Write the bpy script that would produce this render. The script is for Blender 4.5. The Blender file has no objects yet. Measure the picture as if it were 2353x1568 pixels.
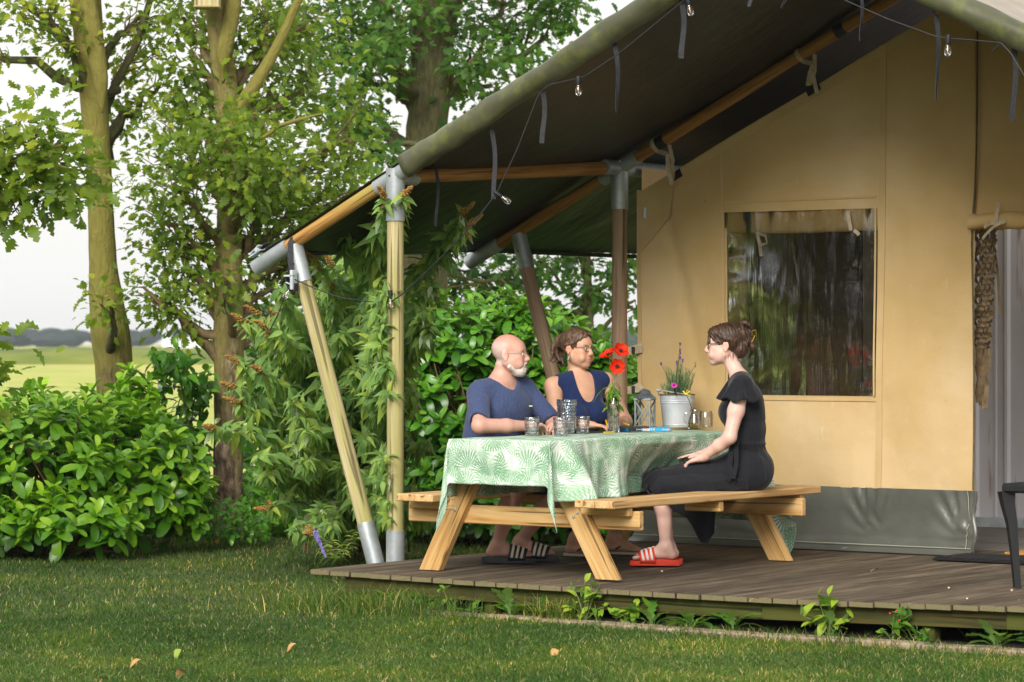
import bpy, math, random
import numpy as np
from mathutils import Vector, Matrix
random.seed(7); rng = np.random.default_rng(11)
SC = bpy.context.scene; COL = SC.collection
R = math.radians
# ---------------------------------------------------------------- camera
FP = 7000.0; CX, CY = 1176.5, 788.0           # focal length and centre in pixels of a 2353 px wide view
YAW = R(36.0); CAMZ = 1.47
CAM = np.array([11.229, -13.475, CAMZ])
FWD = np.array([-math.sin(YAW), math.cos(YAW), 0.0]); RGT = np.array([math.cos(YAW), math.sin(YAW), 0.0])
cd = bpy.data.cameras.new('camera'); cam = bpy.data.objects.new('camera', cd); COL.objects.link(cam)
cam.location = CAM; cam.rotation_euler = (R(90), 0, YAW)
cd.sensor_width = 36; cd.lens = 36 * FP / 2353; cd.shift_y = (CY - 784) / 2353
cd.clip_start = .1; cd.clip_end = 6000
cd.dof.use_dof = True; cd.dof.focus_distance = 17.6; cd.dof.aperture_fstop = 5.6
SC.camera = cam
# ---------------------------------------------------------------- light
w = bpy.data.worlds.new('World'); SC.world = w; w.use_nodes = True
nt = w.node_tree; nt.nodes.clear()
sky = nt.nodes.new('ShaderNodeTexSky'); sky.sky_type = 'NISHITA'; sky.sun_disc = False
SUN_EL, SUN_AZ = R(31), math.atan2(.34, -.94)      # direction to the sun: x = sin(az), y = cos(az)
sky.sun_elevation = SUN_EL; sky.sun_rotation = SUN_AZ; sky.dust_density = 6; sky.air_density = 1.2
hs = nt.nodes.new('ShaderNodeHueSaturation'); hs.inputs['Saturation'].default_value = .35
mx = nt.nodes.new('ShaderNodeMix'); mx.data_type = 'RGBA'; mx.inputs[0].default_value = .78   # cloud cover
nz = nt.nodes.new('ShaderNodeTexNoise'); nz.inputs['Scale'].default_value = 1.6; nz.inputs['Detail'].default_value = 4
cr = nt.nodes.new('ShaderNodeValToRGB')
cr.color_ramp.elements[0].color = (8.0, 8.1, 8.2, 1); cr.color_ramp.elements[1].color = (9.4, 9.1, 8.4, 1)
bg = nt.nodes.new('ShaderNodeBackground'); bg.inputs['Strength'].default_value = .103
wo = nt.nodes.new('ShaderNodeOutputWorld')
L = nt.links.new
L(sky.outputs[0], hs.inputs['Color']); L(hs.outputs[0], mx.inputs[6]); L(nz.outputs['Fac'], cr.inputs[0]); L(cr.outputs[0], mx.inputs[7])
L(mx.outputs[2], bg.inputs['Color']); L(bg.outputs[0], wo.inputs['Surface'])
sl = bpy.data.lights.new('sun', 'SUN'); so = bpy.data.objects.new('sun', sl); COL.objects.link(so)
sl.energy = 2.5; sl.angle = R(26); sl.color = (1.0, .95, .86)
sdir = Vector((math.sin(SUN_AZ) * math.cos(SUN_EL), math.cos(SUN_AZ) * math.cos(SUN_EL), math.sin(SUN_EL)))
so.rotation_euler = sdir.to_track_quat('Z', 'Y').to_euler(); so.location = (0, 0, 30)
SC.view_settings.view_transform = 'Standard'; SC.view_settings.look = 'None'
SC.view_settings.gamma = 1; SC.view_settings.use_curve_mapping = False; SC.view_settings.exposure = .50
SC.cycles.max_bounces = 8; SC.cycles.transparent_max_bounces = 12; SC.cycles.caustics_reflective = False; SC.cycles.caustics_refractive = False
SC.cycles.sample_clamp_indirect = 6

# ---------------------------------------------------------------- measuring helpers (where a sight line meets a real plane)
def ray(px, py): return FWD + RGT * ((px - CX) / FP) - np.array([0, 0, 1.0]) * ((py - CY) / FP)
def at(px, py, Z): return CAM + ray(px, py) * Z
def on_z(px, py, z): d = ray(px, py); return CAM + d * ((z - CAM[2]) / d[2])
def on_t(px, py, t): d = ray(px, py); return CAM + d * ((t - CAM[1]) / d[1])
def on_s(px, py, s): d = ray(px, py); return CAM + d * ((s - CAM[0]) / d[0])
def V(*a): return np.array(a, float)
def nrm(v): v = np.asarray(v, float); return v / (np.linalg.norm(v) + 1e-12)

# ---------------------------------------------------------------- tagging
def tag(o, label=None, cat=None, group=None, kind=None):
    if label: o['label'] = label
    if cat: o['category'] = cat
    if group: o['group'] = group
    if kind: o['kind'] = kind
    return o
def thing(name, label, cat, loc=(0, 0, 0), group=None):
    o = bpy.data.objects.new(name, None); COL.objects.link(o); o.location = tuple(loc); o.empty_display_size = .1
    return tag(o, label, cat, group)
def wloc(o):
    v = V(0, 0, 0)
    while o is not None: v = v + np.array(o.location); o = o.parent
    return v

# ---------------------------------------------------------------- mesh builder; every primitive also stores 'g', a grain coordinate (along, across, across)
CH = None
def chamfer_template():
    vs, key = [], {}
    for sx in (-1, 1):
        for sy in (-1, 1):
            for sz in (-1, 1):
                for a in range(3):
                    key[(sx, sy, sz, a)] = len(vs); vs.append((sx, sy, sz, a))
    fs = []
    for a in range(3):
        b, c = (a + 1) % 3, (a + 2) % 3
        for s in (-1, 1):
            q = []
            for (sb, sc_) in ((-1, -1), (1, -1), (1, 1), (-1, 1)):
                k = [0, 0, 0]; k[a] = s; k[b] = sb; k[c] = sc_; q.append(key[(*k, a)])
            fs.append(q if s > 0 else q[::-1])
    for a in range(3):
        b, c = (a + 1) % 3, (a + 2) % 3
        for sb in (-1, 1):
            for sc_ in (-1, 1):
                q = []
                for (s, f) in ((-1, b), (1, b), (1, c), (-1, c)):
                    k = [0, 0, 0]; k[a] = s; k[b] = sb; k[c] = sc_; q.append(key[(*k, f)])
                fs.append(q if sb * sc_ > 0 else q[::-1])
    for sx in (-1, 1):
        for sy in (-1, 1):
            for sz in (-1, 1):
                q = [key[(sx, sy, sz, a)] for a in range(3)]
                fs.append(q if sx * sy * sz > 0 else q[::-1])
    # face on axis a is reached full on a, inset on the others
    return vs, fs
CH = chamfer_template()

class MB:
    def __init__(s): s.v = []; s.f = []; s.g = []; s.n = 0; s.c = []
    def add(s, v, f, g=None, c=None):
        v = np.asarray(v, float)
        s.v.append(v); s.f += [[i + s.n for i in q] for q in f]; s.n += len(v)
        s.g.append(np.asarray(g, float) if g is not None else v.copy())
        s.c.append(np.full(len(v), float(c)) if np.ndim(c) == 0 and c is not None else (np.asarray(c, float) if c is not None else np.zeros(len(v))))
        return s
    def box(s, c, size, M=None, bev=.003, c_=None, rnd=True):
        """box; M rows = local axes in world; the longest axis is the grain"""
        h = np.array(size, float) / 2; bev = min(bev, h.min() * .45)
        P = []
        for (sx, sy, sz, a) in CH[0]:
            p = np.array([sx, sy, sz]) * h
            for k in range(3):
                if k != a: p[k] -= np.sign(p[k]) * bev
            P.append(p)
        P = np.array(P); la = int(np.argmax(size)); order = [la] + [k for k in range(3) if k != la]
        g = P[:, order] + (rng.uniform(-50, 50, 3) if rnd else 0)
        if M is not None: P = P @ np.asarray(M, float)
        return s.add(P + np.asarray(c, float), CH[1], g, c_)
    def beam(s, p0, p1, w, t, up=(0, 0, 1), bev=.003, c_=None):
        """timber from p0 to p1: w across, t thick (along 'up')"""
        p0, p1 = np.array(p0, float), np.array(p1, float); d = p1 - p0; L_ = np.linalg.norm(d); x = d / L_
        up = np.array(up, float); z = nrm(up - x * up.dot(x)); y = np.cross(z, x)
        return s.box((p0 + p1) / 2, (L_, w, t), np.array([x, y, z]), bev, c_)
    def tube(s, pts, r, n=10, cap=True, c_=None, squash=None):
        pts = np.array(pts, float); m = len(pts); r = np.broadcast_to(np.array(r, float), (m,))
        T = np.gradient(pts, axis=0); T /= np.linalg.norm(T, axis=1)[:, None] + 1e-12
        a = np.array([0, 0, 1.0]) if abs(T[0][2]) < .9 else np.array([1.0, 0, 0])
        N = nrm(np.cross(T[0], a)); L_ = np.r_[0, np.cumsum(np.linalg.norm(np.diff(pts, axis=0), axis=1))]
        off = rng.uniform(-50, 50, 3); P = []; G = []
        th = np.arange(n) / n * 2 * math.pi
        for i in range(m):
            N = nrm(N - T[i] * N.dot(T[i])); B = np.cross(T[i], N)
            rr = r[i] if not hasattr(r[i], '__len__') else r[i][0]
            P.append(pts[i] + rr * (np.cos(th)[:, None] * N + np.sin(th)[:, None] * B * (squash or 1)))
            G.append(np.c_[np.full(n, L_[i]), np.cos(th) * rr, np.sin(th) * rr] + off)
        F = [[i * n + k, i * n + (k + 1) % n, (i + 1) * n + (k + 1) % n, (i + 1) * n + k] for i in range(m - 1) for k in range(n)]
        if cap: F += [list(range(n))[::-1], [(m - 1) * n + k for k in range(n)]]
        return s.add(np.concatenate(P), F, np.concatenate(G), c_)
    def cyl(s, p0, p1, r0, r1=None, n=16, cap=True, c_=None, seg=1, bulge=0):
        r1 = r0 if r1 is None else r1; p0 = np.array(p0, float); p1 = np.array(p1, float)
        k = np.linspace(0, 1, seg + 1)
        pts = p0 + (p1 - p0) * k[:, None]; r = r0 + (r1 - r0) * k
        if bulge: r = r * (1 + rng.uniform(-bulge, bulge, len(r)))
        return s.tube(pts, r, n, cap, c_)
    def lathe(s, prof, c, n=24, axis=(0, 0, 1), fn=None, c_=None, capb=True, capt=False):
        """prof = [(r, h)] from the bottom up"""
        z = nrm(axis); a = np.array([1.0, 0, 0]) if abs(z[0]) < .9 else np.array([0, 1.0, 0])
        x = nrm(a - z * a.dot(z)); y = np.cross(z, x); th = np.arange(n) / n * 2 * math.pi; P = []; G = []
        for i, (r, h) in enumerate(prof):
            rr = np.full(n, r, float)
            if fn is not None: rr = rr + fn(th, h, i)
            P.append(np.array(c) + h * z + rr[:, None] * (np.cos(th)[:, None] * x + np.sin(th)[:, None] * y))
            G.append(np.c_[np.full(n, h), np.cos(th) * r, np.sin(th) * r])
        m = len(prof)
        F = [[i * n + k, i * n + (k + 1) % n, (i + 1) * n + (k + 1) % n, (i + 1) * n + k] for i in range(m - 1) for k in range(n)]
        if capb: F.append(list(range(n))[::-1])
        if capt: F.append([(m - 1) * n + k for k in range(n)])
        return s.add(np.concatenate(P), F, np.concatenate(G), c_)
    def ball(s, c, r, n=12, m=8, c_=None):
        r = np.broadcast_to(np.array(r, float), (3,))
        P = [np.array([0, 0, -1.0])]
        for i in range(1, m):
            a = -math.pi / 2 + math.pi * i / m
            for k in range(n):
                b = 2 * math.pi * k / n; P.append(np.array([math.cos(a) * math.cos(b), math.cos(a) * math.sin(b), math.sin(a)]))
        P.append(np.array([0, 0, 1.0])); P = np.array(P)
        F = [[0, 1 + (k + 1) % n, 1 + k] for k in range(n)]
        for i in range(m - 2):
            F += [[1 + i * n + k, 1 + i * n + (k + 1) % n, 1 + (i + 1) * n + (k + 1) % n, 1 + (i + 1) * n + k] for k in range(n)]
        t = len(P) - 1; F += [[t, 1 + (m - 2) * n + k, 1 + (m - 2) * n + (k + 1) % n] for k in range(n)]
        return s.add(P * r + np.array(c), F, P * r, c_)
    def grid(s, P, g=None, close=False, c_=None):
        """P[i][j] points"""
        P = np.array(P, float); a, b = P.shape[:2]
        F = [[i * b + j, i * b + j + 1, (i + 1) * b + j + 1, (i + 1) * b + j] for i in range(a - 1) for j in range(b - 1)]
        return s.add(P.reshape(-1, 3), F, None if g is None else np.array(g, float).reshape(-1, 3), c_)
    def strap(s, pts, side, wd, th=.002, c_=None):
        """flat strap through pts, 'side' = direction across"""
        pts = np.array(pts, float); side = np.array(side, float); m = len(pts)
        side = np.broadcast_to(side, (m, 3)) if side.ndim == 1 else side
        T = np.gradient(pts, axis=0); P = []
        for i in range(m):
            sd = nrm(side[i] - nrm(T[i]) * side[i].dot(nrm(T[i]))); nn = nrm(np.cross(T[i], sd))
            P += [pts[i] - sd * wd / 2 - nn * th / 2, pts[i] + sd * wd / 2 - nn * th / 2, pts[i] + sd * wd / 2 + nn * th / 2, pts[i] - sd * wd / 2 + nn * th / 2]
        F = [[i * 4 + k, i * 4 + (k + 1) % 4, i * 4 + 4 + (k + 1) % 4, i * 4 + 4 + k] for i in range(m - 1) for k in range(4)]
        F += [[3, 2, 1, 0], [(m - 1) * 4 + k for k in range(4)]]
        return s.add(P, F, None, c_)
    def prism(s, poly, d, c_=None):
        """poly = 3-D outline, extruded by vector d"""
        A = np.array(poly, float); n = len(A); d = np.array(d, float)
        F = [list(range(n))[::-1], [n + k for k in range(n)]] + [[k, (k + 1) % n, n + (k + 1) % n, n + k] for k in range(n)]
        return s.add(np.r_[A, A + d], F, None, c_)
    def build(s, name, m, parent=None, smooth=40, kind=None, org=None, label=None):
        base = wloc(parent) if parent is not None else V(0, 0, 0)
        if org is None: org = base if parent is not None else V(0, 0, 0)
        org = np.array(org, float)
        Vv = np.concatenate(s.v) - org; me = bpy.data.meshes.new(name)
        me.from_pydata(Vv.tolist(), [], s.f); me.validate()
        n = len(me.vertices)
        if n == len(Vv):
            at_ = me.attributes.new('g', 'FLOAT_VECTOR', 'POINT'); at_.data.foreach_set('vector', np.concatenate(s.g).astype(np.float32).ravel())
            a2 = me.attributes.new('rnd', 'FLOAT', 'POINT'); a2.data.foreach_set('value', np.concatenate(s.c).astype(np.float32))
        return finish(name, me, m, parent, smooth, kind, org - base, label)

def finish(name, me, m, parent=None, smooth=40, kind=None, loc=(0, 0, 0), label=None):
    for mm in (m if isinstance(m, (list, tuple)) else [m]): me.materials.append(mm)
    if smooth:
        me.polygons.foreach_set('use_smooth', np.ones(len(me.polygons), bool))
        if smooth < 180: me.set_sharp_from_angle(angle=R(smooth))
    o = bpy.data.objects.new(name, me); COL.objects.link(o); o.location = tuple(loc)
    if parent is not None: o.parent = parent
    if kind: o['kind'] = kind
    if label: o['label'] = label
    return o

def fastmesh(name, Vv, F, rnd=None, sizes=None):
    """F: (n,k) array of equal polygons"""
    me = bpy.data.meshes.new(name); Vv = np.asarray(Vv, np.float32); F = np.asarray(F, np.int32)
    me.vertices.add(len(Vv)); me.vertices.foreach_set('co', Vv.ravel())
    k = F.shape[1]; me.loops.add(F.size); me.loops.foreach_set('vertex_index', F.ravel())
    me.polygons.add(len(F)); me.polygons.foreach_set('loop_start', np.arange(len(F), dtype=np.int32) * k)
    me.update(calc_edges=True)
    if rnd is not None:
        a2 = me.attributes.new('rnd', 'FLOAT', 'POINT'); a2.data.foreach_set('value', np.asarray(rnd, np.float32))
    return me

def copy_tree(o, parent=None):
    c = o.copy(); COL.objects.link(c); c.parent = parent
    for ch in list(o.children): copy_tree(ch, c)
    return c
# ---------------------------------------------------------------- materials
def hx(h):
    c = [int(h[i:i + 2], 16) / 255 for i in (0, 2, 4)]
    return tuple(x / 12.92 if x <= .04045 else ((x + .055) / 1.055) ** 2.4 for x in c)
class NT:
    def __init__(s, name):
        s.m = bpy.data.materials.new(name); s.m.use_nodes = True; s.t = s.m.node_tree; s.t.nodes.clear()
        s.out = s.n('ShaderNodeOutputMaterial')
    def n(s, ty, **kw):
        x = s.t.nodes.new(ty)
        for k, v in kw.items():
            if k.startswith('_'): setattr(x, k[1:], v)
            else: x.inputs[k.replace('__', ' ')].default_value = v
        return x
    def l(s, a, b): s.t.links.new(a, b)
    def coord(s, kind='g'):
        if kind == 'g': return s.n('ShaderNodeAttribute', _attribute_name='g').outputs['Vector']
        return s.n('ShaderNodeTexCoord').outputs[kind]
    def mapped(s, kind, scale):
        m = s.n('ShaderNodeMapping'); m.inputs['Scale'].default_value = scale if hasattr(scale, '__len__') else (scale,) * 3
        s.l(s.coord(kind), m.inputs['Vector']); return m.outputs[0]
    def noise(s, vec, scale=1, detail=4, rough=.55, dist=0):
        x = s.n('ShaderNodeTexNoise', Scale=scale, Detail=detail, Roughness=rough, Distortion=dist); s.l(vec, x.inputs['Vector']); return x.outputs['Fac']
    def ramp(s, fac, stops):
        r = s.n('ShaderNodeValToRGB'); e = r.color_ramp.elements
        while len(e) > 1: e.remove(e[-1])
        e[0].position = stops[0][0]; e[0].color = (*stops[0][1], 1)
        for p, c in stops[1:]: x = e.new(p); x.color = (*c, 1)
        s.l(fac, r.inputs[0]); return r.outputs[0]
    def mix(s, fac, a, b, mode='MIX'):
        x = s.n('ShaderNodeMix', _data_type='RGBA', _blend_type=mode)
        for i, q in ((0, fac), (6, a), (7, b)):
            if isinstance(q, (int, float)): x.inputs[i].default_value = q
            elif isinstance(q, tuple): x.inputs[i].default_value = (*q, 1) if len(q) == 3 else q
            else: s.l(q, x.inputs[i])
        return x.outputs[2]
    def math(s, op, a, b=0, c=0):
        x = s.n('ShaderNodeMath', _operation=op)
        for i, q in enumerate((a, b, c)):
            if isinstance(q, (int, float)): x.inputs[i].default_value = q
            else: s.l(q, x.inputs[i])
        return x.outputs[0]
    def bsdf(s, col, rough=.6, bump=None, bs=.2, bd=.01, **kw):
        p = s.n('ShaderNodeBsdfPrincipled')
        for k, v in kw.items():
            k = k.replace('__', ' ')
            if isinstance(v, (int, float, tuple)): p.inputs[k].default_value = v
            else: s.l(v, p.inputs[k])
        if isinstance(col, tuple): p.inputs['Base Color'].default_value = (*col, 1)
        else: s.l(col, p.inputs['Base Color'])
        if isinstance(rough, (int, float)): p.inputs['Roughness'].default_value = rough
        else: s.l(rough, p.inputs['Roughness'])
        if bump is not None:
            b = s.n('ShaderNodeBump', Strength=bs, Distance=bd); s.l(bump, b.inputs['Height']); s.l(b.outputs[0], p.inputs['Normal'])
        s.l(p.outputs[0], s.out.inputs['Surface']); return p

def simple(name, cols, scale=8, coord='Object', rough=.6, bs=.15, bd=.004, bscale=None, detail=5, stain=None, **kw):
    t = NT(name); v = t.mapped(coord, scale); f = t.noise(v, 1, detail)
    k = len(cols); col = t.ramp(f, [(.30 + .4 * i / max(k - 1, 1), c) for i, c in enumerate(cols)]) if k > 1 else cols[0]
    if stain:
        f2 = t.noise(t.mapped(coord, stain[1]), 1, 3); m = t.ramp(f2, [(stain[2], (0, 0, 0)), (stain[2] + .12, (1, 1, 1))])
        col = t.mix(m, col, stain[0])
    bp = t.noise(t.mapped(coord, bscale), 1, 4) if bscale else f
    t.bsdf(col, rough, bp, bs, bd, **kw); return t.m

def wood(name, dark, mid, light, algae=None, rough=.7, sc=1.0, spec=.3, knots=True):
    """timber: long fibres on the grain coordinate, knots, optional green algae"""
    t = NT(name); g = t.coord('g')
    mp = t.n('ShaderNodeMapping'); mp.inputs['Scale'].default_value = (2.2 * sc, 60 * sc, 60 * sc); t.l(g, mp.inputs['Vector'])
    w1 = t.noise(mp.outputs[0], 1, 6, .6, .6)
    mp2 = t.n('ShaderNodeMapping'); mp2.inputs['Scale'].default_value = (.9 * sc, 14 * sc, 14 * sc); t.l(g, mp2.inputs['Vector'])
    w2 = t.noise(mp2.outputs[0], 1, 3, .5, 1.2)
    f = t.math('ADD', t.math('MULTIPLY', w1, .6), t.math('MULTIPLY', w2, .4))
    col = t.ramp(f, [(.33, dark), (.47, mid), (.64, light)])
    if knots:
        mp3 = t.n('ShaderNodeMapping'); mp3.inputs['Scale'].default_value = (3, 11, 11); t.l(g, mp3.inputs['Vector'])
        vo = t.n('ShaderNodeTexVoronoi', Scale=1); t.l(mp3.outputs[0], vo.inputs['Vector'])
        kn = t.ramp(vo.outputs['Distance'], [(.05, (1, 1, 1)), (.16, (0, 0, 0))])
        col = t.mix(t.math('MULTIPLY', kn, .75), col, tuple(x * .45 for x in dark))
    if algae:
        mp4 = t.n('ShaderNodeMapping'); mp4.inputs['Scale'].default_value = (1.1, 9, 9); t.l(g, mp4.inputs['Vector'])
        a = t.ramp(t.noise(mp4.outputs[0], 1, 4), [(.42, (0, 0, 0)), (.62, (1, 1, 1))])
        col = t.mix(t.math('MULTIPLY', a, .75), col, algae)
    # long drying cracks
    mp5 = t.n('ShaderNodeMapping'); mp5.inputs['Scale'].default_value = (.7, 34, 34); t.l(g, mp5.inputs['Vector'])
    ck = t.ramp(t.noise(mp5.outputs[0], 1, 2, .4), [(.345, (1, 1, 1)), (.37, (0, 0, 0))])
    col = t.mix(t.math('MULTIPLY', ck, .75), col, tuple(x * .35 for x in dark))
    t.bsdf(col, rough, t.math('SUBTRACT', w1, t.math('MULTIPLY', ck, .8)), .35, .003, **{'Specular IOR Level': spec})
    return t.m

def leafmat(name, cols, back=None, rough=.35, trans=.35, spec=.5, vein=True):
    """cols: ramp over the per-leaf value rnd; back: colour of the underside"""
    t = NT(name); a = t.n('ShaderNodeAttribute', _attribute_name='rnd').outputs['Fac']
    k = len(cols); col = t.ramp(a, [(.0 + 1.0 * i / (k - 1), c) for i, c in enumerate(cols)])
    n_ = t.noise(t.mapped('Object', 30), 1, 2); col = t.mix(.35, col, t.ramp(n_, [(.3, (.55, .55, .5)), (.7, (1.3, 1.3, 1.2))]), 'MULTIPLY')
    if back is not None:
        gm = t.n('ShaderNodeNewGeometry'); col = t.mix(gm.outputs['Backfacing'], col, back)
    p = t.bsdf(col, rough, None, **{'Specular IOR Level': spec})
    tr = t.n('ShaderNodeBsdfTranslucent'); tc = t.mix(1.0, col, (1.5, 1.6, .5), 'MULTIPLY'); t.l(tc, tr.inputs['Color'])
    ms = t.n('ShaderNodeMixShader'); ms.inputs[0].default_value = trans
    t.l(p.outputs[0], ms.inputs[1]); t.l(tr.outputs[0], ms.inputs[2]); t.l(ms.outputs[0], t.out.inputs['Surface'])
    return t.m

M = {}
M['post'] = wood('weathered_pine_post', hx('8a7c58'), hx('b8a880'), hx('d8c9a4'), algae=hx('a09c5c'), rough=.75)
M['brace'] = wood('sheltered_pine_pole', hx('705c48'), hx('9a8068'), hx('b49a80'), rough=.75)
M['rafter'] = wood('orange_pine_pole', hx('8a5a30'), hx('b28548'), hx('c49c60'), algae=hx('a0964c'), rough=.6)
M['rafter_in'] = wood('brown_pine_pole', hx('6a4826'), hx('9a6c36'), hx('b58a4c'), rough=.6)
M['table'] = wood('picnic_table_pine', hx('a0743c'), hx('c9a066'), hx('dcbc88'), rough=.55, sc=.9)
M['table_grey'] = wood('picnic_bench_top_pine', hx('a87c4c'), hx('c9a06a'), hx('dcbd8e'), rough=.65, sc=.9)
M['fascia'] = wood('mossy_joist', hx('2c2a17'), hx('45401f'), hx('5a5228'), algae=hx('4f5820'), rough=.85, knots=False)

def galv():
    t = NT('galvanised_steel'); v = t.mapped('Object', 38)
    vo = t.n('ShaderNodeTexVoronoi', Scale=1); t.l(v, vo.inputs['Vector'])
    c = t.ramp(t.math('ADD', t.math('MULTIPLY', vo.outputs['Distance'], .12), t.math('MULTIPLY', t.noise(t.mapped('Object', 5), 1, 4), .95)), [(.3, hx('8d969b')), (.55, hx('a6adb1')), (.75, hx('bfc5c8'))])
    st = t.ramp(t.noise(t.mapped('Object', (9, 9, 4)), 1, 4), [(.58, (0, 0, 0)), (.72, (1, 1, 1))])
    c = t.mix(t.math('MULTIPLY', st, .5), c, hx('77745c'))
    t.bsdf(c, .5, vo.outputs['Distance'], .03, .001, Metallic=.4, **{'Specular IOR Level': .5}); return t.m
M['galv'] = galv()
M['galv2'] = simple('zinc_bucket_metal', [hx('a8b2ba'), hx('c6ced5'), hx('dde2e6')], scale=(7, 7, 5), rough=.5, Metallic=.12, bs=.03)
M['rust'] = simple('rusty_rim', [hx('5a3b26'), hx('8b6a50')], scale=30, rough=.8)
M['strap'] = simple('black_webbing', [hx('202126'), hx('34363d')], scale=60, rough=.8)
M['black'] = simple('black_rubber', [hx('0e0f11'), hx('181a1d')], scale=20, rough=.55)
M['tie'] = simple('cream_canvas_tape', [hx('a8977c'), hx('c9bba2')], scale=30, rough=.85)
M['cable'] = simple('black_cable', [hx('1b1c20'), hx('2c2e33')], scale=20, rough=.6)

def canvas():
    t = NT('tan_tent_canvas'); o = 'Object'
    big = t.noise(t.mapped(o, (.9, .9, .7)), 1, 3)
    col = t.ramp(big, [(.3, hx('bfa06c')), (.5, hx('cbae7c')), (.7, hx('d6bd94'))])
    # rubbed pale scuffs, longer than wide
    sc_ = t.ramp(t.noise(t.mapped(o, (26, 26, 9)), 1, 3, .6), [(.66, (0, 0, 0)), (.76, (1, 1, 1))])
    zone = t.ramp(t.noise(t.mapped(o, (1.5, 1.5, 1.2)), 1, 2), [(.4, (.15, .15, .15)), (.7, (1, 1, 1))])
    col = t.mix(t.math('MULTIPLY', t.math('MULTIPLY', sc_, zone), .45), col, hx('e6d7b0'))
    sp = t.ramp(t.noise(t.mapped(o, 40), 1, 2), [(.205, (1, 1, 1)), (.225, (0, 0, 0))])
    col = t.mix(t.math('MULTIPLY', sp, .6), col, hx('6a5530'))
    mo = t.ramp(t.noise(t.mapped(o, (2.5, 2.5, 5)), 1, 5, .65), [(.45, (0, 0, 0)), (.8, (1, 1, 1))])
    col = t.mix(t.math('MULTIPLY', mo, .32), col, hx('b8924e'))
    wv = t.noise(t.mapped(o, (320, 320, 320)), 1, 1); wr = t.noise(t.mapped(o, (2.2, 2.2, 1.4)), 1, 3)
    col = t.mix(.14, col, t.ramp(wv, [(.35, (.6, .6, .6)), (.65, (1.3, 1.3, 1.3))]), 'MULTIPLY')
    t.bsdf(col, .88, t.math('ADD', wr, t.math('MULTIPLY', wv, .01)), .7, .05, **{'Specular IOR Level': .15}); return t.m
M['canvas'] = canvas()
M['canvas_seam'] = simple('canvas_seam_tape', [hx('c0a472'), hx('cfb486')], scale=(4, 4, 3), rough=.9, **{'Specular IOR Level': .15})
M['piping'] = simple('dark_canvas_piping', [hx('4c4531'), hx('6b6044')], scale=20, rough=.8)
M['skirt'] = simple('grey_pvc_groundsheet', [hx('50524c'), hx('666862')], scale=(3, 3, 4), rough=.33, bs=.25, bd=.02, bscale=(4, 4, 6), stain=(hx('8b8f88'), (9, 9, 12), .66), **{'Specular IOR Level': .5})
M['stitch'] = simple('pale_stitching', [hx('a5a793')], scale=20, rough=.8)
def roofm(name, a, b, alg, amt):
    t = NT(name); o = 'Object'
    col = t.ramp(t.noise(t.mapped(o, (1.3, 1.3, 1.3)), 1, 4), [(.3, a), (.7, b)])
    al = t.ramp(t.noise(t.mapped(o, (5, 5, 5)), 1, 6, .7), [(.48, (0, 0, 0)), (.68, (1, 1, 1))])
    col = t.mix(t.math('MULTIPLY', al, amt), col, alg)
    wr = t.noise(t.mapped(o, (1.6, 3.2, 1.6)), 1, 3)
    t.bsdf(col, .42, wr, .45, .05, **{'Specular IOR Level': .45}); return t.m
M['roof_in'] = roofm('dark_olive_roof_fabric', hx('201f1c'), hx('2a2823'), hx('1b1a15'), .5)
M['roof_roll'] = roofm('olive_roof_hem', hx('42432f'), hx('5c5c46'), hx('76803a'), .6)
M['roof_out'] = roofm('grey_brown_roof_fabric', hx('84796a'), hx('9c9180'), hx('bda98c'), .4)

def deckm():
    t = NT('weathered_grooved_deck_board'); g = t.coord('g')
    def mp(sc): m = t.n('ShaderNodeMapping'); m.inputs['Scale'].default_value = sc; t.l(g, m.inputs['Vector']); return m.outputs[0]
    f = t.noise(mp((2.5, 55, 8)), 1, 6, .65); f2 = t.noise(mp((.8, 7, 2)), 1, 3)
    col = t.ramp(t.math('ADD', t.math('MULTIPLY', f, .6), t.math('MULTIPLY', f2, .4)), [(.34, hx('2e2822')), (.5, hx('605548')), (.66, hx('998b79'))])
    al = t.ramp(t.noise(mp((.5, 3, 2)), 1, 4), [(.5, (0, 0, 0)), (.7, (1, 1, 1))]); col = t.mix(t.math('MULTIPLY', al, .3), col, hx('6a6342'))
    sx = t.n('ShaderNodeSeparateXYZ'); t.l(g, sx.inputs[0])
    rnd = t.n('ShaderNodeObjectInfo').outputs['Random']; col = t.mix(1.0, col, t.ramp(rnd, [(0, (.80, .78, .77)), (1, (1.16, 1.12, 1.06))]), 'MULTIPLY')
    wv = t.math('SINE', t.math('MULTIPLY', sx.outputs['Y'], 2 * math.pi / .0115))
    gr = t.ramp(t.math('MULTIPLY_ADD', wv, .5, .5), [(.05, (0, 0, 0)), (.45, (1, 1, 1))])
    col = t.mix(t.math('MULTIPLY', t.math('SUBTRACT', 1.0, gr), .55), col, hx('2b231b'))
    t.bsdf(col, .8, t.math('ADD', t.math('MULTIPLY', f, .5), gr), .6, .004, **{'Specular IOR Level': .3}); return t.m
M['deck'] = deckm()
def deckend():
    t = NT('deck_board_end_grain'); g = t.coord('g')
    v = t.n('ShaderNodeMapping'); v.inputs['Scale'].default_value = (0, 1, 1); t.l(g, v.inputs['Vector'])
    wv = t.n('ShaderNodeTexWave', _wave_type='RINGS', _rings_direction='X', Scale=42, Distortion=1.4, Detail=2); t.l(v.outputs[0], wv.inputs['Vector'])
    col = t.ramp(wv.outputs['Fac'], [(.2, hx('5a5138')), (.8, hx('8d8463'))])
    col = t.mix(t.math('MULTIPLY', t.ramp(t.noise(t.mapped('g', 30), 1, 4), [(.45, (0, 0, 0)), (.7, (1, 1, 1))]), .5), col, hx('5f6335'))
    t.bsdf(col, .85, wv.outputs['Fac'], .3, .003); return t.m
M['deckend'] = deckend()

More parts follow.
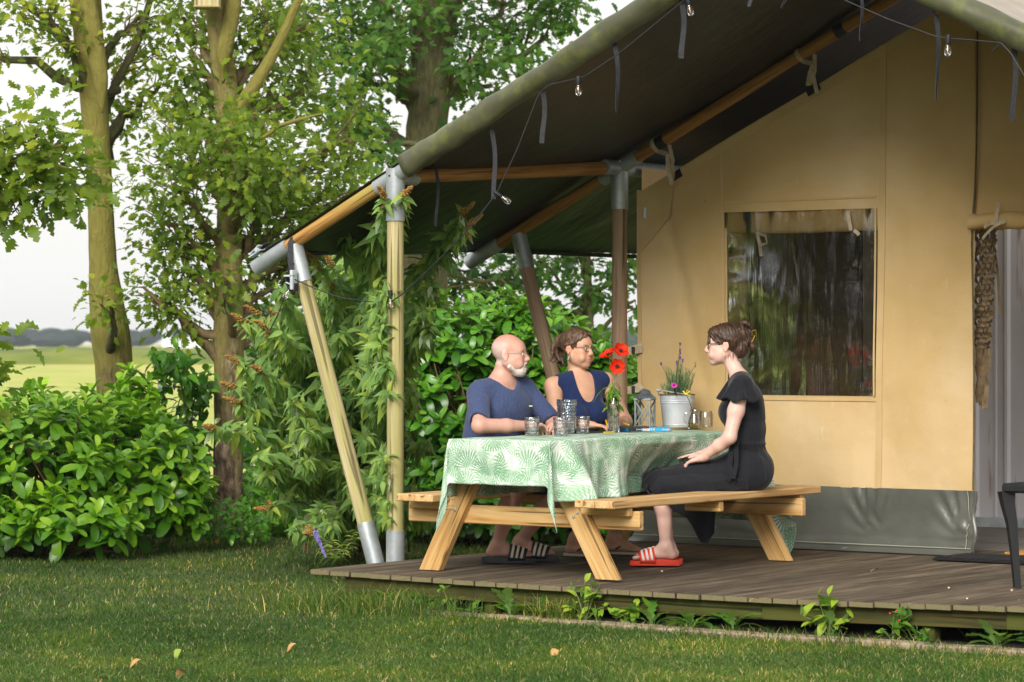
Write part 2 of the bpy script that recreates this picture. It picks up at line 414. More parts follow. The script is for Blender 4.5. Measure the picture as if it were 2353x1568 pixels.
def grassm():
    t = NT('grass_blades'); a = t.n('ShaderNodeAttribute', _attribute_name='rnd').outputs['Fac']
    pos = t.n('ShaderNodeNewGeometry').outputs['Position']
    col = t.ramp(a, [(0, hx('28441b')), (.45, hx('446327')), (.78, hx('668036')), (.90, hx('7e8a45')), (.93, hx('a79c66')), (1, hx('c9bb8c'))])
    pn = t.noise(pos, .9, 4, .6); col = t.mix(.8, col, t.ramp(pn, [(.34, (.55, .70, .48)), (.5, (1.02, 1, 1)), (.64, (1.8, 1.4, .95))]), 'MULTIPLY')
    p = t.bsdf(col, .55, None, **{'Specular IOR Level': .3})
    tr = t.n('ShaderNodeBsdfTranslucent'); t.l(t.mix(1.0, col, (1.3, 1.5, .5), 'MULTIPLY'), tr.inputs['Color'])
    ms = t.n('ShaderNodeMixShader'); ms.inputs[0].default_value = .3
    t.l(p.outputs[0], ms.inputs[1]); t.l(tr.outputs[0], ms.inputs[2]); t.l(ms.outputs[0], t.out.inputs['Surface']); return t.m
M['grass'] = grassm()
def lawnm():
    t = NT('lawn_soil'); pos = t.coord('Object')
    f = t.noise(pos, 9, 6, .7); f2 = t.noise(pos, .9, 4, .6)
    col = t.ramp(f, [(.3, hx('2c3316')), (.5, hx('46502a')), (.68, hx('716843'))])
    col = t.mix(.8, col, t.ramp(f2, [(.3, (.7, .85, .62)), (.5, (1, 1, 1)), (.7, (1.4, 1.25, 1))]), 'MULTIPLY')
    t.bsdf(col, .95, f, .6, .02); return t.m
M['lawn'] = lawnm()
def fieldm():
    t = NT('meadow_field'); pos = t.coord('Object')
    m = t.n('ShaderNodeMapping'); m.inputs['Scale'].default_value = (.05, .05, .05); t.l(pos, m.inputs['Vector'])
    f = t.noise(m.outputs[0], 1, 6, .6); f2 = t.noise(pos, .6, 5, .7)
    col = t.ramp(t.math('ADD', t.math('MULTIPLY', f, .6), t.math('MULTIPLY', f2, .4)), [(.38, hx('8a9c3c')), (.5, hx('a9b052')), (.60, hx('bfae66'))])
    t.bsdf(col, .95, f2, .5, .1); return t.m
M['field'] = fieldm()
M['reed'] = simple('reed_bank', [hx('465824'), hx('66742e'), hx('8a8a3c')], scale=(.12, .12, .8), rough=.95)
M['far'] = simple('far_tree_foliage', [hx('16241e'), hx('24362a')], scale=(.2, .2, .3), rough=.95)
M['mirrorleaf'] = leafmat('shade_tinted_garden_leaf', [hx('18301a'), hx('22421e'), hx('345624')], rough=.6, trans=.12, spec=.2)  # shade put into the leaf colour to keep the window reflection dark
M['farwall'] = simple('pale_far_wall', [hx('dfe2e4')], rough=.7)
M['brick'] = simple('kerb_brick', [hx('7c6a58'), hx('9a8772'), hx('a99a88')], scale=(9, 9, 9), rough=.9, bs=.4, bd=.006, stain=(hx('5b6144'), 5, .56))
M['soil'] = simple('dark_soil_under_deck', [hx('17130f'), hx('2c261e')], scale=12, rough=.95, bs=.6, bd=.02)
def barkm(name, d, m_, l_, moss, amt):
    t = NT(name); g = t.coord('g')
    mp = t.n('ShaderNodeMapping'); mp.inputs['Scale'].default_value = (9, 26, 26); t.l(g, mp.inputs['Vector'])
    f = t.noise(mp.outputs[0], 1, 7, .65, .4)
    col = t.ramp(f, [(.38, tuple(x * .6 for x in d)), (.5, m_), (.62, tuple(x * 1.15 for x in l_))])
    mp2 = t.n('ShaderNodeMapping'); mp2.inputs['Scale'].default_value = (1.3, 5, 5); t.l(g, mp2.inputs['Vector'])
    f2 = t.noise(mp2.outputs[0], 1, 5, .6)
    gz = t.n('ShaderNodeSeparateXYZ'); t.l(t.coord('Object'), gz.inputs[0])
    hz = t.math('MULTIPLY', t.math('SUBTRACT', gz.outputs['Z'], .9), .22)   # algae grows higher up the stem
    a = t.ramp(t.math('ADD', f2, hz), [(.42, (0, 0, 0)), (.62, (1, 1, 1))])
    col = t.mix(t.math('MULTIPLY', a, amt), col, moss)
    t.bsdf(col, .9, f, 1.0, .03); return t.m
M['bark_moss'] = barkm('mossy_bark', hx('44382a'), hx('66583e'), hx('7c6c4a'), hx('827c34'), .8)
M['bark'] = barkm('brown_bark', hx('4f4032'), hx('75624e'), hx('958270'), hx('857c3e'), .7)
M['bark_dark'] = barkm('dark_bark', hx('2e2a20'), hx('4a4433'), hx('5f573f'), hx('5f5f30'), .4)
M['twig'] = simple('twig_bark', [hx('5a4a34'), hx('85704c')], scale=20, rough=.85)
M['stemgreen'] = simple('green_stem', [hx('5f7a3c'), hx('7f8f55')], scale=20, rough=.6)

M['laurel'] = leafmat('laurel_leaf', [hx('2c5212'), hx('4a801a'), hx('74a820'), hx('a8cc34')], back=hx('6f9a34'), rough=.32, trans=.25, spec=.55)
M['hedge'] = leafmat('hedge_leaf', [hx('2a521a'), hx('3f761e'), hx('5a9426'), hx('7cae34')], back=hx('6f9440'), rough=.3, trans=.28, spec=.5)
M['oak'] = leafmat('oak_leaf', [hx('344c1c'), hx('527020'), hx('7a9029'), hx('a8ae34')], back=hx('78904a'), rough=.45, trans=.42, spec=.35)
M['oakdark'] = leafmat('dark_tree_leaf', [hx('284820'), hx('3a6026'), hx('557c2e'), hx('7a9638')], back=hx('608048'), rough=.45, trans=.4, spec=.3)
M['budd'] = leafmat('buddleia_leaf', [hx('48683a'), hx('628648'), hx('7fa252'), hx('a6b84e')], back=hx('b2c0a4'), rough=.55, trans=.25, spec=.3)
M['weed'] = leafmat('weed_leaf', [hx('355a24'), hx('4c7a28'), hx('7aa02e'), hx('a4b83c')], back=hx('6f9050'), rough=.5, trans=.3, spec=.3)
M['floret'] = simple('withered_floret', [hx('7a5630'), hx('a5793f'), hx('b39a42')], scale=50, rough=.9)
M['lilac'] = simple('lilac_floret', [hx('6f62b0'), hx('9488cf')], scale=50, rough=.7)
M['dryleaf'] = simple('dry_fallen_leaf', [hx('8a5a30'), hx('b98d52'), hx('d0b283')], scale=12, rough=.8)
GZ = -.03      # lawn level
# ---------------------------------------------------------------- ground
def sheet(name, pts, z, m):
    mb = MB(); mb.add([(x, y, z) for x, y in pts], [list(range(len(pts)))]); return mb.build(name, m, None, smooth=0, kind='structure')
def gxy(Z, X): p = CAM + FWD * Z + RGT * X; return (p[0], p[1])
sheet('field', [gxy(-60, -900), gxy(-60, 900), gxy(2600, 900), gxy(2600, -900)], -.07, M['field'])
# lawn: a gently uneven sheet
mb = MB(); P = []
for i in range(60):
    Zr = -14 + 42 * i / 59; row = []
    for j in range(50):
        X = -22 + 44 * j / 49; p = CAM + FWD * Zr + RGT * X
        row.append((p[0], p[1], .012 * math.sin(p[0] * 1.3) * math.cos(p[1] * 1.1) - .004 + GZ))
    P.append(row)
mb.grid(P); mb.build('lawn', M['lawn'], None, smooth=180, kind='structure')

# bank of reeds, far trees, glasshouse
mb = MB(); P = []
for i in range(9):
    row = []
    for j in range(60):
        X = -60 + 120 * j / 59; a = math.pi * i / 8
        p = CAM + FWD * (215 + 6 * (1 - math.cos(a))) + RGT * X
        row.append((p[0], p[1], max(0, math.sin(a)) * (1.22 + .12 * math.sin(X * .9) + .08 * math.sin(X * 2.3)) - .1))
    P.append(row)
mb.grid(P); tag(mb.build('reed_bank', M['reed'], None, smooth=180), kind='structure')
for k in range(60):   # far row of trees, each with its own rounded crown
    X = -250 + 9.5 * k + random.uniform(-3, 3); Zt = 1150 + random.uniform(-60, 60)
    if not (-215 < X < -100 or 8 < X < 75): continue
    p = CAM + FWD * Zt + RGT * X; h = random.uniform(6.6, 8.6)
    t_ = thing('far_tree', 'bluish rounded tree in the far row on the horizon beyond the meadow', 'tree', (p[0], p[1], 0), 'far trees on the horizon')
    mb = MB(); mb.cyl((p[0], p[1], -.1), (p[0], p[1], h * .5), .5, .3, 6); mb.build('trunk', M['bark_dark'], t_)
    mb = MB()
    for q in range(9):
        a = random.uniform(0, 6.28); rr = random.uniform(0, 9)
        mb.ball((p[0] + rr * math.cos(a), p[1] + rr * math.sin(a), h * random.uniform(.3, .6)), (random.uniform(4, 7), random.uniform(4, 7), h * random.uniform(.28, .42)), 9, 6)
    mb.build('crown', M['far'], t_)
for (px, wd, lab) in ((430, 14, 'pale far barn with white walls seen between the two left trunks'), (268, 6, 'small white far shed on the horizon left of the mossy trunk foot')):
    p = at(px, 790, 900); b = thing('far_barn', lab, 'barn', (p[0], p[1], 0))
    mb = MB(); mb.box((p[0], p[1], .8), (wd, 8, 2.2), np.array([RGT, FWD, [0, 0, 1]]), .01); mb.build('wall', M['farwall'], b)
    e = RGT * wd / 2
    mb = MB(); c = V(p[0], p[1], 1.9)
    mb.prism([c - e - FWD * 4.2, c - e + FWD * 4.2, c - e + V(0, 0, 1.5)], e * 2); mb.build('roof', M['galv2'], b, smooth=0)

# ---------------------------------------------------------------- deck
DZ = .17
def dzf(s): return float(np.interp(s, [-.05, 1.2, 2.67, 3.5, 4.45, 5.6], [0, -.014, -.0175, -.010, .012, .02]))
deck = thing('wooden_deck', 'low terrace of grooved weathered brown boards under the tent awning', 'deck', (0, 0, 0))
nb = 38; pitch = .1475
for k in range(nb):
    s0 = k * pitch; off = dzf(s0 + .07)
    mb = MB(); y1 = 3.75 if s0 > .05 else 3.3
    e0 = random.uniform(-.006, .006)
    mb.box((0, 0, 0), (.1415, y1 - e0, .030), None, .003)
    Vv = mb.v[0]; Vv[:, 1] += (y1 + e0) / 2; g = mb.g[0]
    Vv[:, 0] += s0 + .0735; Vv[:, 2] += DZ - .015 + off * np.clip(1 - Vv[:, 1] / 3.2, 0, 1)
    o = mb.build('board', [M['deck'], M['deckend']], deck, smooth=0)
    for pl in o.data.polygons:
        if pl.normal[1] < -.9: pl.material_index = 1
# front joist and cross joists, short posts
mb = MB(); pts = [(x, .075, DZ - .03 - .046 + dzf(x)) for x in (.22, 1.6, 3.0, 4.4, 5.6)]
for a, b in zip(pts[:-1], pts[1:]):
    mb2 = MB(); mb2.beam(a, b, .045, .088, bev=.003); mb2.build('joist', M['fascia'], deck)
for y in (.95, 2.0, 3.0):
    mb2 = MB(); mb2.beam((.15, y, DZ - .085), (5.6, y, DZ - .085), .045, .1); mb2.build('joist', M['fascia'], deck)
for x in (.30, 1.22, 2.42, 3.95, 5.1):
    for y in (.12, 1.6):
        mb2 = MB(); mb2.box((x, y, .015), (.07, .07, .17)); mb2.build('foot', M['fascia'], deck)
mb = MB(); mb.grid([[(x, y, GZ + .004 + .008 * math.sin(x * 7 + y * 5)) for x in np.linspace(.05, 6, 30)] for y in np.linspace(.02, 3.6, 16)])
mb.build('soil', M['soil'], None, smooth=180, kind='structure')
# kerb of flat bricks along the deck
kerb = thing('brick_kerb', 'row of worn flat kerb bricks between lawn and deck', 'kerb', (0, 0, 0))
x = .55; k = 0
while x < 6.2:
    ln = .195 + random.uniform(-.006, .006); y = -.13 + .02 * math.sin(x * 1.7) + random.uniform(-.006, .006)
    a = random.uniform(-.02, .02); mb = MB()
    mb.box((x + ln / 2, y, GZ - .004 + random.uniform(-.003, .003)), (ln - .008, .135, .045), np.array([[math.cos(a), math.sin(a), 0], [-math.sin(a), math.cos(a), 0], [0, 0, 1]]), .008)
    mb.build('brick', M['brick'], kerb); x += ln; k += 1
# ---------------------------------------------------------------- tent frame
TF, TB = .90, 3.10                      # planes of the front and the back frame (along y)
tent = thing('safari_tent', 'large tan canvas safari tent with olive roof, timber pole frame and open front porch', 'tent', (0, 0, 0))
SP = V(0, 0, 0)
def roofz(s, t):                        # centre line of the rafters
    z0 = np.interp(t, [TF, TB], [2.47, 2.548]); k = .485
    return z0 + k * ((s + .08) if s < 2.6 else (2.6 * 2 - s + .08))
def fr(s, t): return V(s, t, roofz(s, t))
zg = {TF: TF, TB: TB}
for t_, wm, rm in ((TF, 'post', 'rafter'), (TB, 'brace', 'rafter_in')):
    sp = -.08 if t_ == TF else .058
    j = V(sp, t_, roofz(sp, t_)); e = fr(-1.0, t_)
    bi = V(-.185 if t_ == TF else -.10, t_, 0); ti = V(-.868 if t_ == TF else -.76, t_, 0); ti[2] = roofz(ti[0], t_) - .02
    dr = nrm(fr(1, t_) - fr(0, t_)); dn = nrm(bi - ti)
    p = MB(); p.cyl((sp, t_, .1), j - V(0, 0, .02), .052, .050, 20, seg=14, bulge=.012); p.build('post', M[wm], tent)
    p = MB(); p.cyl(ti, bi + V(0,0,.0), .047, .050, 20, seg=14, bulge=.012); p.build('brace_pole', M[wm], tent)
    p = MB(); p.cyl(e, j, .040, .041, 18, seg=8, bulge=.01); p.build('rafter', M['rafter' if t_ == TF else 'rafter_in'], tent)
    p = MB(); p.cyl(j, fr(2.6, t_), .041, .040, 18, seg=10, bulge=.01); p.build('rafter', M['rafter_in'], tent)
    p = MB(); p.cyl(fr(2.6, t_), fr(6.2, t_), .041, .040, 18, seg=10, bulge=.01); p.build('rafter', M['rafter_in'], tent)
    # steel sockets
    g = MB(); g.cyl(j - V(0, 0, .27), j + V(0, 0, .045), .0575, n=24); g.build('post_socket', M['galv'], tent)
    g = MB(); g.cyl(j - dr * .155, j + dr * .16, .0475, n=24); g.build('rafter_socket', M['galv'], tent)
    q = V(0, 1, 0) if t_ == TF else V(0, -1, 0)
    g = MB(); g.cyl(j, j + q * .19 + V(0, 0, 0), .050, n=24); g.build('purlin_socket', M['galv'], tent)
    g = MB(); g.cyl(e - dr * .20, e + dr * .095, .049, n=24, cap=True); g.build('eave_socket', M['galv'], tent)
    a = ti - dn * .0; g = MB(); g.cyl(a, a + dn * .24, .053, n=24); g.build('brace_socket', M['galv'], tent)
    g = MB(); g.cyl((sp, t_, -.05), (sp, t_, .345), .056, n=24); g.build('ground_socket', M['galv'], tent)
    b2 = bi + dn * .02; g = MB(); g.cyl(b2, b2 - dn * .42, .054, n=24); g.build('ground_socket', M['galv'], tent)
    for (c, ax) in ((j + V(.0, -.056, .0), (0, -1, 0)), (a + dn * .12 + V(.0, -.052, 0), (0, -1, 0))):
        g = MB(); g.lathe([(.006, 0), (.006, .004), (0.001, .006)], c, 10, ax); g.build('bolt', M['black'], tent)
    # ratchet strap over the eave end
    r = MB(); up = nrm(np.cross(dr, V(0, 1, 0))); up = up * np.sign(up[2]); c0 = e - dr * .10
    r.strap([c0 + dr * .22 + up * .055, c0 + dr * .10 + up * .062, c0 + dr * .02 + up * .060, c0 - dr * .04 + up * .075], (0, 1, 0), .04, .004)
    r.strap([c0 - dr * .01 + up * .085, c0 + dr * .04 + up * .095, c0 + dr * .075 + up * .085], (0, 1, 0), .04, .006)
    ro = r.build('eave_strap', M['strap'], tent)
    r = MB(); r.box(c0 - dr * .055 + up * .075, (.11, .05, .008), np.array([dr, [0, 1, 0], up]), .002); r.box(c0 - dr * .05 + up * .10, (.09, .045, .006), np.array([nrm(dr + up * .2), [0, 1, 0], nrm(up - dr * .2)]), .002)
    r.cyl(c0 - dr * .03 + up * .088 - V(0, .03, 0), c0 - dr * .03 + up * .088 + V(0, .03, 0), .013, n=12); r.cyl(c0 - dr * .09 + up * .09 - V(0, .03, 0), c0 - dr * .09 + up * .09 + V(0, .03, 0), .007, n=10)
    r.build('ratchet', M['galv2'], ro)
# hanging strap and buckle on the front brace
s1 = MB(); A = on_t(667, 560, TF - .06); B = on_t(671, 636, TF - .075); s1.strap([A + V(.0, .03, .04), A, (A + B) / 2 + V(0, -.008, 0), B], RGT, .034, .003)
st = s1.build('brace_strap', M['strap'], tent)
s1 = MB(); c = on_t(671, 642, TF - .09); s1.strap([c + V(-.03, 0, .03), c + V(-.035, 0, -.02), c + V(-.01, 0, -.07), c + V(.03, 0, -.075), c + V(.035, 0, -.03), c + V(.0, 0, -.01)], (0, 1, 0), .04, .006); s1.build('strap_loop', M['strap'], st)
s1 = MB(); s1.box(c + V(.02, -.01, -.005), (.02, .05, .12), bev=.003); s1.box(c + V(-.005, -.02, .02), (.07, .03, .012), bev=.003); s1.cyl(c + V(-.03, -.02, -.02), c + V(.03, -.02, -.04), .005, n=8); s1.build('buckle', M['galv2'], st)
# purlins
j0, j1 = fr(-.08, TF), fr(.058, TB)
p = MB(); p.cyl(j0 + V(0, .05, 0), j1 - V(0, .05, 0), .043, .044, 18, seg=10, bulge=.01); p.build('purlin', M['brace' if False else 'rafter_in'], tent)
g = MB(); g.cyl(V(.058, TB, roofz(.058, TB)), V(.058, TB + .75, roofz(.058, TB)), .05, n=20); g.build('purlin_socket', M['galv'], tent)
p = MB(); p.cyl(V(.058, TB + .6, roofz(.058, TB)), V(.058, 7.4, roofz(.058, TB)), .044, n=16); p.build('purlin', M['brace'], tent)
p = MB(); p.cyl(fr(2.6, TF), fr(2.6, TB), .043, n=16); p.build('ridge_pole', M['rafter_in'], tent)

# roof: left and right slope, with inner (dark) and outer faces as one thick sheet each
def rz(s, t): return roofz(s, t) + .052 + (0 if t <= TB else 0)
tt = [TF - .03, 1.4, 1.9, 2.4, TB, 3.7, 4.6, 5.6, 6.6, 7.6]
def slope(name, ss, outer, inner):
    P = [[(s, t, rz(s, t) - .035 * math.sin(math.pi * min(max((t - TF) / (TB - TF), 0), 1)) * (1 if t < TB else 0) - .012 * math.sin(3.0 * s + 1.5 * t) * (1 if TF + .1 < t else 0)) for t in tt] for s in ss]
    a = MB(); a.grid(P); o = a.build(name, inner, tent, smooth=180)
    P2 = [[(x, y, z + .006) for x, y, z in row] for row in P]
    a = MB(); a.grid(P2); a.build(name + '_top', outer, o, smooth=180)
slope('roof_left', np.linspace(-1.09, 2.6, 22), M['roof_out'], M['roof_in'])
tt_all = tt; tt = [t_ for t_ in tt if t_ <= 4.0]; slope('roof_right', np.linspace(2.6, 6.3, 22), M['roof_out'], M['roof_in']); tt = tt_all  # right slope left off at the rear so sky light reaches the partition
# eave band along the left edge
a = MB(); a.strap([(-1.09, t, rz(-1.09, t) - .012) for t in np.linspace(TF - .03, 7.6, 20)], (0.9, 0, .45), .05, .006); a.build('eave_hem', M['strap'], tent)
# fat hem roll along the front edge: from the joint up to the ridge and down
def roll(name, s0, s1, d):
    P = []; n = 18; N_ = 60; ss = np.linspace(s0, s1, N_)
    for i, s in enumerate(ss):
        c = V(s, TF - .03, roofz(s, TF) + .006); up = nrm(V(-.485 * d, 0, 1)); row = []
        k = abs(s - s0) if d > 0 else 9
        for q in range(n):
            a_ = 2 * math.pi * q / (n - 1); ry, rz_ = .066, .070 + .004 * math.sin(s * 5)
            wr = .006 * math.exp(-k * 2.2) * math.sin(a_ * 2 + s * 38) + .004 * math.sin(s * 9 + a_ * 3) + .003 * math.sin(s * 23 - a_ * 2)
            row.append(c + V(0, 1, 0) * (-(ry + wr) * math.sin(a_)) + up * ((rz_ + wr) * math.cos(a_)))
        P.append(row)
    b = MB(); b.grid(P)
    b.f.append(list(range(n - 1))[::-1]); b.f.append([(N_ - 1) * n + q for q in range(n - 1)])
    b.build(name, M['roof_roll'], tent, smooth=180)
roll('front_hem_left', .02, 2.6, 1); roll('front_hem_right', 2.6, 6.3, -1)

# ---------------------------------------------------------------- canvas front wall (plane y = TW)
TW = 3.22
def wl(px, py): p = on_t(px, py, TW); return p[0], p[2]
WL0 = wl(1467, 460)[0]; sD, _ = wl(2240, 800)          # left edge, door edge
wx0, wzt = wl(1668, 489); wx1, _ = wl(2015, 485); _, wzb = wl(2013, 911)
_, zsk = wl(2000, 1122)                                # canvas / skirt seam height
tw = lambda px, py: wl(px, py)
s_a, z_a = wl(1480, 437); s_b, z_b = wl(2085, 68); ks = (z_b - z_a) / (s_b - s_a)
def wtop(s): return z_a + ks * ((s - s_a) if s < 2.6 else (5.2 - s - s_a))
def wy(s, z):                                          # slack in the cloth
    y = TW + .012 * math.sin(s * 2.1 + .5) * math.sin(z * 1.7) + .006 * math.sin(s * 5.3 + z * 2.2)
    y += .010 * math.sin(7 * (s * .8 + z * .6)) * math.exp(-((s - 2.0) ** 2 + (z - .9) ** 2) / .5) + .008 * math.sin(11 * (s * .5 - z)) * math.exp(-((s - .5) ** 2 + (z - 1.2) ** 2) / .3)
    y += .02 * math.exp(-((s - WL0 - .18 - (z_a - z) * .25) / .035) ** 2) * (1 if z > 1.2 else math.exp(-(1.2 - z) * 4)) * (z < z_a)
    return y
S = sorted(set(list(np.linspace(WL0, sD, 70)) + [wx0, wx1]))
def panel(name, ss, zlo, zhi, nz, m, yoff=0):
    P = [[(s, wy(s, z_) + yoff, z_) for z_ in np.linspace(zlo(s), zhi(s), nz)] for s in ss]
    a = MB(); a.grid(P); return a.build(name, m, tent, smooth=180)
c0 = lambda v: (lambda s: v)
SL = [s for s in S if s <= wx0]; SM = [s for s in S if wx0 <= s <= wx1]; SRr = [s for s in S if s >= wx1]
panel('wall_panel', SL, c0(zsk), wtop, 40, M['canvas'])
panel('wall_panel', SM, c0(zsk), c0(wzb), 16, M['canvas']); panel('wall_panel', SM, c0(wzt), wtop, 24, M['canvas'])
panel('wall_panel', SRr, c0(zsk), wtop, 40, M['canvas'])
# above and right of the door
zdr = wl(2300, 497)[1]; sE = 5.35
panel('wall_panel', np.linspace(sD - .06, 5.1, 42), c0(zdr), wtop, 20, M['canvas'], .022); panel('wall_panel', np.linspace(5.1, sE, 6), c0(zsk), wtop, 30, M['canvas'], .012)  # door opening widened out of view to let more light inside
a = MB()                                               # flap piping beside the door
pp = [on_t(x, y, TW - .02) for x, y in ((2246, 60), (2246, 200), (2244, 330), (2240, 440), (2235, 500), (2233, 560), (2236, 700), (2238, 850), (2238, 1000), (2236, 1126))]
a.tube(pp, .006, 8); a.build('flap_piping', M['piping'], tent)
# seams as thin raised tapes
def seam(p0, p1, w_=.03, m='canvas_seam', n=24, off=.006):
    a_, b_ = V(*p0), V(*p1); P = [a_ + (b_ - a_) * k for k in np.linspace(0, 1, n)]
    pts = [V(x, wy(x, z) - off, z) for x, _, z in P]
    d = nrm(b_ - a_); sd = np.cross(d, V(0, 1, 0)); q = MB(); q.strap(pts, sd, w_, .002); q.build('seam', M[m], tent)
def SS(px, py): x, z = wl(px, py); return (x, 0, z)
seam(SS(1662, 345), (wl(1662, 345)[0], 0, zsk), .02); seam(SS(2030, 105), (wl(2020, 1000)[0], 0, zsk), .045)
seam(SS(1664, 466), SS(2012, 452), .012); seam(SS(1478, 452), SS(2100, 75), .05, off=.005)
seam((SS(1668, 912)[0] - .03, 0, wzb - .02), (SS(2018, 912)[0] + .03, 0, wzb - .02), .025)
seam((WL0 + .012, 0, zsk), (WL0 + .012, 0, z_a), .03)
# corner reinforcement and grommet
a = MB(); x0, z0 = WL0, z_a
a.add([(x0 + .005, TW - .018, z0 - .02), (x0 + .30, TW - .018, z0 + .12), (x0 + .26, TW - .022, z0 - .18), (x0 + .02, TW - .022, z0 - .42)], [[0, 3, 2, 1]]); a.build('corner_patch', M['canvas_seam'], tent)
a = MB(); c = on_t(1482, 488, TW - .03); a.cyl(c + V(0, 0, .03), c - V(0, 0, .04), .012, n=8); a.build('zip_puller', M['galv2'], tent)
# grey skirt
zb0 = wl(1454, 1240)[1] - .02
def sky_(s, z):
    h = (zsk - z) / (zsk - DZ); y = TW - .016 - .05 * max(0, h - .8) / .2
    for (cs, ch, w2) in ((wl(2005, 1)[0], .52, .22), (wl(2215, 1)[0], .52, .25), (wl(1760, 1)[0], .55, .2), (wl(1600, 1)[0], .5, .2)):
        dx = (s - cs) / w2; fall = max(0, 1 - abs(dx)) * max(0, 1 - abs(h - ch * .5) / .62)
        y += .026 * fall * math.sin(14 * math.atan2(dx, (ch - h) + .25))
    y += .035 * math.sin(s * 3.3 + 2.4 * h) * h * (1 - h) * 2
    return y
P = [[(s, sky_(s, z_), z_) for z_ in np.r_[np.linspace(zsk + .004, DZ + .03, 22), DZ + .008]] for s in np.linspace(WL0 - .02, sD + .01, 110)]
for i, row in enumerate(P): row[-1] = (row[-1][0], TW - .13, DZ + .006 + max(0, dzf(row[-1][0])))
a = MB(); a.grid(P); a.build('skirt', M['skirt'], tent, smooth=180)
a = MB(); a.strap([(s, TW - .055, DZ + .045) for s in np.linspace(WL0, sD, 40)], (0, 0, 1), .004, .002); a.build('stitching', M['stitch'], tent)
a = MB(); a.strap([(sD - .03 + .01 * math.sin(z_ * 18), sky_(sD - .03, z_) - .008, z_) for z_ in np.linspace(DZ + .04, zsk, 24)], (1, 0, 0), .004, .002); a.build('stitching', M['stitch'], tent)
a = MB(); a.tube([(sD + .012 + .012 * math.sin(z_ * 26), TW - .03 + .01 * math.sin(z_ * 18), z_) for z_ in np.linspace(DZ + .01, zsk, 24)], .012, 8); a.build('flap_piping', M['skirt'], tent)
P = [[(s, TW + .02, z_) for z_ in np.linspace(zsk, DZ, 3)] for s in np.linspace(5.1, sE, 6)]; a = MB(); a.grid(P); a.build('skirt', M['skirt'], tent)

# window: clear film, frame strips, rolled blind behind with its tapes
def filmm():
    t = NT('clear_window_film'); o = t.mapped('Object', (6, 6, 1.6)); n1 = t.noise(o, 1, 2, .5, .3); n2 = t.noise(t.mapped('Object', (60, 60, 6)), 1, 3)
    n3 = t.noise(t.mapped('Object', (160, 160, 30)), 1, 2)
    h = t.math('ADD', t.math('MULTIPLY', n1, 1.0), t.math('ADD', t.math('MULTIPLY', n2, .07), t.math('MULTIPLY', n3, .012)))
    b = t.n('ShaderNodeBump', Strength=1.0, Distance=.008); t.l(h, b.inputs['Height'])
    gl = t.n('ShaderNodeBsdfGlossy', Roughness=.03); gl.inputs['Color'].default_value = (.9, .92, .95, 1); t.l(b.outputs[0], gl.inputs['Normal'])
    tr = t.n('ShaderNodeBsdfTransparent'); tr.inputs['Color'].default_value = (.80, .79, .74, 1)
    fr_ = t.n('ShaderNodeFresnel', IOR=1.75); t.l(b.outputs[0], fr_.inputs['Normal'])
    ms = t.n('ShaderNodeMixShader'); t.l(t.math('ADD', fr_.outputs[0], .08), ms.inputs[0]); t.l(tr.outputs[0], ms.inputs[1]); t.l(gl.outputs[0], ms.inputs[2])
    t.l(ms.outputs[0], t.out.inputs['Surface']); return t.m
M['film'] = filmm()
def filmy(u, v):                                       # puckers at the sewn edges
    e = math.exp(-u * 14) + math.exp(-(1 - u) * 14); e2 = math.exp(-(1 - v) * 10)
    return TW - .010 - .003 * e * math.sin(v * 26 + 3 * math.sin(v * 9)) - .003 * e2 * math.sin(u * 40) - .004 * math.sin(u * 3.1) * math.sin(v * 3.1)
P = [[(wx0 + (wx1 - wx0) * u, wy(wx0 + (wx1 - wx0) * u, wzb + (wzt - wzb) * v) + filmy(u, v) - TW, wzb + (wzt - wzb) * v) for v in np.linspace(0, 1, 60)] for u in np.linspace(0, 1, 60)]
a = MB(); a.grid(P); win = a.build('window', M['film'], tent, smooth=180)
a = MB(); P = []
zr = wl(1800, 537)[1]
for u in np.linspace(-.02, 1.02, 30):
    row = []
    for q in range(13):
        a_ = math.pi * (q / 12) ; row.append((wx0 + (wx1 - wx0) * u, TW + .050 - .035 * math.sin(a_) * (1 + .1 * math.sin(u * 20)), (wzt + zr) / 2 + .02 + (wzt - zr + .02) / 2 * math.cos(a_) - .008 * math.sin(u * 3.14)))
    P.append(row)
a.grid(P); a.build('rolled_blind', M['canvas'], win, smooth=180)
for (px, py0, py1, ln) in ((1726, 490, 532, .16), (1950, 487, 530, .03)):
    x_, z1 = wl(px, py0); x2, z2 = wl(px + 6, py1)
    a = MB(); a.strap([(x_, TW - .006, z1), (x_ + .01, TW - .010, (z1 + z2) / 2), (x2, TW - .004, z2)], (1, 0, 0), .026, .002)
    a.strap([(x2 + .02, TW - .002, z2), (x2 + .045, TW + .0, z2 - ln * .5), (x2 + .055, TW, z2 - ln)], (1, 0, .2), .024, .002)
    if ln > .1: a.strap([(x2 + .03, TW, z2 - .01), (x2 + .09, TW - .005, z2 - .03), (x2 + .10, TW, z2 - .08), (x2 + .06, TW, z2 - .085)], (.5, 0, 1), .022, .002)
    a.build('blind_tape', M['tie'], win)
for (u0, z0_, u1, z1_) in ((wx0 + .012, wzb, wx0 + .012, wzt - .1), (wx1 - .008, wzb, wx1 - .008, wzt)):
    a = MB(); a.strap([(u0, wy(u0, z) - .016, z) for z in np.linspace(z0_, z1_, 20)], (1, 0, 0), .012, .003); a.build('window_edge', M['canvas_seam'], win)

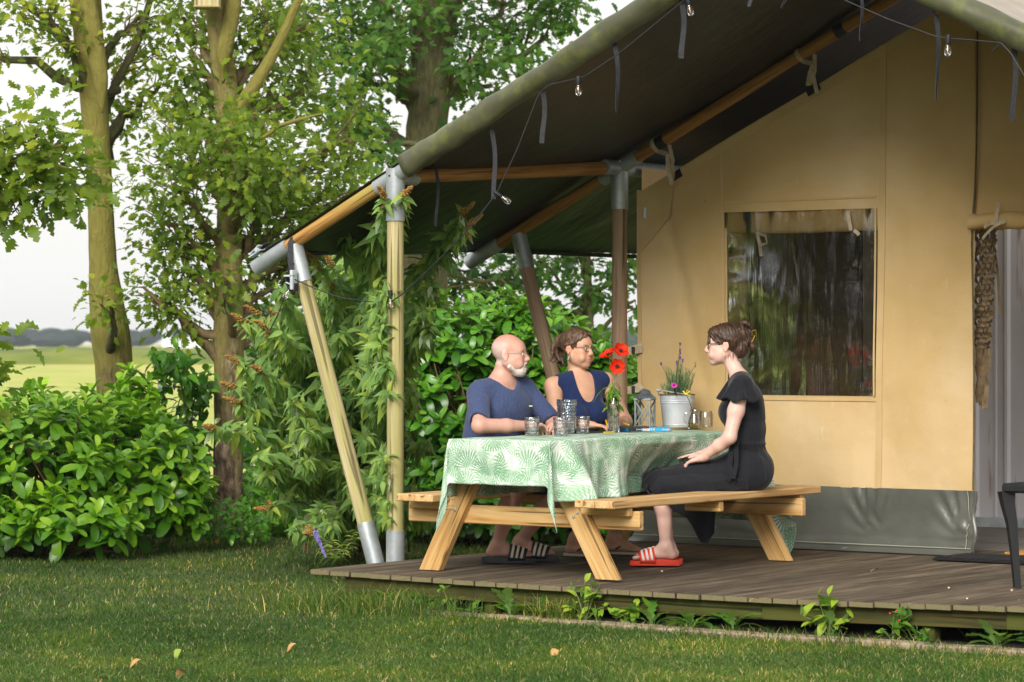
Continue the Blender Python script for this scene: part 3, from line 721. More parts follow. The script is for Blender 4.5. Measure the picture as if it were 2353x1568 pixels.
# inside: dark lining walls, floor, corrugated partition, curtain
M['inside'] = simple('brown_inner_lining', [hx('4c4030'), hx('5d4f3b')], scale=3, rough=.9)
for (x, y0, y1, zt) in ((.14, TW + .02, 7.4, 2.62), (5.3, 6.6, 7.4, 2.2)):  # right side wall cut short to let daylight onto the partition
    P = [[(x, y, z) for z in np.linspace(.1, zt, 4)] for y in np.linspace(y0, y1, 5)]; a = MB(); a.grid(P); a.build('side_wall', M['canvas'], tent)
P = [[(x, 7.4, z) for z in np.linspace(.1, roofz(x, TB), 4)] for x in np.linspace(.14, 5.3, 13)]; a = MB(); a.grid(P); a.build('back_wall', M['inside'], tent)
P = [[(x, 4.55, z) for z in np.linspace(.1, 3.2, 4)] for x in np.linspace(.16, 1.05, 5)]; a = MB(); a.grid(P); a.build('inner_wall', M['inside'], tent)
P = [[(1.06, y, z) for z in np.linspace(.1, 3.1, 4)] for y in np.linspace(4.55, 7.3, 4)]; a = MB(); a.grid(P); a.build('inner_wall', M['inside'], tent)  # unseen wall added to keep the space behind the window dark
M['floor_in'] = wood('grey_inside_floor', hx('55504c'), hx('716a64'), hx('8c847c'), rough=.5, knots=False)
a = MB(); a.box((2.8, 5.6, DZ - .01), (5.3, 3.66, .02)); a.build('floor_panel', M['floor_in'], tent)
M['panel'] = simple('grey_corrugated_panel', [hx('dcdae4'), hx('e4e2ea'), hx('eae8ee')], scale=(3, 3, 1.2), rough=.45, stain=(hx('a88f80'), (14, 14, 1.5), .62), bs=.03)
xs = []; x = 0.2; prof = []
while x < 5.3:
    prof += [(x, 0), (x + .018, .018), (x + .04, .018), (x + .058, 0), (x + .17, 0), (x + .178, .006), (x + .19, .006), (x + .198, 0)]; x += .245
P = [[(px_, 5.9 - d_, z) for z in (DZ + .06, 1.6, 3.3)] for px_, d_ in prof]; a = MB(); a.grid(P); part = a.build('partition', M['panel'], tent, smooth=25)
a = MB(); a.box((2.8, 5.87, DZ + .035), (5.0, .03, .07)); a.build('base_rail', M['galv2'], part)
# rolled door blind with bow
a = MB(); P = []
for i, s in enumerate(np.linspace(sD - .012, 5.1, 56)):
    row = []; zc = wl(2300, 508)[1]
    for q in range(17):
        a_ = 2 * math.pi * q / 16; rr = .052 + .006 * math.sin(s * 17 + a_ * 2) + .004 * math.sin(s * 41 - a_); row.append((s, TW - .03 + rr * math.cos(a_), zc + rr * .95 * math.sin(a_)))
    P.append(row)
a.grid(P); rb = a.build('door_roll', M['canvas'], tent, smooth=180)
a = MB(); c = on_t(2286, 497, TW - .10); q = lambda px, py, o=.0: on_t(px, py, TW - .09 - o)
a.strap([q(2293, 466, -.03), q(2292, 480, -.01), q(2290, 500), q(2287, 512)], RGT, .022, .002)
a.strap([q(2310, 508), q(2298, 512, .01), q(2285, 520, .01), q(2268, 536), q(2257, 549)], V(0, 0, 1) + RGT * .5, .026, .002)
a.strap([q(2262, 524), q(2270, 515, .01), q(2282, 513, .015), q(2290, 516)], V(0, 0, 1), .022, .002); a.build('door_tape', M['tie'], rb)
# taupe straps that lash the wall to the back post
for (px, py) in ((1452, 803), (1452, 893)):
    A = on_t(px - 33, py + 6, TB - .05); B = on_t(px, py + 3, TW - .06); C_ = on_t(px + 24, py - 8, TW - .01)
    a = MB(); a.strap([A + V(-.02, .05, 0), A, B, C_], (0, 0, 1), .05, .003); a.strap([B + V(0, 0, -.01), (B + C_) / 2 + V(0, -.02, -.02), C_ + V(.0, 0, -.03)], (0, .2, 1), .03, .003); a.build('lashing_strap', M['tie'], tent)
    a = MB(); a.box(B, (.045, .01, .05)); a.build('strap_buckle', M['strap'], tent)
# knotted curtain just inside the door
M['macrame'] = simple('taupe_knotted_cloth', [hx('5e4f3a'), hx('847052')], scale=20, rough=.9)
TCu = TW + .10; cA = on_t(2242, 530, TCu); cB = on_t(2289, 530, TCu); zT_ = cA[2]; zK = on_t(2250, 800, TCu)[2]; zE = on_t(2250, 930, TCu)[2]; nst_ = 7; cur = thing('macrame_curtain', 'knotted taupe cloth strip curtain hanging at the left side of the tent door', 'curtain', cA)
wd0 = cB[0] - cA[0]; row_h = (zT_ - zK) / 11
for k in range(nst_):
    pts = []; 
    for i in range(23):
        z = zT_ - i * row_h / 2; sg = 1 if ((i // 2) + k) % 2 else -1; nar = 1 - .35 * (i / 22) ** 1.5
        pts.append((cA[0] + (k + .5 + sg * (.45 if i % 2 else .05)) * wd0 / nst_ * nar, TCu + (.018 if i % 2 else -.012) * (1 if k % 2 else -1), z))
    e_ = pts[-1]
    for i in range(1, 7): pts.append((e_[0] - .006 * (k - 3) * i / 6 * .6 + .004 * math.sin(i * 2 + k), TCu + .006 * math.sin(i + k), zK + (zE - zK + random.uniform(-.03, .03)) * i / 6))
    a = MB(); a.strap(pts, [(math.cos(.9 * math.sin(i * 1.7 + k)), math.sin(.9 * math.sin(i * 1.7 + k)), 0) for i in range(len(pts))], .030, .004); a.build('knotted_strip', M['macrame'], cur)
a = MB(); pA = on_t(2278, 530, TCu + .04); a.strap([pA, on_t(2292, 620, TCu + .05), on_t(2296, 680, TCu + .05), on_t(2298, 722, TCu + .05)], (1, 0, 0), .018, .003); a.build('curtain_tie', M['macrame'], cur)
a = MB(); a.cyl(cA - V(.02, 0, -.01), cB + V(.05, 0, .01), .008, n=8); a.build('curtain_rod', M['rafter_in'], cur)
# black sleeves and cream ties round the back rafter, with velcro tabs on the canvas
def on_raft(px):                                        # rafter point below a picture column
    lo, hi = -.5, 3.5
    for _ in range(40):
        m_ = (lo + hi) / 2; p = fr(m_, TB) - CAM; x = CX + FP * p.dot(RGT) / p.dot(FWD)
        if x < px: lo = m_
        else: hi = m_
    return lo
dr = nrm(fr(1, TB) - fr(0, TB)); up = nrm(np.cross(dr, V(0, 1, 0))); up = up * np.sign(up[2])
for px in (1520, 1932):
    s = on_raft(px); c = fr(s, TB); a = MB(); a.cyl(c - dr * .035, c + dr * .035, .0445, n=20); a.build('rafter_sleeve', M['black'], tent)
for px, tx, ty in ((1508, 1552, 404), (1840, 1868, 205)):
    s = on_raft(px); c = fr(s, TB); a = MB()
    ring = [c + up * (.047 * math.cos(q)) - V(0, 1, 0) * (.047 * math.sin(q)) for q in np.linspace(-.6, 3.0, 12)]
    T_ = on_t(tx - 12, ty - 8, TW - .02); K = c - up * .09 + V(.03, -.03, 0) + dr * .04
    a.strap(ring + [K], dr, .03, .002); a.strap([K, K * .5 + T_ * .5 + V(0, -.01, 0), T_], dr, .026, .002)
    a.strap([c - up * .045 + dr * .09, K * .5 + T_ * .5 + V(.03, 0, .02), T_ + V(.01, 0, .0)], dr, .026, .002)
    a.strap([K, K + V(.01, -.01, -.09), K + V(.035, 0, -.20)], RGT, .026, .002); a.build('rafter_tie', M['tie'], tent)
    a = MB(); n_ = nrm(V(1, 0, ks)); a.box(on_t(tx, ty, TW - .012), (.10, .008, .055), np.array([n_, [0, 1, 0], np.cross(n_, V(0, 1, 0))])); a.build('velcro_tab', M['black'], tent)
# black webbing ends hanging from the front hem
def dangle(px0, py0, px1, py1, t=TF - .02, w_=.03, twist=0):
    A = on_t(px0, py0, t); B = on_t(px1, py1, t); m_ = 9; pts = []
    for i in range(m_):
        k = i / (m_ - 1); pts.append(A + (B - A) * k + RGT * .006 * math.sin(k * 5) + V(0, .01, 0) * math.sin(k * 4))
    sd = np.array([RGT * math.cos(twist * i / (m_ - 1)) + FWD * math.sin(twist * i / (m_ - 1)) for i in range(m_)])
    a = MB(); a.strap(pts, sd, w_, .003)
    a.strap([A + V(-.02, .0, .02), A, A + V(.0, 0, -.01)], FWD, .03, .004); a.build('webbing_end', M['strap'], tent)
dangle(1130, 300, 1138, 458, TF + .02, .026); dangle(1246, 204, 1249, 330, TF + .0, .028); dangle(1412, 100, 1421, 260, TF, .028, 1.2); dangle(1566, 2, 1569, 135, TF, .030)
dangle(1001, 385, 1005, 520, TF + .25, .02, 1.0); dangle(1723, -30, 1725, 16, TF, .02); dangle(1809, -30, 1800, 20, TF, .02, 1); dangle(1976, -25, 1979, 96, TF, .02, 1.5)
dangle(2151, 35, 2155, 232, TF, .026, 1.3); dangle(2330, 110, 2329, 278, TF, .028, .4)
# ---------------------------------------------------------------- leaves
def leaf_tpl(xs, ws, fold=.25, curl=.15, droop=.0, wave=0.0):
    """rows of (left, mid, right); returns verts (n,3) and quads"""
    P = []
    for i, (x, w_) in enumerate(zip(xs, ws)):
        z = -droop * x * x + curl * .3 * math.sin(x * 3.1); wv = wave * math.sin(x * 19)
        P += [(x, -w_, z + fold * w_ + wv), (x, 0, z), (x, w_, z + fold * w_ - wv)]
    F = []
    for i in range(len(xs) - 1):
        a = 3 * i; F += [[a, a + 3, a + 4, a + 1], [a + 1, a + 4, a + 5, a + 2]]
    return np.array(P, float), np.array(F, int)
T_LAUREL = [leaf_tpl([0, .05, .25, .5, .75, .93, 1], [.010, .035, .175, .225, .215, .14, .015], f, .2, d, wv) for f, d, wv in ((.3, .1, 0), (.15, .3, .01), (.4, .0, .01), (.2, .45, 0))]
T_OAK = [leaf_tpl([0, .08, .20, .32, .42, .56, .66, .80, .88, 1], [.01, .03, .24, .13, .40, .20, .36, .13, .20, .02], f, .2, d, wv) for f, d, wv in ((.2, .1, .02), (.05, .35, .03), (.35, .2, 0), (.1, -.15, .03))]
T_BUDD = [leaf_tpl([0, .04, .2, .42, .7, 1], [.008, .07, .17, .19, .11, .006], f, .3, d, wv) for f, d, wv in ((.3, .15, .01), (.2, .5, .015), (.5, .7, 0), (.15, .3, .03))]
T_DAND = [leaf_tpl([0, .2, .3, .38, .48, .55, .66, .74, .85, 1], [.02, .04, .12, .06, .17, .09, .2, .12, .16, .02], f, .3, d, .03) for f, d in ((.2, .4), (.3, .7), (.1, .2))]
T_OVAL = [leaf_tpl([0, .06, .3, .55, .8, 1], [.01, .06, .24, .27, .17, .01], f, .2, d, .01) for f, d in ((.2, .1), (.1, .3), (.3, .5))]

class Leaves:
    def __init__(s): s.p = []; s.d = []; s.n = []; s.s = []; s.r = []
    def add(s, p, d, n, size, rnd): s.p.append(p); s.d.append(d); s.n.append(n); s.s.append(size); s.r.append(rnd)
    def frames(s):
        p = np.array(s.p); d = np.array(s.d); d /= np.linalg.norm(d, axis=1)[:, None] + 1e-9
        n = np.array(s.n); n = n - d * (n * d).sum(1)[:, None]; n /= np.linalg.norm(n, axis=1)[:, None] + 1e-9
        return p, d, np.cross(n, d), n, np.array(s.s), np.array(s.r)
    def build(s, m, tpls, parent, indiv=300, name='leaf', massname='foliage', label=None):
        if not s.p: return
        p, d, b, n, sz, r = s.frames(); N = len(p); base = wloc(parent); v = rng.integers(0, len(tpls), N)
        rel = p - CAM; Z = rel @ FWD; X = rel @ RGT
        px = CX + FP * X / Z; py = CY - FP * (p[:, 2] - CAM[2]) / Z
        inview = (px > -10) & (px < 2360) & (py > -10) & (py < 1580) & (Z > 2)
        face = np.abs(n @ -FWD) * .7 + .3
        # nearest in small picture cells show best
        key = (px // 22).astype(int) * 1000 + (py // 22).astype(int); zmin = {}
        for k_, z_ in zip(key, Z): zmin[k_] = min(zmin.get(k_, 1e9), z_)
        front = np.array([math.exp(-(z_ - zmin[k_]) / .12) for k_, z_ in zip(key, Z)])
        score = face * (sz / Z) ** 2 * front * inview
        ind = np.zeros(N, bool)
        if indiv: ind[np.argsort(-score)[:min(indiv, N)]] = True; ind &= inview
        lv = 5; meshes = {}
        for i in np.nonzero(ind)[0]:
            q = min(int(r[i] * lv), lv - 1); k_ = (int(v[i]), q)
            if k_ not in meshes:
                P, F = tpls[k_[0]]; me = fastmesh(name, P, F, np.full(len(P), (q + .5) / lv)); me.materials.append(m)
                me.polygons.foreach_set('use_smooth', np.ones(len(F), bool)); meshes[k_] = me
            o = bpy.data.objects.new(name, meshes[k_]); COL.objects.link(o); o.parent = parent
            A = np.eye(4); A[:3, 0] = d[i] * sz[i]; A[:3, 1] = b[i] * sz[i]; A[:3, 2] = n[i] * sz[i]; A[:3, 3] = p[i] - base
            o.matrix_basis = Matrix(A.tolist())
        rest = np.nonzero(~ind)[0]
        if len(rest):
            VV = []; FF = []; RR = []; off = 0
            for k_ in range(len(tpls)):
                idx = rest[v[rest] == k_]
                if not len(idx): continue
                P, F = tpls[k_]; m_ = len(P)
                W = p[idx, None, :] - base + sz[idx, None, None] * (P[None, :, 0:1] * d[idx, None, :] + P[None, :, 1:2] * b[idx, None, :] + P[None, :, 2:3] * n[idx, None, :])
                VV.append(W.reshape(-1, 3)); FF.append((F[None] + (np.arange(len(idx)) * m_)[:, None, None] + off).reshape(-1, 4))
                RR.append(np.repeat(r[idx], m_)); off += len(idx) * m_
            me = fastmesh(massname, np.concatenate(VV), np.concatenate(FF), np.concatenate(RR))
            finish(massname, me, m, parent, smooth=180, kind='stuff')

def rdir(): v = rng.normal(size=3); return v / np.linalg.norm(v)
def rosette(L_, c, a, n, size, rmean=.5, spread=.1):
    """laurel shoot: leaves spiral round the axis a, the upper ones steeper"""
    a = nrm(a); x = nrm(np.cross(a, rdir())); y = np.cross(a, x); ph = random.uniform(0, 6.28)
    for i in range(n):
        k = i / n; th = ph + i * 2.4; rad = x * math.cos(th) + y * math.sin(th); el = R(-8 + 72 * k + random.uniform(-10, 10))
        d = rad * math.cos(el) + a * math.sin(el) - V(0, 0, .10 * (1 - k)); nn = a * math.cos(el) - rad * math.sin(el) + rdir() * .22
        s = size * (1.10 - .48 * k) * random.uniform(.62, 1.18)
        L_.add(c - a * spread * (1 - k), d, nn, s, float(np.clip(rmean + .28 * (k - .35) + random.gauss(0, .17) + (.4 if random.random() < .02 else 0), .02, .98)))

def ell_shoots(L_, ells, nshoot, nleaf, size, rmean, stems=None, base=None, front=True):
    """shoots over a union of ellipsoids (c, r); a share sits deeper inside"""
    made = 0; tries = 0
    wts = np.array([r[0] * r[2] for c, r in ells]); wts /= wts.sum()
    while made < nshoot and tries < nshoot * 30:
        tries += 1; c, r = ells[rng.choice(len(ells), p=wts)]; u = rdir()
        if front and u @ FWD > .35 and random.random() < .8: continue
        depth = 1.0 if random.random() < .62 else random.uniform(.55, .95)
        p = c + u * r * depth * random.uniform(.93, 1.09)
        if p[2] < .12: continue
        if any((((p - c2) / r2) ** 2).sum() < (.72 if depth == 1 else .2) for c2, r2 in ells if c2 is not c): continue
        out = nrm(u / r); a = nrm(out * .75 + V(0, 0, .65) + rdir() * .35)
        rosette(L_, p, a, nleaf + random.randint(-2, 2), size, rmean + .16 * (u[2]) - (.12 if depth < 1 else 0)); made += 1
        if stems is not None and random.random() < .3:
            q = base + V(random.uniform(-.2, .2), random.uniform(-.2, .2), 0); m_ = (p * .5 + q * .5) + V(0, 0, -.1)
            stems.tube([q, m_, p - a * .05, p], [.012, .008, .004, .003], 5, cap=False)
    return made

def E(px, py, Z, rx, ry, rz=None):
    """ellipsoid seen at px,py, distance Z, radii in picture pixels"""
    k = Z / FP; return (at(px, py, Z), V(rx * k, (rz or rx) * k, ry * k))

def frameY(ells): return ells

# ---- laurel bush on the left
g = on_z(170, 1262, 0); lb = thing('laurel_bush', 'big glossy bright green laurel bush at the left edge of the lawn', 'bush', g)
Lv = Leaves(); st = MB()
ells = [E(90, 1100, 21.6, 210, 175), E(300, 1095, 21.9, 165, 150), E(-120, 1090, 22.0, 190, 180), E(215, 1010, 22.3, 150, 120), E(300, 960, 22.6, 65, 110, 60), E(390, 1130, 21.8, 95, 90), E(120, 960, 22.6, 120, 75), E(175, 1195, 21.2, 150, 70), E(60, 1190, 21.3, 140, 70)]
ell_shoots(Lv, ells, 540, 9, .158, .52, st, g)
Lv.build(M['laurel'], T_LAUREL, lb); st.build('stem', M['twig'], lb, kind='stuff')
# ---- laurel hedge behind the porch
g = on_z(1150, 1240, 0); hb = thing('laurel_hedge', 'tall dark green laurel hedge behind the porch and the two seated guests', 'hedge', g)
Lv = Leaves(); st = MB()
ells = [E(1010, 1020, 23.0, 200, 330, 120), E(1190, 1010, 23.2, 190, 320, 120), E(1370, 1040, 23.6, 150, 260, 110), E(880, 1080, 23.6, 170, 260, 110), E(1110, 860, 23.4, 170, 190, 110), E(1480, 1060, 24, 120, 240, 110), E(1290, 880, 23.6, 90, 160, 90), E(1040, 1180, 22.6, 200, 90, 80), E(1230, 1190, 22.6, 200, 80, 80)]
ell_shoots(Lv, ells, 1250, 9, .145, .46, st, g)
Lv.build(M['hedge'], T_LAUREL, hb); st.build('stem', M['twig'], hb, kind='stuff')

# ---- buddleia by the post
def floret(m_, tip, d, ln, r0, parent, n=46):
    a = MB(); d = nrm(d); x = nrm(np.cross(d, V(.3, .2, 1))); y = np.cross(d, x)
    for i in range(n):
        k = i / n; rr = r0 * (1 - k ** 1.5 * .85) * random.uniform(.5, 1.1); th = i * 2.4
        c = tip + d * ln * k + (x * math.cos(th) + y * math.sin(th)) * rr
        s = random.uniform(.005, .009); a.ball(c, (s, s, s), 5, 3)
    a.tube([tip - d * .03, tip + d * ln * .9], [.003, .002], 5); return a.build('flower_panicle', M[m_], parent, kind='stuff' if n > 1 else None)
bb = thing('butterfly_bush', 'tall butterfly bush with drooping leaves and withered orange flower panicles beside the front post', 'bush', on_z(790, 1290, 0))
Lv = Leaves(); st = MB(); b0 = on_z(800, 1272, 0)
tips = [(800, 517), (775, 563), (728, 600), (762, 603), (765, 660), (555, 735), (592, 722), (640, 727), (610, 752), (625, 790), (545, 830), (597, 850), (535, 890), (545, 925), (488, 983), (630, 1080), (615, 1170), (715, 1225), (885, 452), (928, 447), (1062, 490), (1078, 517), (820, 745), (965, 1170)]
for i in range(82): tips.append((random.choice([random.uniform(590, 900), random.uniform(640, 900), random.uniform(760, 900), random.uniform(900, 1010)]), random.uniform(640, 1230)))
for i, (tx, ty) in enumerate(tips):
    fl = i < 24; Zt = random.uniform(18.75, 20.2) if not (1000 < tx or 870 < tx < 935) else (18.9 if tx > 1000 else 18.15)
    if tx > 900 and not fl: Zt = random.uniform(19.2, 20.2)
    tip = at(tx, ty, Zt); b = b0 + V(random.uniform(-.35, .25), random.uniform(-.1, .4), 0)
    up = max(tip[2], .2); c1 = b + V(0, 0, up * .75) + (tip - b) * .25; c2 = tip + (b - tip) * .22 + V(0, 0, .14)
    ts = np.linspace(0, 1, 22); path = [(1 - q) ** 3 * b + 3 * (1 - q) ** 2 * q * c1 + 3 * (1 - q) * q * q * c2 + q ** 3 * tip for q in ts]
    st.tube(path, np.linspace(.009, .0022, 22), 5, cap=False)
    tot = np.linalg.norm(np.diff(path, axis=0), axis=1).sum(); n_ = int(tot / .070); low = .25 if not fl else .3
    for k in range(n_):
        q = low + (1 - low) * k / n_; j_ = q * 21; a0 = int(min(j_, 20)); p = path[a0] + (path[a0 + 1] - path[a0]) * (j_ - a0); tg = nrm(path[a0 + 1] - path[a0])
        x = nrm(np.cross(tg, V(0, 0, 1) + rdir() * .3)); y = np.cross(tg, x); th = (k % 2) * 1.57 + random.uniform(-.4, .4)
        for sg in (-1, 1):
            sd = (x * math.cos(th) + y * math.sin(th)) * sg
            d = sd * .8 + tg * .4 + rdir() * .35 - V(0, 0, random.uniform(.1, .9)); s = (.128 if q < .85 else .09) * random.uniform(.6, 1.25)
            Lv.add(p, d, V(0, 0, .7) + sd * .3 + rdir() * .6 - FWD * .75, s, float(np.clip(random.gauss(.55, .2) + (.3 if random.random() < .03 else 0), 0, 1)))
        if random.random() < .35 and q > .4:      # short side shoots
            for _ in range(3): Lv.add(p + rdir() * .03, rdir() - V(0, 0, .5), V(0, 0, 1) + rdir() * .5, .08 * random.uniform(.7, 1.2), random.uniform(.3, .8))
    if fl:
        dd = nrm(tip - path[-4]); dd = nrm(dd + V(0, 0, .15) - RGT * .4 * (1 if tx < 900 else -1)); floret('floret', tip, dd, random.uniform(.09, .15), .022, bb)
        for _ in range(2): floret('floret', path[-2], nrm(dd + rdir() * .8), .06, .014, bb, 22)
Lv.build(M['budd'], T_BUDD, bb); st.build('stem', M['twig'], bb, kind='stuff')
# small lilac sprig and silvery shoots near the deck corner
lp = thing('lilac_flower_plant', 'low grey leaved plant with one lilac flower spike by the deck corner', 'plant', on_z(745, 1300, 0))
Lv = Leaves(); st = MB(); b = on_z(775, 1300, 0)
for tx, ty, f in ((724, 1226, 1), (760, 1240, 0), (818, 1212, 0), (825, 1225, 0), (790, 1262, 0), (740, 1262, 0)):
    tip = at(tx, ty, 18.6); pth = [b, (b + tip) / 2 + RGT * .03, tip]; st.tube(pth, [.004, .003, .002], 5)
    for k in range(9):
        p = b + (tip - b) * (.3 + .7 * k / 9)
        for sg in (-1, 1): Lv.add(p, RGT * sg + V(0, 0, random.uniform(-.3, .5)) - FWD * random.uniform(-.5, .5), V(0, 0, 1) + rdir() * .4, .06 * random.uniform(.7, 1.2), random.uniform(.6, 1))
    if f: floret('lilac', at(724, 1222, 18.6), at(745, 1280, 18.6) - at(722, 1225, 18.6), .17, .012, lp, 60)
Lv.build(M['budd'], T_BUDD, lp); st.build('stem', M['stemgreen'], lp, kind='stuff')

# ---------------------------------------------------------------- trees
def wob(a, b, n=7, amt=.06):
    P = [a + (b - a) * k for k in np.linspace(0, 1, n)]; ln = np.linalg.norm(b - a)
    return [P[0]] + [p + rdir() * amt * ln for p in P[1:-1]] + [P[-1]]
def pixpath(pts, Z): return [at(x, y, Z if not hasattr(Z, '__len__') else Z[i]) for i, (x, y) in enumerate(pts)]
def smoothpath(P, n=40):
    P = np.array(P); t_ = np.r_[0, np.cumsum(np.linalg.norm(np.diff(P, axis=0), axis=1))]; q = np.linspace(0, t_[-1], n)
    Q = np.stack([np.interp(q, t_, P[:, k]) for k in range(P.shape[1])], 1)
    for _ in range(2): Q[1:-1] = (Q[:-2] + 2 * Q[1:-1] + Q[2:]) / 4
    return Q
def trunk(tree, pts, widths, Z, m, name='trunk', n=18, rough=.03):
    k = (Z if not hasattr(Z, '__len__') else Z[0]) / FP
    P = np.c_[np.array(pixpath(pts, Z)), np.array(widths) * k / 2]; Q = smoothpath(P, 46)
    a = MB(); a.tube(Q[:, :3], Q[:, 3] * (1 + rng.uniform(-rough, rough, len(Q))), n); o = a.build(name, M[m], tree, smooth=180)
    return Q
def crown(tree, blobs, Q, lm, bm, nleaf=20, size=.085, rm=.45, Z=23, dens=1.0, tpl=None, indiv=300, twig='twig'):
    """blobs: (px,py,rx,ry,dZ) in the picture; a limb reaches each blob, twigs fan out in it and end in loose leaf clusters"""
    Lv = Leaves(); tw = MB(); lb_ = MB()
    for (bx, by, rx, ry, dz) in blobs:
        Zb = Z + dz; k = Zb / FP; c = at(bx, by, Zb); rr = V(rx * k, ry * k)
        dist = np.linalg.norm(Q[:, :3] - (c - V(0, 0, .5)), axis=1); st_ = Q[int(np.argmin(dist))]
        limb = wob(st_[:3], c, 8, .05); lb_.tube(limb, np.linspace(min(.05, st_[3] * .5), .012, 8), 7, cap=False)
        ncl = int(dens * (rx * ry) / 560) + 3
        for q in range(ncl):
            while True:
                u = rng.uniform(-1, 1, 3)
                if u @ u < 1: break
            p = c + RGT * u[0] * rr[0] + V(0, 0, 1) * u[1] * rr[1] + FWD * u[2] * min(rr[0], .8)
            l0 = limb[random.randint(4, 7)]; tp = wob(np.array(l0), p, 5, .07)
            if random.random() < .7: tw.tube(tp, np.linspace(.008, .003, 5), 4, cap=False)
            tone = rm + random.gauss(0, .10) + .10 * u[1]; ax = nrm(p - np.array(l0) + V(0, 0, .1))
            for j in range(nleaf + random.randint(-4, 4)):
                q3 = rng.normal(size=3) * V(1, 1, .6) * .11 + ax * random.uniform(-.22, .12)
                pp = p + q3; d = nrm(q3 * 1.5 + ax * .06 + V(0, 0, -.06)) + rdir() * .4
                Lv.add(pp, d, V(0, 0, 1) + rdir() * .75 - FWD * .25, size * random.uniform(.65, 1.2), float(np.clip(tone + random.gauss(0, .10), .01, .99)))
    lb_.build('limb', M[bm], tree, smooth=180, kind='stuff'); tw.build('twig', M[twig], tree, smooth=180, kind='stuff')
    Lv.build(M[lm], tpl or T_OAK, tree, indiv)
    return Lv

# mossy tree at the left
z1 = 23.4; t1 = thing('mossy_tree', 'leaning tree with yellow green mossy trunk behind the laurel bush at the left', 'tree', on_z(275, 1228, 0))
Q1 = trunk(t1, [(278, 1235), (276, 1060), (268, 930), (262, 830), (250, 740), (238, 640), (233, 520), (228, 400), (221, 300), (213, 200), (205, 100), (196, 0), (186, -120), (170, -260)], [112, 92, 84, 88, 92, 66, 60, 59, 60, 64, 68, 76, 60, 40], z1, 'bark_moss')
trunk(t1, [(234, 260), (232, 190), (220, 110), (208, 40), (192, -60), (170, -200)], [6, 36, 42, 40, 38, 26], z1 - .25, 'bark_moss', 'limb')
trunk(t1, [(225, 300), (262, 200), (320, 90), (350, -20), (400, -140)], [22, 20, 17, 14, 9], z1 + .3, 'bark_dark', 'limb')
B1 = [(110, 30, 120, 60, 0), (150, 90, 60, 55, -.2), (40, -10, 90, 50, 0), (310, 120, 80, 90, .6), (330, 30, 110, 60, .6), (200, -80, 220, 60, .3), (300, 250, 55, 60, .5), (370, 190, 60, 60, .8), (50, -120, 160, 70, .3), (250, 690, 32, 28, -.5), (-110, 80, 110, 120, 0)]
crown(t1, B1, Q1, 'oak', 'bark_dark', 15, .080, .78, z1, .72)
# the middle tree with the nest box
z2 = 23.3; t2 = thing('brown_trunk_tree', 'tall tree with straight brown trunk, yellow lichen above and a nest box at its fork', 'tree', on_z(524, 1228, 0))
Q2 = trunk(t2, [(524, 1232), (524, 1180), (524, 1100), (525, 950), (526, 780), (524, 620), (527, 500), (531, 400), (528, 300), (520, 220), (510, 140), (505, 60), (498, -20), (490, -160)], [90, 76, 70, 66, 72, 64, 58, 56, 58, 60, 56, 60, 66, 50], z2, 'bark')
Q2b = trunk(t2, [(530, 300), (552, 245), (590, 190), (625, 130), (655, 70), (690, -10), (720, -120)], [36, 34, 32, 26, 22, 18, 14], z2 - .15, 'bark_moss', 'limb')
trunk(t2, [(512, 190), (514, 120), (530, 50), (545, -40)], [6, 38, 38, 30], z2 - .1, 'bark_moss', 'limb')
trunk(t2, [(600, 320), (640, 290), (690, 275), (740, 262)], [8, 10, 10, 4], z2 - .9, 'bark_moss', 'limb', 8)
QQ = np.r_[Q2, Q2b]
B2 = [(420, 330, 110, 80, 0), (400, 420, 95, 70, -.5), (500, 340, 110, 60, -.7), (560, 400, 130, 90, -.8), (600, 300, 100, 80, -.5), (650, 380, 130, 90, .4), (610, 480, 140, 80, .1), (720, 470, 120, 90, .5), (700, 560, 130, 80, .6), (760, 640, 110, 70, .8),
      (640, 620, 110, 70, .5), (590, 700, 70, 60, .9), (380, 560, 70, 50, 0), (440, 620, 70, 50, 0), (430, 520, 70, 60, -.2), (370, 690, 60, 45, 0), (420, 720, 55, 36, 0), (450, 130, 60, 70, 0), (420, 40, 80, 60, .2), (590, 110, 90, 80, .2), (610, 30, 130, 60, .2), (520, 640, 60, 40, -.6), (330, 660, 40, 30, -.1),
      (720, 180, 110, 90, .8), (800, 320, 80, 120, .8), (840, 450, 60, 90, .9), (480, 210, 50, 60, .3), (430, 250, 90, 60, .4), (500, -80, 260, 60, .3), (700, 60, 90, 70, .9), (620, 200, 60, 60, .5), (355, 480, 45, 50, 0)]
crown(t2, B2, QQ, 'oak', 'twig', 18, .082, .52, z2, .98)
nb_ = thing('nest_box', 'weathered grey wooden nest box fixed high in the fork of the brown trunk', 'nest box', at(477, 10, 23.0))
a = MB(); M3 = np.array([RGT, FWD, [0, 0, 1]]); a.box(at(477, -18, 23.0), (.185, .17, .25), M3, .004); a.build('box_body', M['post'], nb_)
a = MB(); a.box(at(477, 17, 23.0), (.195, .18, .012), M3, .002); a.build('base_board', M['post'], nb_)
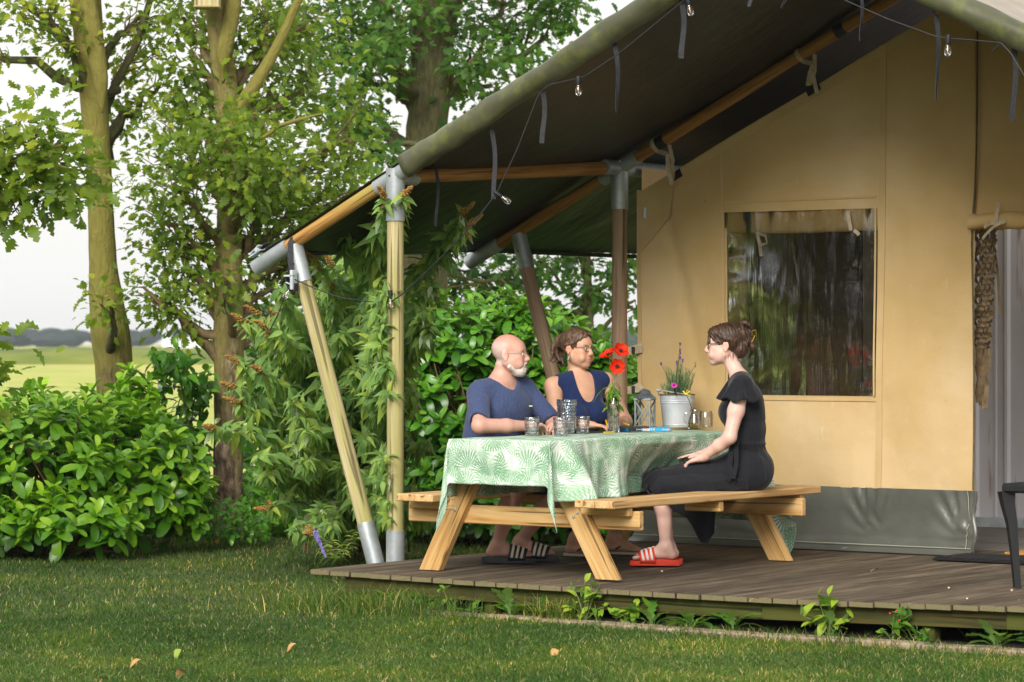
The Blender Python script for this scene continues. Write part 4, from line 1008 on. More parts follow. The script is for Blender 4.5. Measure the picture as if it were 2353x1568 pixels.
# big dark tree behind the tent roof
z3 = 29.0; t3 = thing('dark_tree', 'large dark tree rising behind the tent roof with a broad forked trunk', 'tree', on_z(990, 1150, 0))
Q3 = trunk(t3, [(975, 1145), (978, 800), (975, 500), (975, 330), (988, 240), (985, 160), (990, 80), (1010, 0), (1040, -120)], [130, 110, 100, 92, 96, 84, 96, 110, 60], z3, 'bark_dark')
Q3b = trunk(t3, [(960, 250), (925, 190), (900, 130), (885, 60), (870, -40)], [46, 40, 32, 24, 16], z3, 'bark_dark', 'limb')
Q3c = trunk(t3, [(1010, 230), (1060, 180), (1130, 150), (1200, 130), (1260, 80)], [36, 26, 20, 15, 9], z3, 'bark_dark', 'limb')
Q3d = trunk(t3, [(960, 330), (900, 330), (850, 350), (800, 400)], [14, 12, 8, 5], z3 - 1, 'bark_dark', 'limb')
B3 = [(760, 90, 100, 70, 0), (850, 60, 110, 60, 0), (920, 40, 110, 70, -.5), (820, 170, 80, 70, -.5), (1010, 60, 120, 60, .5), (1110, 50, 110, 60, 0), (1220, 60, 100, 60, 0), (1290, 20, 80, 50, 0), (900, 110, 70, 60, -1), (830, 260, 70, 70, -1), (860, 340, 60, 50, -1.2),
      (1080, 110, 90, 50, -1), (1190, 130, 80, 40, -.5), (990, 140, 60, 50, .8), (1040, 190, 60, 40, 0), (740, 30, 120, 60, 0), (880, -60, 300, 60, 0), (1150, -50, 260, 60, 0), (780, 220, 70, 90, 0), (905, 400, 40, 36, -1.5), (1130, 200, 50, 40, .5)]
crown(t3, B3, np.r_[Q3, Q3b, Q3c], 'oakdark', 'bark_dark', 18, .105, .45, z3, .85)
# trees in the gap between back poles and tent
z4 = 31.0; t4 = thing('back_tree', 'leafy tree against pale sky seen in the gap under the porch roof', 'tree', on_z(1350, 1120, 0))
Q4 = trunk(t4, [(1340, 1115), (1345, 900), (1352, 760), (1350, 640), (1345, 520), (1350, 300)], [50, 40, 26, 20, 16, 10], z4, 'bark_dark')
trunk(t4, [(1470, 720), (1420, 690), (1370, 680), (1300, 700)], [8, 7, 5, 3], z4, 'bark_dark', 'limb', 8)
B4 = [(1240, 600, 90, 50, 0), (1330, 590, 90, 50, 0), (1430, 600, 80, 50, 0), (1380, 660, 60, 36, 0), (1270, 690, 80, 40, 0), (1150, 620, 90, 50, 0), (1050, 620, 90, 60, 0), (960, 640, 80, 60, 0), (1210, 760, 60, 40, 0), (1340, 480, 200, 60, 0), (1460, 690, 30, 30, 0), (1500, 560, 60, 80, 0), (1040, 690, 80, 40, 0), (880, 600, 80, 80, -1), (1480, 800, 40, 40, 0), (1320, 780, 40, 30, 0)]
crown(t4, B4, Q4, 'oakdark', 'bark_dark', 18, .11, .36, z4, .75)
# branch of a nearer tree reaching in from the left
z5 = 19.0; t5 = thing('broad_leaved_tree', 'near tree outside the left edge whose branches of broad leaves reach into the sky', 'tree', on_z(-420, 1300, 0))
Q5 = trunk(t5, [(-420, 1310), (-400, 900), (-380, 600), (-370, 300), (-360, 0)], [100, 80, 70, 60, 50], z5, 'bark')
Q5b = trunk(t5, [(-375, 560), (-220, 470), (-60, 400), (60, 360), (150, 330)], [40, 30, 20, 12, 5], z5, 'bark', 'limb', 10)
B5 = [(20, 290, 50, 45, 0), (90, 310, 60, 45, 0), (60, 370, 90, 50, 0), (150, 360, 50, 50, 0), (110, 430, 60, 36, 0), (30, 460, 60, 50, 0), (170, 400, 30, 40, 0), (-60, 380, 90, 90, 0), (-200, 300, 140, 120, 0), (-30, 780, 34, 30, 0), (-40, 900, 46, 50, 0)]
crown(t5, B5, np.r_[Q5, Q5b], 'oak', 'bark', 11, .12, .58, z5, .8)
# shrub with arching stems between the two trunks
z6 = 22.6; t6 = thing('arching_shrub', 'dark leafy shrub arching between the mossy trunk and the brown trunk', 'shrub', on_z(400, 1215, 0))
Lv = Leaves(); st = MB(); b = on_z(400, 1225, 0)
for i in range(34):
    tip = at(random.uniform(330, 490), random.uniform(790, 1130), z6 + random.uniform(-.4, .5)); bb0 = b + V(random.uniform(-.2, .3), random.uniform(-.2, .2), 0)
    c1 = bb0 + V(0, 0, tip[2] * 1.0) + (tip - bb0) * .15; ts = np.linspace(0, 1, 16); path = [(1 - q) ** 2 * bb0 + 2 * (1 - q) * q * c1 + q * q * tip for q in ts]; st.tube(path, np.linspace(.008, .002, 16), 5, cap=False)
    for k in range(24):
        q = .3 + .7 * k / 24; j_ = q * 15; a0 = int(min(j_, 14)); p = path[a0] + (path[a0 + 1] - path[a0]) * (j_ - a0); tg = nrm(path[a0 + 1] - path[a0])
        Lv.add(p, rdir() * .7 + tg * .5 - V(0, 0, .4), V(0, 0, 1) + rdir() * .6 - FWD * .3, .11 * random.uniform(.7, 1.15), float(np.clip(random.gauss(.38, .16), 0, 1)))
Lv.build(M['hedge'], T_OVAL, t6); st.build('stem', M['twig'], t6, kind='stuff')
# dense undergrowth in the shade behind the bushes
for (x0, x1, y0, y1, Z_, n_, lab, sz, rm) in ((560, 760, 1060, 1230, 23.6, 900, 'bright green undergrowth between the brown trunk and the butterfly bush', .10, .75), (560, 960, 700, 1240, 25.5, 3800, 'dense dark green shrubs in the shade behind the butterfly bush', .13, .30), (360, 620, 1150, 1240, 22.3, 900, 'low ivy like ground plants round the foot of the brown trunk', .055, .5), (-60, 520, 1120, 1230, 24.5, 800, 'shaded low plants behind the laurel bush', .09, .35)):
    o = thing('undergrowth', lab, 'undergrowth', on_z((x0 + x1) / 2, 1240, 0)); Lv = Leaves()
    for i in range(n_):
        p = at(random.uniform(x0, x1), y0 + (y1 - y0) * random.random() ** .8, Z_ + random.uniform(-.4, .6)); p[2] = max(p[2], .02)
        Lv.add(p, rdir() + V(0, 0, .2), V(0, 0, 1) + rdir() * .6 - FWD * .4, sz * random.uniform(.6, 1.2), float(np.clip(random.gauss(rm, .15), 0, 1)))
    Lv.build(M['hedge'], T_OVAL, o, indiv=0)

# trees in front of the camera's left, mirrored in the window
for i, (x, y, h, lab) in enumerate(((-5, -15, 9, 'roadside tree far left of the deck, seen only mirrored in the tent window'), (-9.5, -19, 10, 'second tree mirrored in the tent window, further left'), (-2.0, -20, 9, 'third tree mirrored in the tent window, nearest to the photographer'), (-13, -23, 11, 'rearmost tree mirrored in the tent window'), (-6.5, -24, 10, 'slim tree behind the first mirrored tree'), (-1, -12, 6, 'bushy small tree mirrored in the tent window at its right side'), (-8, -13, 7, 'bushy small tree mirrored low in the tent window'))):
    t_ = thing('garden_tree', lab, 'tree', (x, y, 0)); a = MB(); a.tube([(x, y, -.1), (x + .1, y, h * .3), (x - .1, y + .1, h * .6), (x, y, h * .9)], [.24, .17, .12, .03], 12); a.build('trunk', M['bark_dark'], t_)
    Lv = Leaves(); 
    for q in range(105):
        u = rdir() * random.random() ** .33; c = V(x, y, h * .52) + u * V(2.8, 2.8, h * .50)
        for j in range(22): Lv.add(c + rng.normal(size=3) * .30, rdir(), V(0, 0, 1) + rdir() * .8, .30 * random.uniform(.6, 1.2), random.uniform(.1, .7))
    Lv.build(M['mirrorleaf'], T_OVAL, t_, indiv=0)

hd = thing('reflection_hedge', 'tall hedge far left of the deck, added out of view to darken the reflection in the tent window', 'hedge', (-9, -12, 0)); Lv = Leaves()  # unseen hedge added to darken what the window mirrors
for i in range(1500):
    x = random.uniform(-16, -4); Lv.add(V(x, -11.5 - .25 * (x + 4) * 0 + random.gauss(0, .35) - .15 * (x + 10), random.uniform(0, 2.6) + .4 * math.sin(x * 1.7)), rdir(), V(0, 1, .3) + rdir() * .6, .32 * random.uniform(.6, 1.2), random.uniform(0, .8))
Lv.build(M['mirrorleaf'], T_OVAL, hd, indiv=0)
# ---------------------------------------------------------------- weeds along the deck
def weed(px, py, lab, tpl, mname, n, ln, rm, up=.6, name='weed', stem=0, Zoff=0, cat='weed', wid=None):
    b = on_t(px, py, -.045); b[2] = GZ + .012; o = thing(name, lab, cat, b); Lv = Leaves(); st = MB()
    for i in range(n):
        th = i * 2.4 + random.uniform(-.3, .3); k = i / n; rad = V(math.cos(th), math.sin(th) * .5, 0)
        p = b + rad * .015; el = random.uniform(.3, 1.0) * up
        if stem:
            tp = b + RGT * random.uniform(-wid, wid) + V(0, random.uniform(-.06, .04), random.uniform(.3, 1) * stem); st.tube([b, (b + tp) / 2 + V(0, 0, .02), tp], [.003, .0025, .0015], 4, cap=False)
            for j in range(6):
                p2 = b + (tp - b) * (.35 + .65 * j / 5) ; Lv.add(p2, rdir() * .9 + V(0, 0, .15), V(0, 0, 1) + rdir() * .5, ln * random.uniform(.7, 1.15), float(np.clip(random.gauss(rm, .14), 0, 1)))
        else: Lv.add(p, rad * math.cos(el * 1.4) + V(0, 0, math.sin(el * 1.4)), V(0, 0, 1) - rad * .4 + rdir() * .3, ln * random.uniform(.65, 1.15), float(np.clip(random.gauss(rm, .12), 0, 1)))
    Lv.build(M[mname], tpl, o)
    if stem: st.build('stem', M['stemgreen'], o, kind='stuff')
weed(958, 1412, 'leafy dandelion clump under the deck edge near its left end', T_DAND, 'weed', 13, .17, .30)
weed(1040, 1412, 'small upright weed with paired oval leaves beside the dandelion clump', T_OVAL, 'weed', 4, .055, .6, stem=.16, wid=.05)
weed(1175, 1420, 'ragged dandelion with long toothed leaves against the dark deck gap', T_DAND, 'weed', 11, .18, .28, up=.8)
weed(1345, 1425, 'yellow green creeping plant with oval leaves reaching the deck edge', T_OVAL, 'weed', 7, .065, .85, stem=.24, wid=.16)
weed(1435, 1432, 'low yellow green seedling clump right of the creeping plant', T_OVAL, 'weed', 6, .07, .8, stem=.10, wid=.10)
weed(1500, 1440, 'tall thin dandelion in front of the deck middle', T_DAND, 'weed', 9, .15, .3, up=.8)
weed(1590, 1447, 'flat dandelion rosette on the kerb bricks', T_DAND, 'weed', 12, .14, .32, up=.5)
weed(1905, 1438, 'bright green sucker shoot with oval leaves in front of the right deck gap', T_OVAL, 'weed', 7, .085, .92, stem=.22, wid=.16)
weed(2050, 1448, 'round leaved plant with red berries below the right deck edge', T_OVAL, 'weed', 6, .075, .35, stem=.16, wid=.10)
weed(2290, 1462, 'coarse wrinkled weed leaves at the right end of the kerb', T_DAND, 'weed', 8, .20, .25, up=.6)
a = MB()
for px, py in ((2061, 1405), (2066, 1426), (2045, 1410)): a.ball(at(px, py, 14.9), .006, 8, 6)
a.build('berry', simple('red_berry', [hx('b8331c')], rough=.3), bpy.data.objects['weed.008'])

# ---------------------------------------------------------------- more small weeds, clover in the lawn
weed(905, 1398, 'broad leaved weed next to the metal post foot under the deck', T_DAND, 'weed', 9, .15, .5, up=.8)
weed(1085, 1425, 'small dandelion rosette on the kerb left of the deck middle', T_DAND, 'weed', 8, .12, .45, up=.5)
weed(1255, 1432, 'low weed leaves at the foot of the tall grass tuft', T_DAND, 'weed', 9, .14, .3, up=.7)
weed(1685, 1450, 'narrow leaved weed leaning over the kerb under the right half of the deck', T_DAND, 'weed', 6, .15, .4, up=.9)
weed(2120, 1455, 'low creeping weed between the berry plant and the coarse weed', T_OVAL, 'weed', 5, .05, .45, stem=.07, wid=.10)
Lv = Leaves(); cb_ = thing('clover', 'low clover and plantain leaves scattered through the lawn', 'clover', (0, 0, 0)); cb_['kind'] = 'stuff'
for i in range(420):
    Zr = random.uniform(11.5, 17); X = random.uniform(-1, 1) * (Zr * .172 + .3); p = CAM + FWD * Zr + RGT * X; p[2] = GZ + .018
    if p[0] > -.1 and p[1] > -.25: continue
    for j in range(random.randint(3, 7)): Lv.add(p + V(random.gauss(0, .03), random.gauss(0, .03), random.uniform(0, .012)), rdir() * V(1, 1, .3), V(0, 0, 1) + rdir() * .35, random.uniform(.014, .030), random.uniform(.0, .35))
Lv.build(M['weed'], T_OVAL, cb_, indiv=0)
# ---------------------------------------------------------------- grass
def blades(n, region, hmin, hmax, wd, dryp=.10, name='grass', bias=1.0):
    p, ok = region(n); p = p[ok]; n = len(p)
    h = rng.uniform(hmin, hmax, n) * (1 + .25 * np.sin(p[:, 0] * 2.3) * np.cos(p[:, 1] * 2.9)); th = rng.uniform(0, 2 * math.pi, n); ln = np.abs(rng.normal(0, .95, n)) * h
    side = np.c_[np.cos(th), np.sin(th), np.zeros(n)]; f2 = rng.uniform(0, 2 * math.pi, n); lean = np.c_[np.cos(f2), np.sin(f2), np.zeros(n)] * ln[:, None]; w_ = wd * rng.uniform(.6, 1.3, n)[:, None]
    up = np.c_[np.zeros(n), np.zeros(n), h]
    b0, b1 = p - side * w_ / 2, p + side * w_ / 2; m = p + lean * .35 + up * .6; m0, m1 = m - side * w_ * .36, m + side * w_ * .36; t_ = p + lean + up
    VV = np.stack([b0, b1, m0, m1, t_], 1).reshape(-1, 3); F = np.array([[0, 1, 3], [0, 3, 2], [2, 3, 4]]); FF = (F[None] + (np.arange(n) * 5)[:, None, None]).reshape(-1, 3)
    patch = .10 * np.sin(p[:, 0] * .9 + 1.3) * np.sin(p[:, 1] * 1.1) + .05 * np.sin(p[:, 0] * 3.1 + p[:, 1] * 2.3)
    r = np.clip(rng.normal(.42, .16, n) + patch, 0, .84); dry = rng.random(n) < dryp * (1 + 3 * np.clip(patch, 0, 1) * 4); r[dry] = rng.uniform(.86, 1, dry.sum())
    me = fastmesh(name, VV, FF, np.repeat(r, 5)); o = finish(name, me, M['grass'], None, smooth=0, kind='stuff'); return o
def lawn_region(z0, z1, pw=1.0):
    def f(n):
        Zr = z0 + (z1 - z0) * rng.random(n) ** pw; X = rng.uniform(-1, 1, n) * (Zr * .172 + .5)
        p = CAM[None] + FWD[None] * Zr[:, None] + RGT[None] * X[:, None]; p[:, 2] = .012 * np.sin(p[:, 0] * 1.3) * np.cos(p[:, 1] * 1.1) - .004 + GZ
        deckin = (p[:, 0] > .02) & (p[:, 1] > -.20 + .02 * np.sin(p[:, 0] * 7)) | ((p[:, 0] > .5) & (p[:, 1] > -.215)); return p, ~deckin
    return f
tag(blades(230000, lawn_region(11.2, 16.5, .95), .012, .031, .0044, .06), 'mown lawn grass with scattered dry blades in the foreground', 'grass')
tag(blades(130000, lawn_region(16.5, 24.5, 1.0), .014, .036, .0055, .08), 'lawn grass in front of the bushes', 'grass')
def tuft_region(cx, cy, rx, ry):
    def f(n):
        p = np.c_[rng.normal(cx, rx, n), rng.normal(cy, ry, n), np.full(n, GZ)]; return p, np.ones(n, bool)
    return f
c = on_z(760, 1400, 0); tag(blades(1900, tuft_region(c[0] + .1, c[1] + .2, .30, .16), .05, .14, .0045, .08, 'long_grass'), 'long uncut grass round the left deck corner', 'grass')
tag(blades(1900, tuft_region(3.0, -.205, 1.8, .045), .02, .060, .004, .25, 'edge_grass'), 'ragged dry grass growing over the brick kerb', 'grass')
c = on_z(1280, 1415, 0); tag(blades(420, tuft_region(c[0], c[1], .10, .04), .08, .19, .004, .25, 'grass_tuft'), 'tall grass tuft in front of the deck left of the creeping plant', 'grass')
c = on_z(2330, 1462, 0); tag(blades(160, tuft_region(c[0], c[1], .12, .04), .10, .22, .006, .15, 'grass_tuft'), 'tall grass tuft at the right end of the kerb', 'grass')
# fallen leaves
Lv = 0
for i, (px, py, lab, m_) in enumerate(((150, 1393, 'curled tan fallen leaf on the lawn at the far left', 'dryleaf'), (420, 1540, 'yellow fallen leaf near the bottom edge of the lawn', 'dryleaf'), (250, 1560, 'pale round fallen leaf at the very bottom of the lawn', 'dryleaf'), (415, 1492, 'grey green fallen leaf lying on the lawn', 'budd'), (1278, 1492, 'crumpled pale fallen leaf on the lawn before the deck', 'dryleaf'), (325, 1518, 'dark orange fallen leaf on the lawn left of the yellow one', 'dryleaf'), (497, 1240, 'yellow fallen leaf at the foot of the brown trunk', 'floret'), (408, 1196, 'orange dead leaf under the laurel bush', 'floret'), (680, 1480, 'thin brown leaf on the lawn below the deck corner', 'dryleaf'))):
    p = on_z(px, py, GZ + .035); tp = T_OVAL[2]; P_, F_ = tp; me = fastmesh('fallen_leaf', P_ * V(1, 1.3, 1.5), F_, np.full(len(P_), .9))
    o = finish('fallen_leaf', me, M[m_], None, 180); o.location = p; o.scale = (.055,) * 3; o.rotation_euler = (random.uniform(-.3, .3), random.uniform(-.2, .3), random.uniform(0, 6)); tag(o, lab, 'leaf', 'fallen leaves on the lawn')
# ---------------------------------------------------------------- picnic table
def bd(s): return DZ + dzf(s) * .7
TC = 1.21; TY0, TY1 = .22, 2.38; LEGY = (.42, 2.16)
tb = thing('picnic_table', 'light pine picnic table with attached benches standing on the deck', 'picnic table', (TC, 1.3, DZ))
ZT = .925; ZB = .61
def part(nm, p0, p1, w_, th, up=(0, 0, 1), m='table', bev=.005):
    a = MB(); a.beam(p0, p1, w_, th, up, bev); return a.build(nm, M[m], tb)
for i in range(5):
    x = TC - .01 + (i - 2) * .131; part('table_board', (x, TY0 + .01, ZT - .022), (x, TY1 - .01, ZT - .022), .126, .04)
for sx, bx in ((-1, (TC - .80 + .067 + .07, TC - .80 + .067 + .07 + .135)), (1, (TC + .51 + .067, TC + .51 + .067 + .135))):
    for x in bx: part('bench_board', (x, TY0 - .03 + random.uniform(-.004, .004), ZB - .021), (x, TY1 + .02, ZB - .021), .13, .042, m='table_grey')
    xc = sum(bx) / 2; pt = part('bench_cleat', (xc - .12, 1.3, ZB - .075), (xc + .12, 1.3, ZB - .075), .045, .06)
for y in LEGY:
    o_ = -.026 if y < 1 else .026
    part('cross_beam', (TC - .80, y, ZB - .115), (TC + .80, y, ZB - .115), .045, .105)
    part('bench_cleat', (TC - .76, y + o_ * 1.9, ZB - .065), (TC - .42, y + o_ * 1.9, ZB - .065), .045, .05); part('bench_cleat', (TC + .44, y + o_ * 1.9, ZB - .065), (TC + .76, y + o_ * 1.9, ZB - .065), .045, .05)
    part('table_cleat', (TC - .05 - .34, y, ZT - .075), (TC - .05 + .34, y, ZT - .075), .045, .06)
    for sx in (-1, 1):
        f = V(TC + sx * .615, y - .045 * (1 if y < 1 else -1), DZ); t_ = V(TC - .02 + sx * .22, y - .045 * (1 if y < 1 else -1), ZT - .045)
        d = nrm(t_ - f); a = MB(); hw = .062 / abs(d[2]); poly = [f + V(-hw, -.0225, 0), f + V(hw, -.0225, 0), t_ + V(hw, -.0225, 0), t_ + V(-hw, -.0225, 0)]
        a.prism(poly, V(0, .045, 0)); L0 = np.array(a.v[0]); al = (L0 - f) @ d; pr = (L0 - f) @ np.array([d[2], 0, -d[0]]); a.g[0] = np.c_[al, pr, L0[:, 1]] + rng.uniform(-50, 50, 3)
        a.build('leg', M['table'], tb, smooth=0)
        for q in (.46, .54) if sx > 0 else (.5,):
            c = f + (t_ - f) * q + V(0, -.0225, 0); c = V(c[0] + (q - .5) * .1, c[1], ZB - .09 - (q - .5) * .3); b = MB(); b.lathe([(.010, 0), (.010, .002), (.007, .007), (.001, .009)], c, 12, (0, -1, 0)); b.build('bolt', M['galv'], tb)

# ---------------------------------------------------------------- tablecloth
def clothm():
    t = NT('palm_leaf_print_cotton'); uv = t.coord('g')
    def layer(sc, off, nst, dark, mid):
        m = t.n('ShaderNodeMapping'); m.inputs['Scale'].default_value = (sc, sc * 1.0, 0); m.inputs['Location'].default_value = off; t.l(uv, m.inputs['Vector'])
        w_ = t.n('ShaderNodeTexNoise', Scale=1.4, Detail=2); t.l(m.outputs[0], w_.inputs['Vector'])
        vo = t.n('ShaderNodeTexVoronoi', Scale=1, Randomness=.75, _voronoi_dimensions='2D'); t.l(m.outputs[0], vo.inputs['Vector'])
        df = t.n('ShaderNodeVectorMath', _operation='SUBTRACT'); t.l(m.outputs[0], df.inputs[0]); t.l(vo.outputs['Position'], df.inputs[1])
        sp = t.n('ShaderNodeSeparateXYZ'); t.l(df.outputs[0], sp.inputs[0]); an = t.math('ARCTAN2', sp.outputs['Y'], sp.outputs['X'])
        sv = t.n('ShaderNodeSeparateColor'); t.l(vo.outputs['Color'], sv.inputs[0])
        rot = t.math('MULTIPLY', sv.outputs[0], 6.283); r = vo.outputs['Distance']
        ab = t.math('ADD', an, rot); bend = t.math('MULTIPLY', t.math('MULTIPLY', r, r), t.math('SUBTRACT', sv.outputs[2], .5))
        st = t.math('SINE', t.math('MULTIPLY', t.math('ADD', ab, bend), nst))
        gap = t.math('COSINE', t.math('ADD', ab, 0.0))
        strokes = t.ramp(t.math('ADD', t.math('MULTIPLY', st, .5), t.math('MULTIPLY', w_.outputs['Fac'], .6)), [(.18, (0, 0, 0)), (.42, (1, 1, 1))])
        edge = t.ramp(t.math('ADD', r, t.math('MULTIPLY', w_.outputs['Fac'], .25)), [(.14, (0, 0, 0)), (.19, (1, 1, 1)), (.60, (1, 1, 1)), (.74, (0, 0, 0))])
        fan = t.ramp(gap, [(-.75 * .5 + .0, (0, 0, 0)), (-.1, (1, 1, 1))])
        mask = t.math('MULTIPLY', t.math('MULTIPLY', strokes, edge), fan)
        c = t.mix(t.math('MULTIPLY', sv.outputs[1], 1.0), dark, mid); return mask, c
    col = t.mix(0.0, hx('dfe9e0'), hx('dfe9e0'))
    for sc, off, n_, d_, m_, amt in ((7.2, (3.1, 1.7, 0), 30, hx('a2c4a8'), hx('c2dac6'), .85), (6.0, (.3, .8, 0), 26, hx('7aa882'), hx('a4c6a8'), .8), (5.2, (7.3, 4.8, 0), 28, hx('5a8c6a'), hx('8cb494'), .8), (6.4, (11.3, 2.8, 0), 24, hx('5e9068'), hx('94ba9a'), .8), (7.6, (17.3, 9.8, 0), 26, hx('6d9c76'), hx('a0c2a4'), .75), (5.7, (21.3, 5.1, 0), 30, hx('558a64'), hx('8cb492'), .75)):
        mk, c = layer(sc, off, n_, d_, m_); col = t.mix(t.math('MULTIPLY', mk, amt), col, c)
    wv = t.noise(t.mapped('g', (6, 6, 6)), 1, 3); fine = t.noise(t.mapped('g', 420), 1, 1)
    t.bsdf(col, .85, t.math('ADD', wv, t.math('MULTIPLY', fine, .01)), .35, .02, **{'Specular IOR Level': .2}); return t.m
M['cloth'] = clothm()
cx0, cx1 = TC - .345, TC + .328; cy0, cy1 = TY0 - .015, TY1 + .015
OS, OE = .345, .262                       # overhang at the long sides and at the ends
def cloth_pt(u, v):                     # unfolded cloth coordinates -> drape
    ax = (cx0 - u) if u < cx0 else (u - cx1 if u > cx1 else 0); ay = (cy0 - v) if v < cy0 else (v - cy1 if v > cy1 else 0)
    x = min(max(u, cx0), cx1); y = min(max(v, cy0), cy1); sx = -1 if u < cx0 else 1; sy = -1 if v < cy0 else 1
    z = ZT + .004 + .0012 * math.sin(u * 31 + v * 13) ; rr = .012
    if ax <= 0 and ay <= 0: return V(x, y, z)
    if ax > 0 and ay > 0:
        r = math.hypot(ax, ay); ph = math.atan2(ay, ax); k = math.sin(2 * ph)
        out = r * (.05 + .40 * k * k * k) * (1 + .15 * math.sin(3 * ph + r * 9)); th = math.pi / 4 + (ph - math.pi / 4) * .9
        out *= (.45 if sx < 0 else 1); dn = math.sqrt(max(r * r - out * out, 0)) * (1 + .26 * k); ox, oy = out * math.cos(th), out * math.sin(th)
        return V(x + sx * (rr * min(1, r / .02) + ox * .9), y + sy * (rr * min(1, r / .02) + oy * .9), z - dn * .99)
    a = ax if ax > 0 else ay; q = v if ax > 0 else u; L0 = (cy0, cy1) if ax > 0 else (cx0, cx1); e = min(q - L0[0], L0[1] - q)
    w_ = min(1, max(e, 0) / .25); amp = .05 * (a ** 1.3) / .3 * w_
    rip = amp * (math.sin(q * 15.0 + .8) + .5 * math.sin(q * 37 + 1.1 + a * 4) + .25 * math.sin(q * 70)) * .5 + .04 * a * (1 + .2 * math.sin(q * 5)) + .004 * math.sin(a * 24 + q * 6)
    c0_ = a if a < .015 else .015
    dn = max(a - .008, 0)
    if ax > 0:
        bl = sum(math.exp(-((q - yl) / .10) ** 2) for yl in (LEGY[0] - .04, LEGY[1] + .04)); rip += bl * (.50 * a + .012 * min(1, a / .03)) * (1 if sx > 0 else .3)
        if sx > 0: rip -= .20 * math.exp(-((q - 1.40) / .36) ** 4) * min(1, max(a - .05, 0) / .2)
        return V(x + sx * (min(a, rr) + rip), y, z - dn * .985)
    return V(x, y + sy * (min(a, rr) + rip), z - dn * .985)
us = np.unique(np.r_[np.linspace(cx0 - OS, cx0, 36), np.linspace(cx0, cx1, 20), np.linspace(cx1, cx1 + OS, 36), cx0 - .006, cx0 - .012, cx1 + .006, cx1 + .012])
vs = np.unique(np.r_[np.linspace(cy0 - OE, cy0, 28), np.linspace(cy0, cy1, 170), np.linspace(cy1, cy1 + .56, 44), cy0 - .006, cy0 - .012, cy1 + .006, cy1 + .012])
P = [[cloth_pt(u, v) for v in vs] for u in us]; G = [[(u, v, 0) for v in vs] for u in us]
a = MB(); a.grid(P, G); a.f = [q[::-1] for q in a.f]
cl = a.build('tablecloth', M['cloth'], None, smooth=180); tag(cl, 'white tablecloth printed with green palm fronds draped over the picnic table', 'tablecloth')
md = cl.modifiers.new('thick', 'SOLIDIFY'); md.thickness = .0016; md.offset = 0
ZC = ZT + .006

# ---------------------------------------------------------------- things on the table
def glassm(name, col, rough=.0, ior=1.45, bump=None, mixc=.5):
    t = NT(name); p = t.n('ShaderNodeBsdfPrincipled', Roughness=rough, IOR=ior); p.inputs['Base Color'].default_value = (*col, 1); p.inputs['Transmission Weight'].default_value = 1
    tr = t.n('ShaderNodeBsdfTransparent'); tr.inputs['Color'].default_value = (*col, 1); ms = t.n('ShaderNodeMixShader'); ms.inputs[0].default_value = mixc
    t.l(p.outputs[0], ms.inputs[1]); t.l(tr.outputs[0], ms.inputs[2]); t.l(ms.outputs[0], t.out.inputs['Surface']); return t.m
def pressed(name, tint, fac, sc, bs=1.0):
    t = NT(name); tr = t.n('ShaderNodeBsdfTransparent'); tr.inputs['Color'].default_value = (*tint, 1); gl = t.n('ShaderNodeBsdfGlossy', Roughness=.06); gl.inputs['Color'].default_value = (.95, .97, 1, 1)
    g = t.n('ShaderNodeMapping'); g.inputs['Scale'].default_value = (sc, sc, sc * .8); t.l(t.coord('Object'), g.inputs['Vector']); vo = t.n('ShaderNodeTexVoronoi', Scale=1, _distance='MANHATTAN', Randomness=.2); t.l(g.outputs[0], vo.inputs['Vector'])
    b = t.n('ShaderNodeBump', Strength=bs, Distance=.004); t.l(vo.outputs['Distance'], b.inputs['Height']); t.l(b.outputs[0], gl.inputs['Normal']); f = t.n('ShaderNodeLayerWeight', Blend=.35); t.l(b.outputs[0], f.inputs['Normal'])
    ms = t.n('ShaderNodeMixShader'); t.l(t.math('MULTIPLY_ADD', f.outputs['Fresnel'], .8, fac), ms.inputs[0]); t.l(tr.outputs[0], ms.inputs[1]); t.l(gl.outputs[0], ms.inputs[2]); t.l(ms.outputs[0], t.out.inputs['Surface']); return t.m
M['glass'] = pressed('clear_glass', (.97, .985, .99), .04, 30, .15); M['tumbler'] = pressed('pressed_clear_glass', (.985, .99, 1), .07, 62, .55); M['glassgrey'] = pressed('grey_pressed_glass', (.78, .82, .86), .08, 70, .6); M['tea'] = glassm('yellow_tea', (.85, .68, .16), mixc=.5); M['water'] = glassm('water', (.95, .97, .96), ior=1.33, mixc=.6)
def tumbler(px, py, H, r, lab, water, pat):
    b = on_z(px, py, ZC); o = thing('drinking_glass', lab, 'glass', b, 'pressed glass tumblers on the table')
    fn = lambda th, h, i: .0022 * np.sign(np.sin(th * pat + h * 220)) * np.abs(np.sin(th * pat - h * 220)) * (1 if .15 * H < h < .88 * H and i < 12 else 0)
    prof = [(r * .80, 0), (r * .86, .003)] + [(r * (.88 + .12 * k), .006 + (H - .006) * k) for k in np.linspace(0, 1, 10)] + [(r - .0015, H + .001), (r - .003, H)] + [((r - .0035) * (.88 + .12 * k), .012 + (H - .012) * k) for k in np.linspace(1, 0, 6)] + [(.001, .011)]
    a = MB(); a.lathe(prof, b, 40, fn=fn); a.build('glass_body', M['tumbler'], o, smooth=60)
    if water:
        a = MB(); rw = r * (.88 + .12 * water) - .004; a.lathe([(r * .8, .013), (rw, H * water), (.001, H * water)], b, 28); a.build('water', M['water'], o)
    return o
tumbler(1222, 1002, .108, .044, 'pressed glass tumbler half full of water, first from the left beside the man', .5, 8)
tumbler(1288, 1002, .106, .043, 'pressed glass tumbler with water standing in front of the grey pitcher', .45, 10)
tumbler(1339, 997, .104, .041, 'empty pressed glass tumbler just right of the grey pitcher', 0, 12)
b = on_z(1302, 998, ZC); o = thing('glass_pitcher', 'tall grey pressed glass pitcher with medallions and a spout', 'pitcher', b)
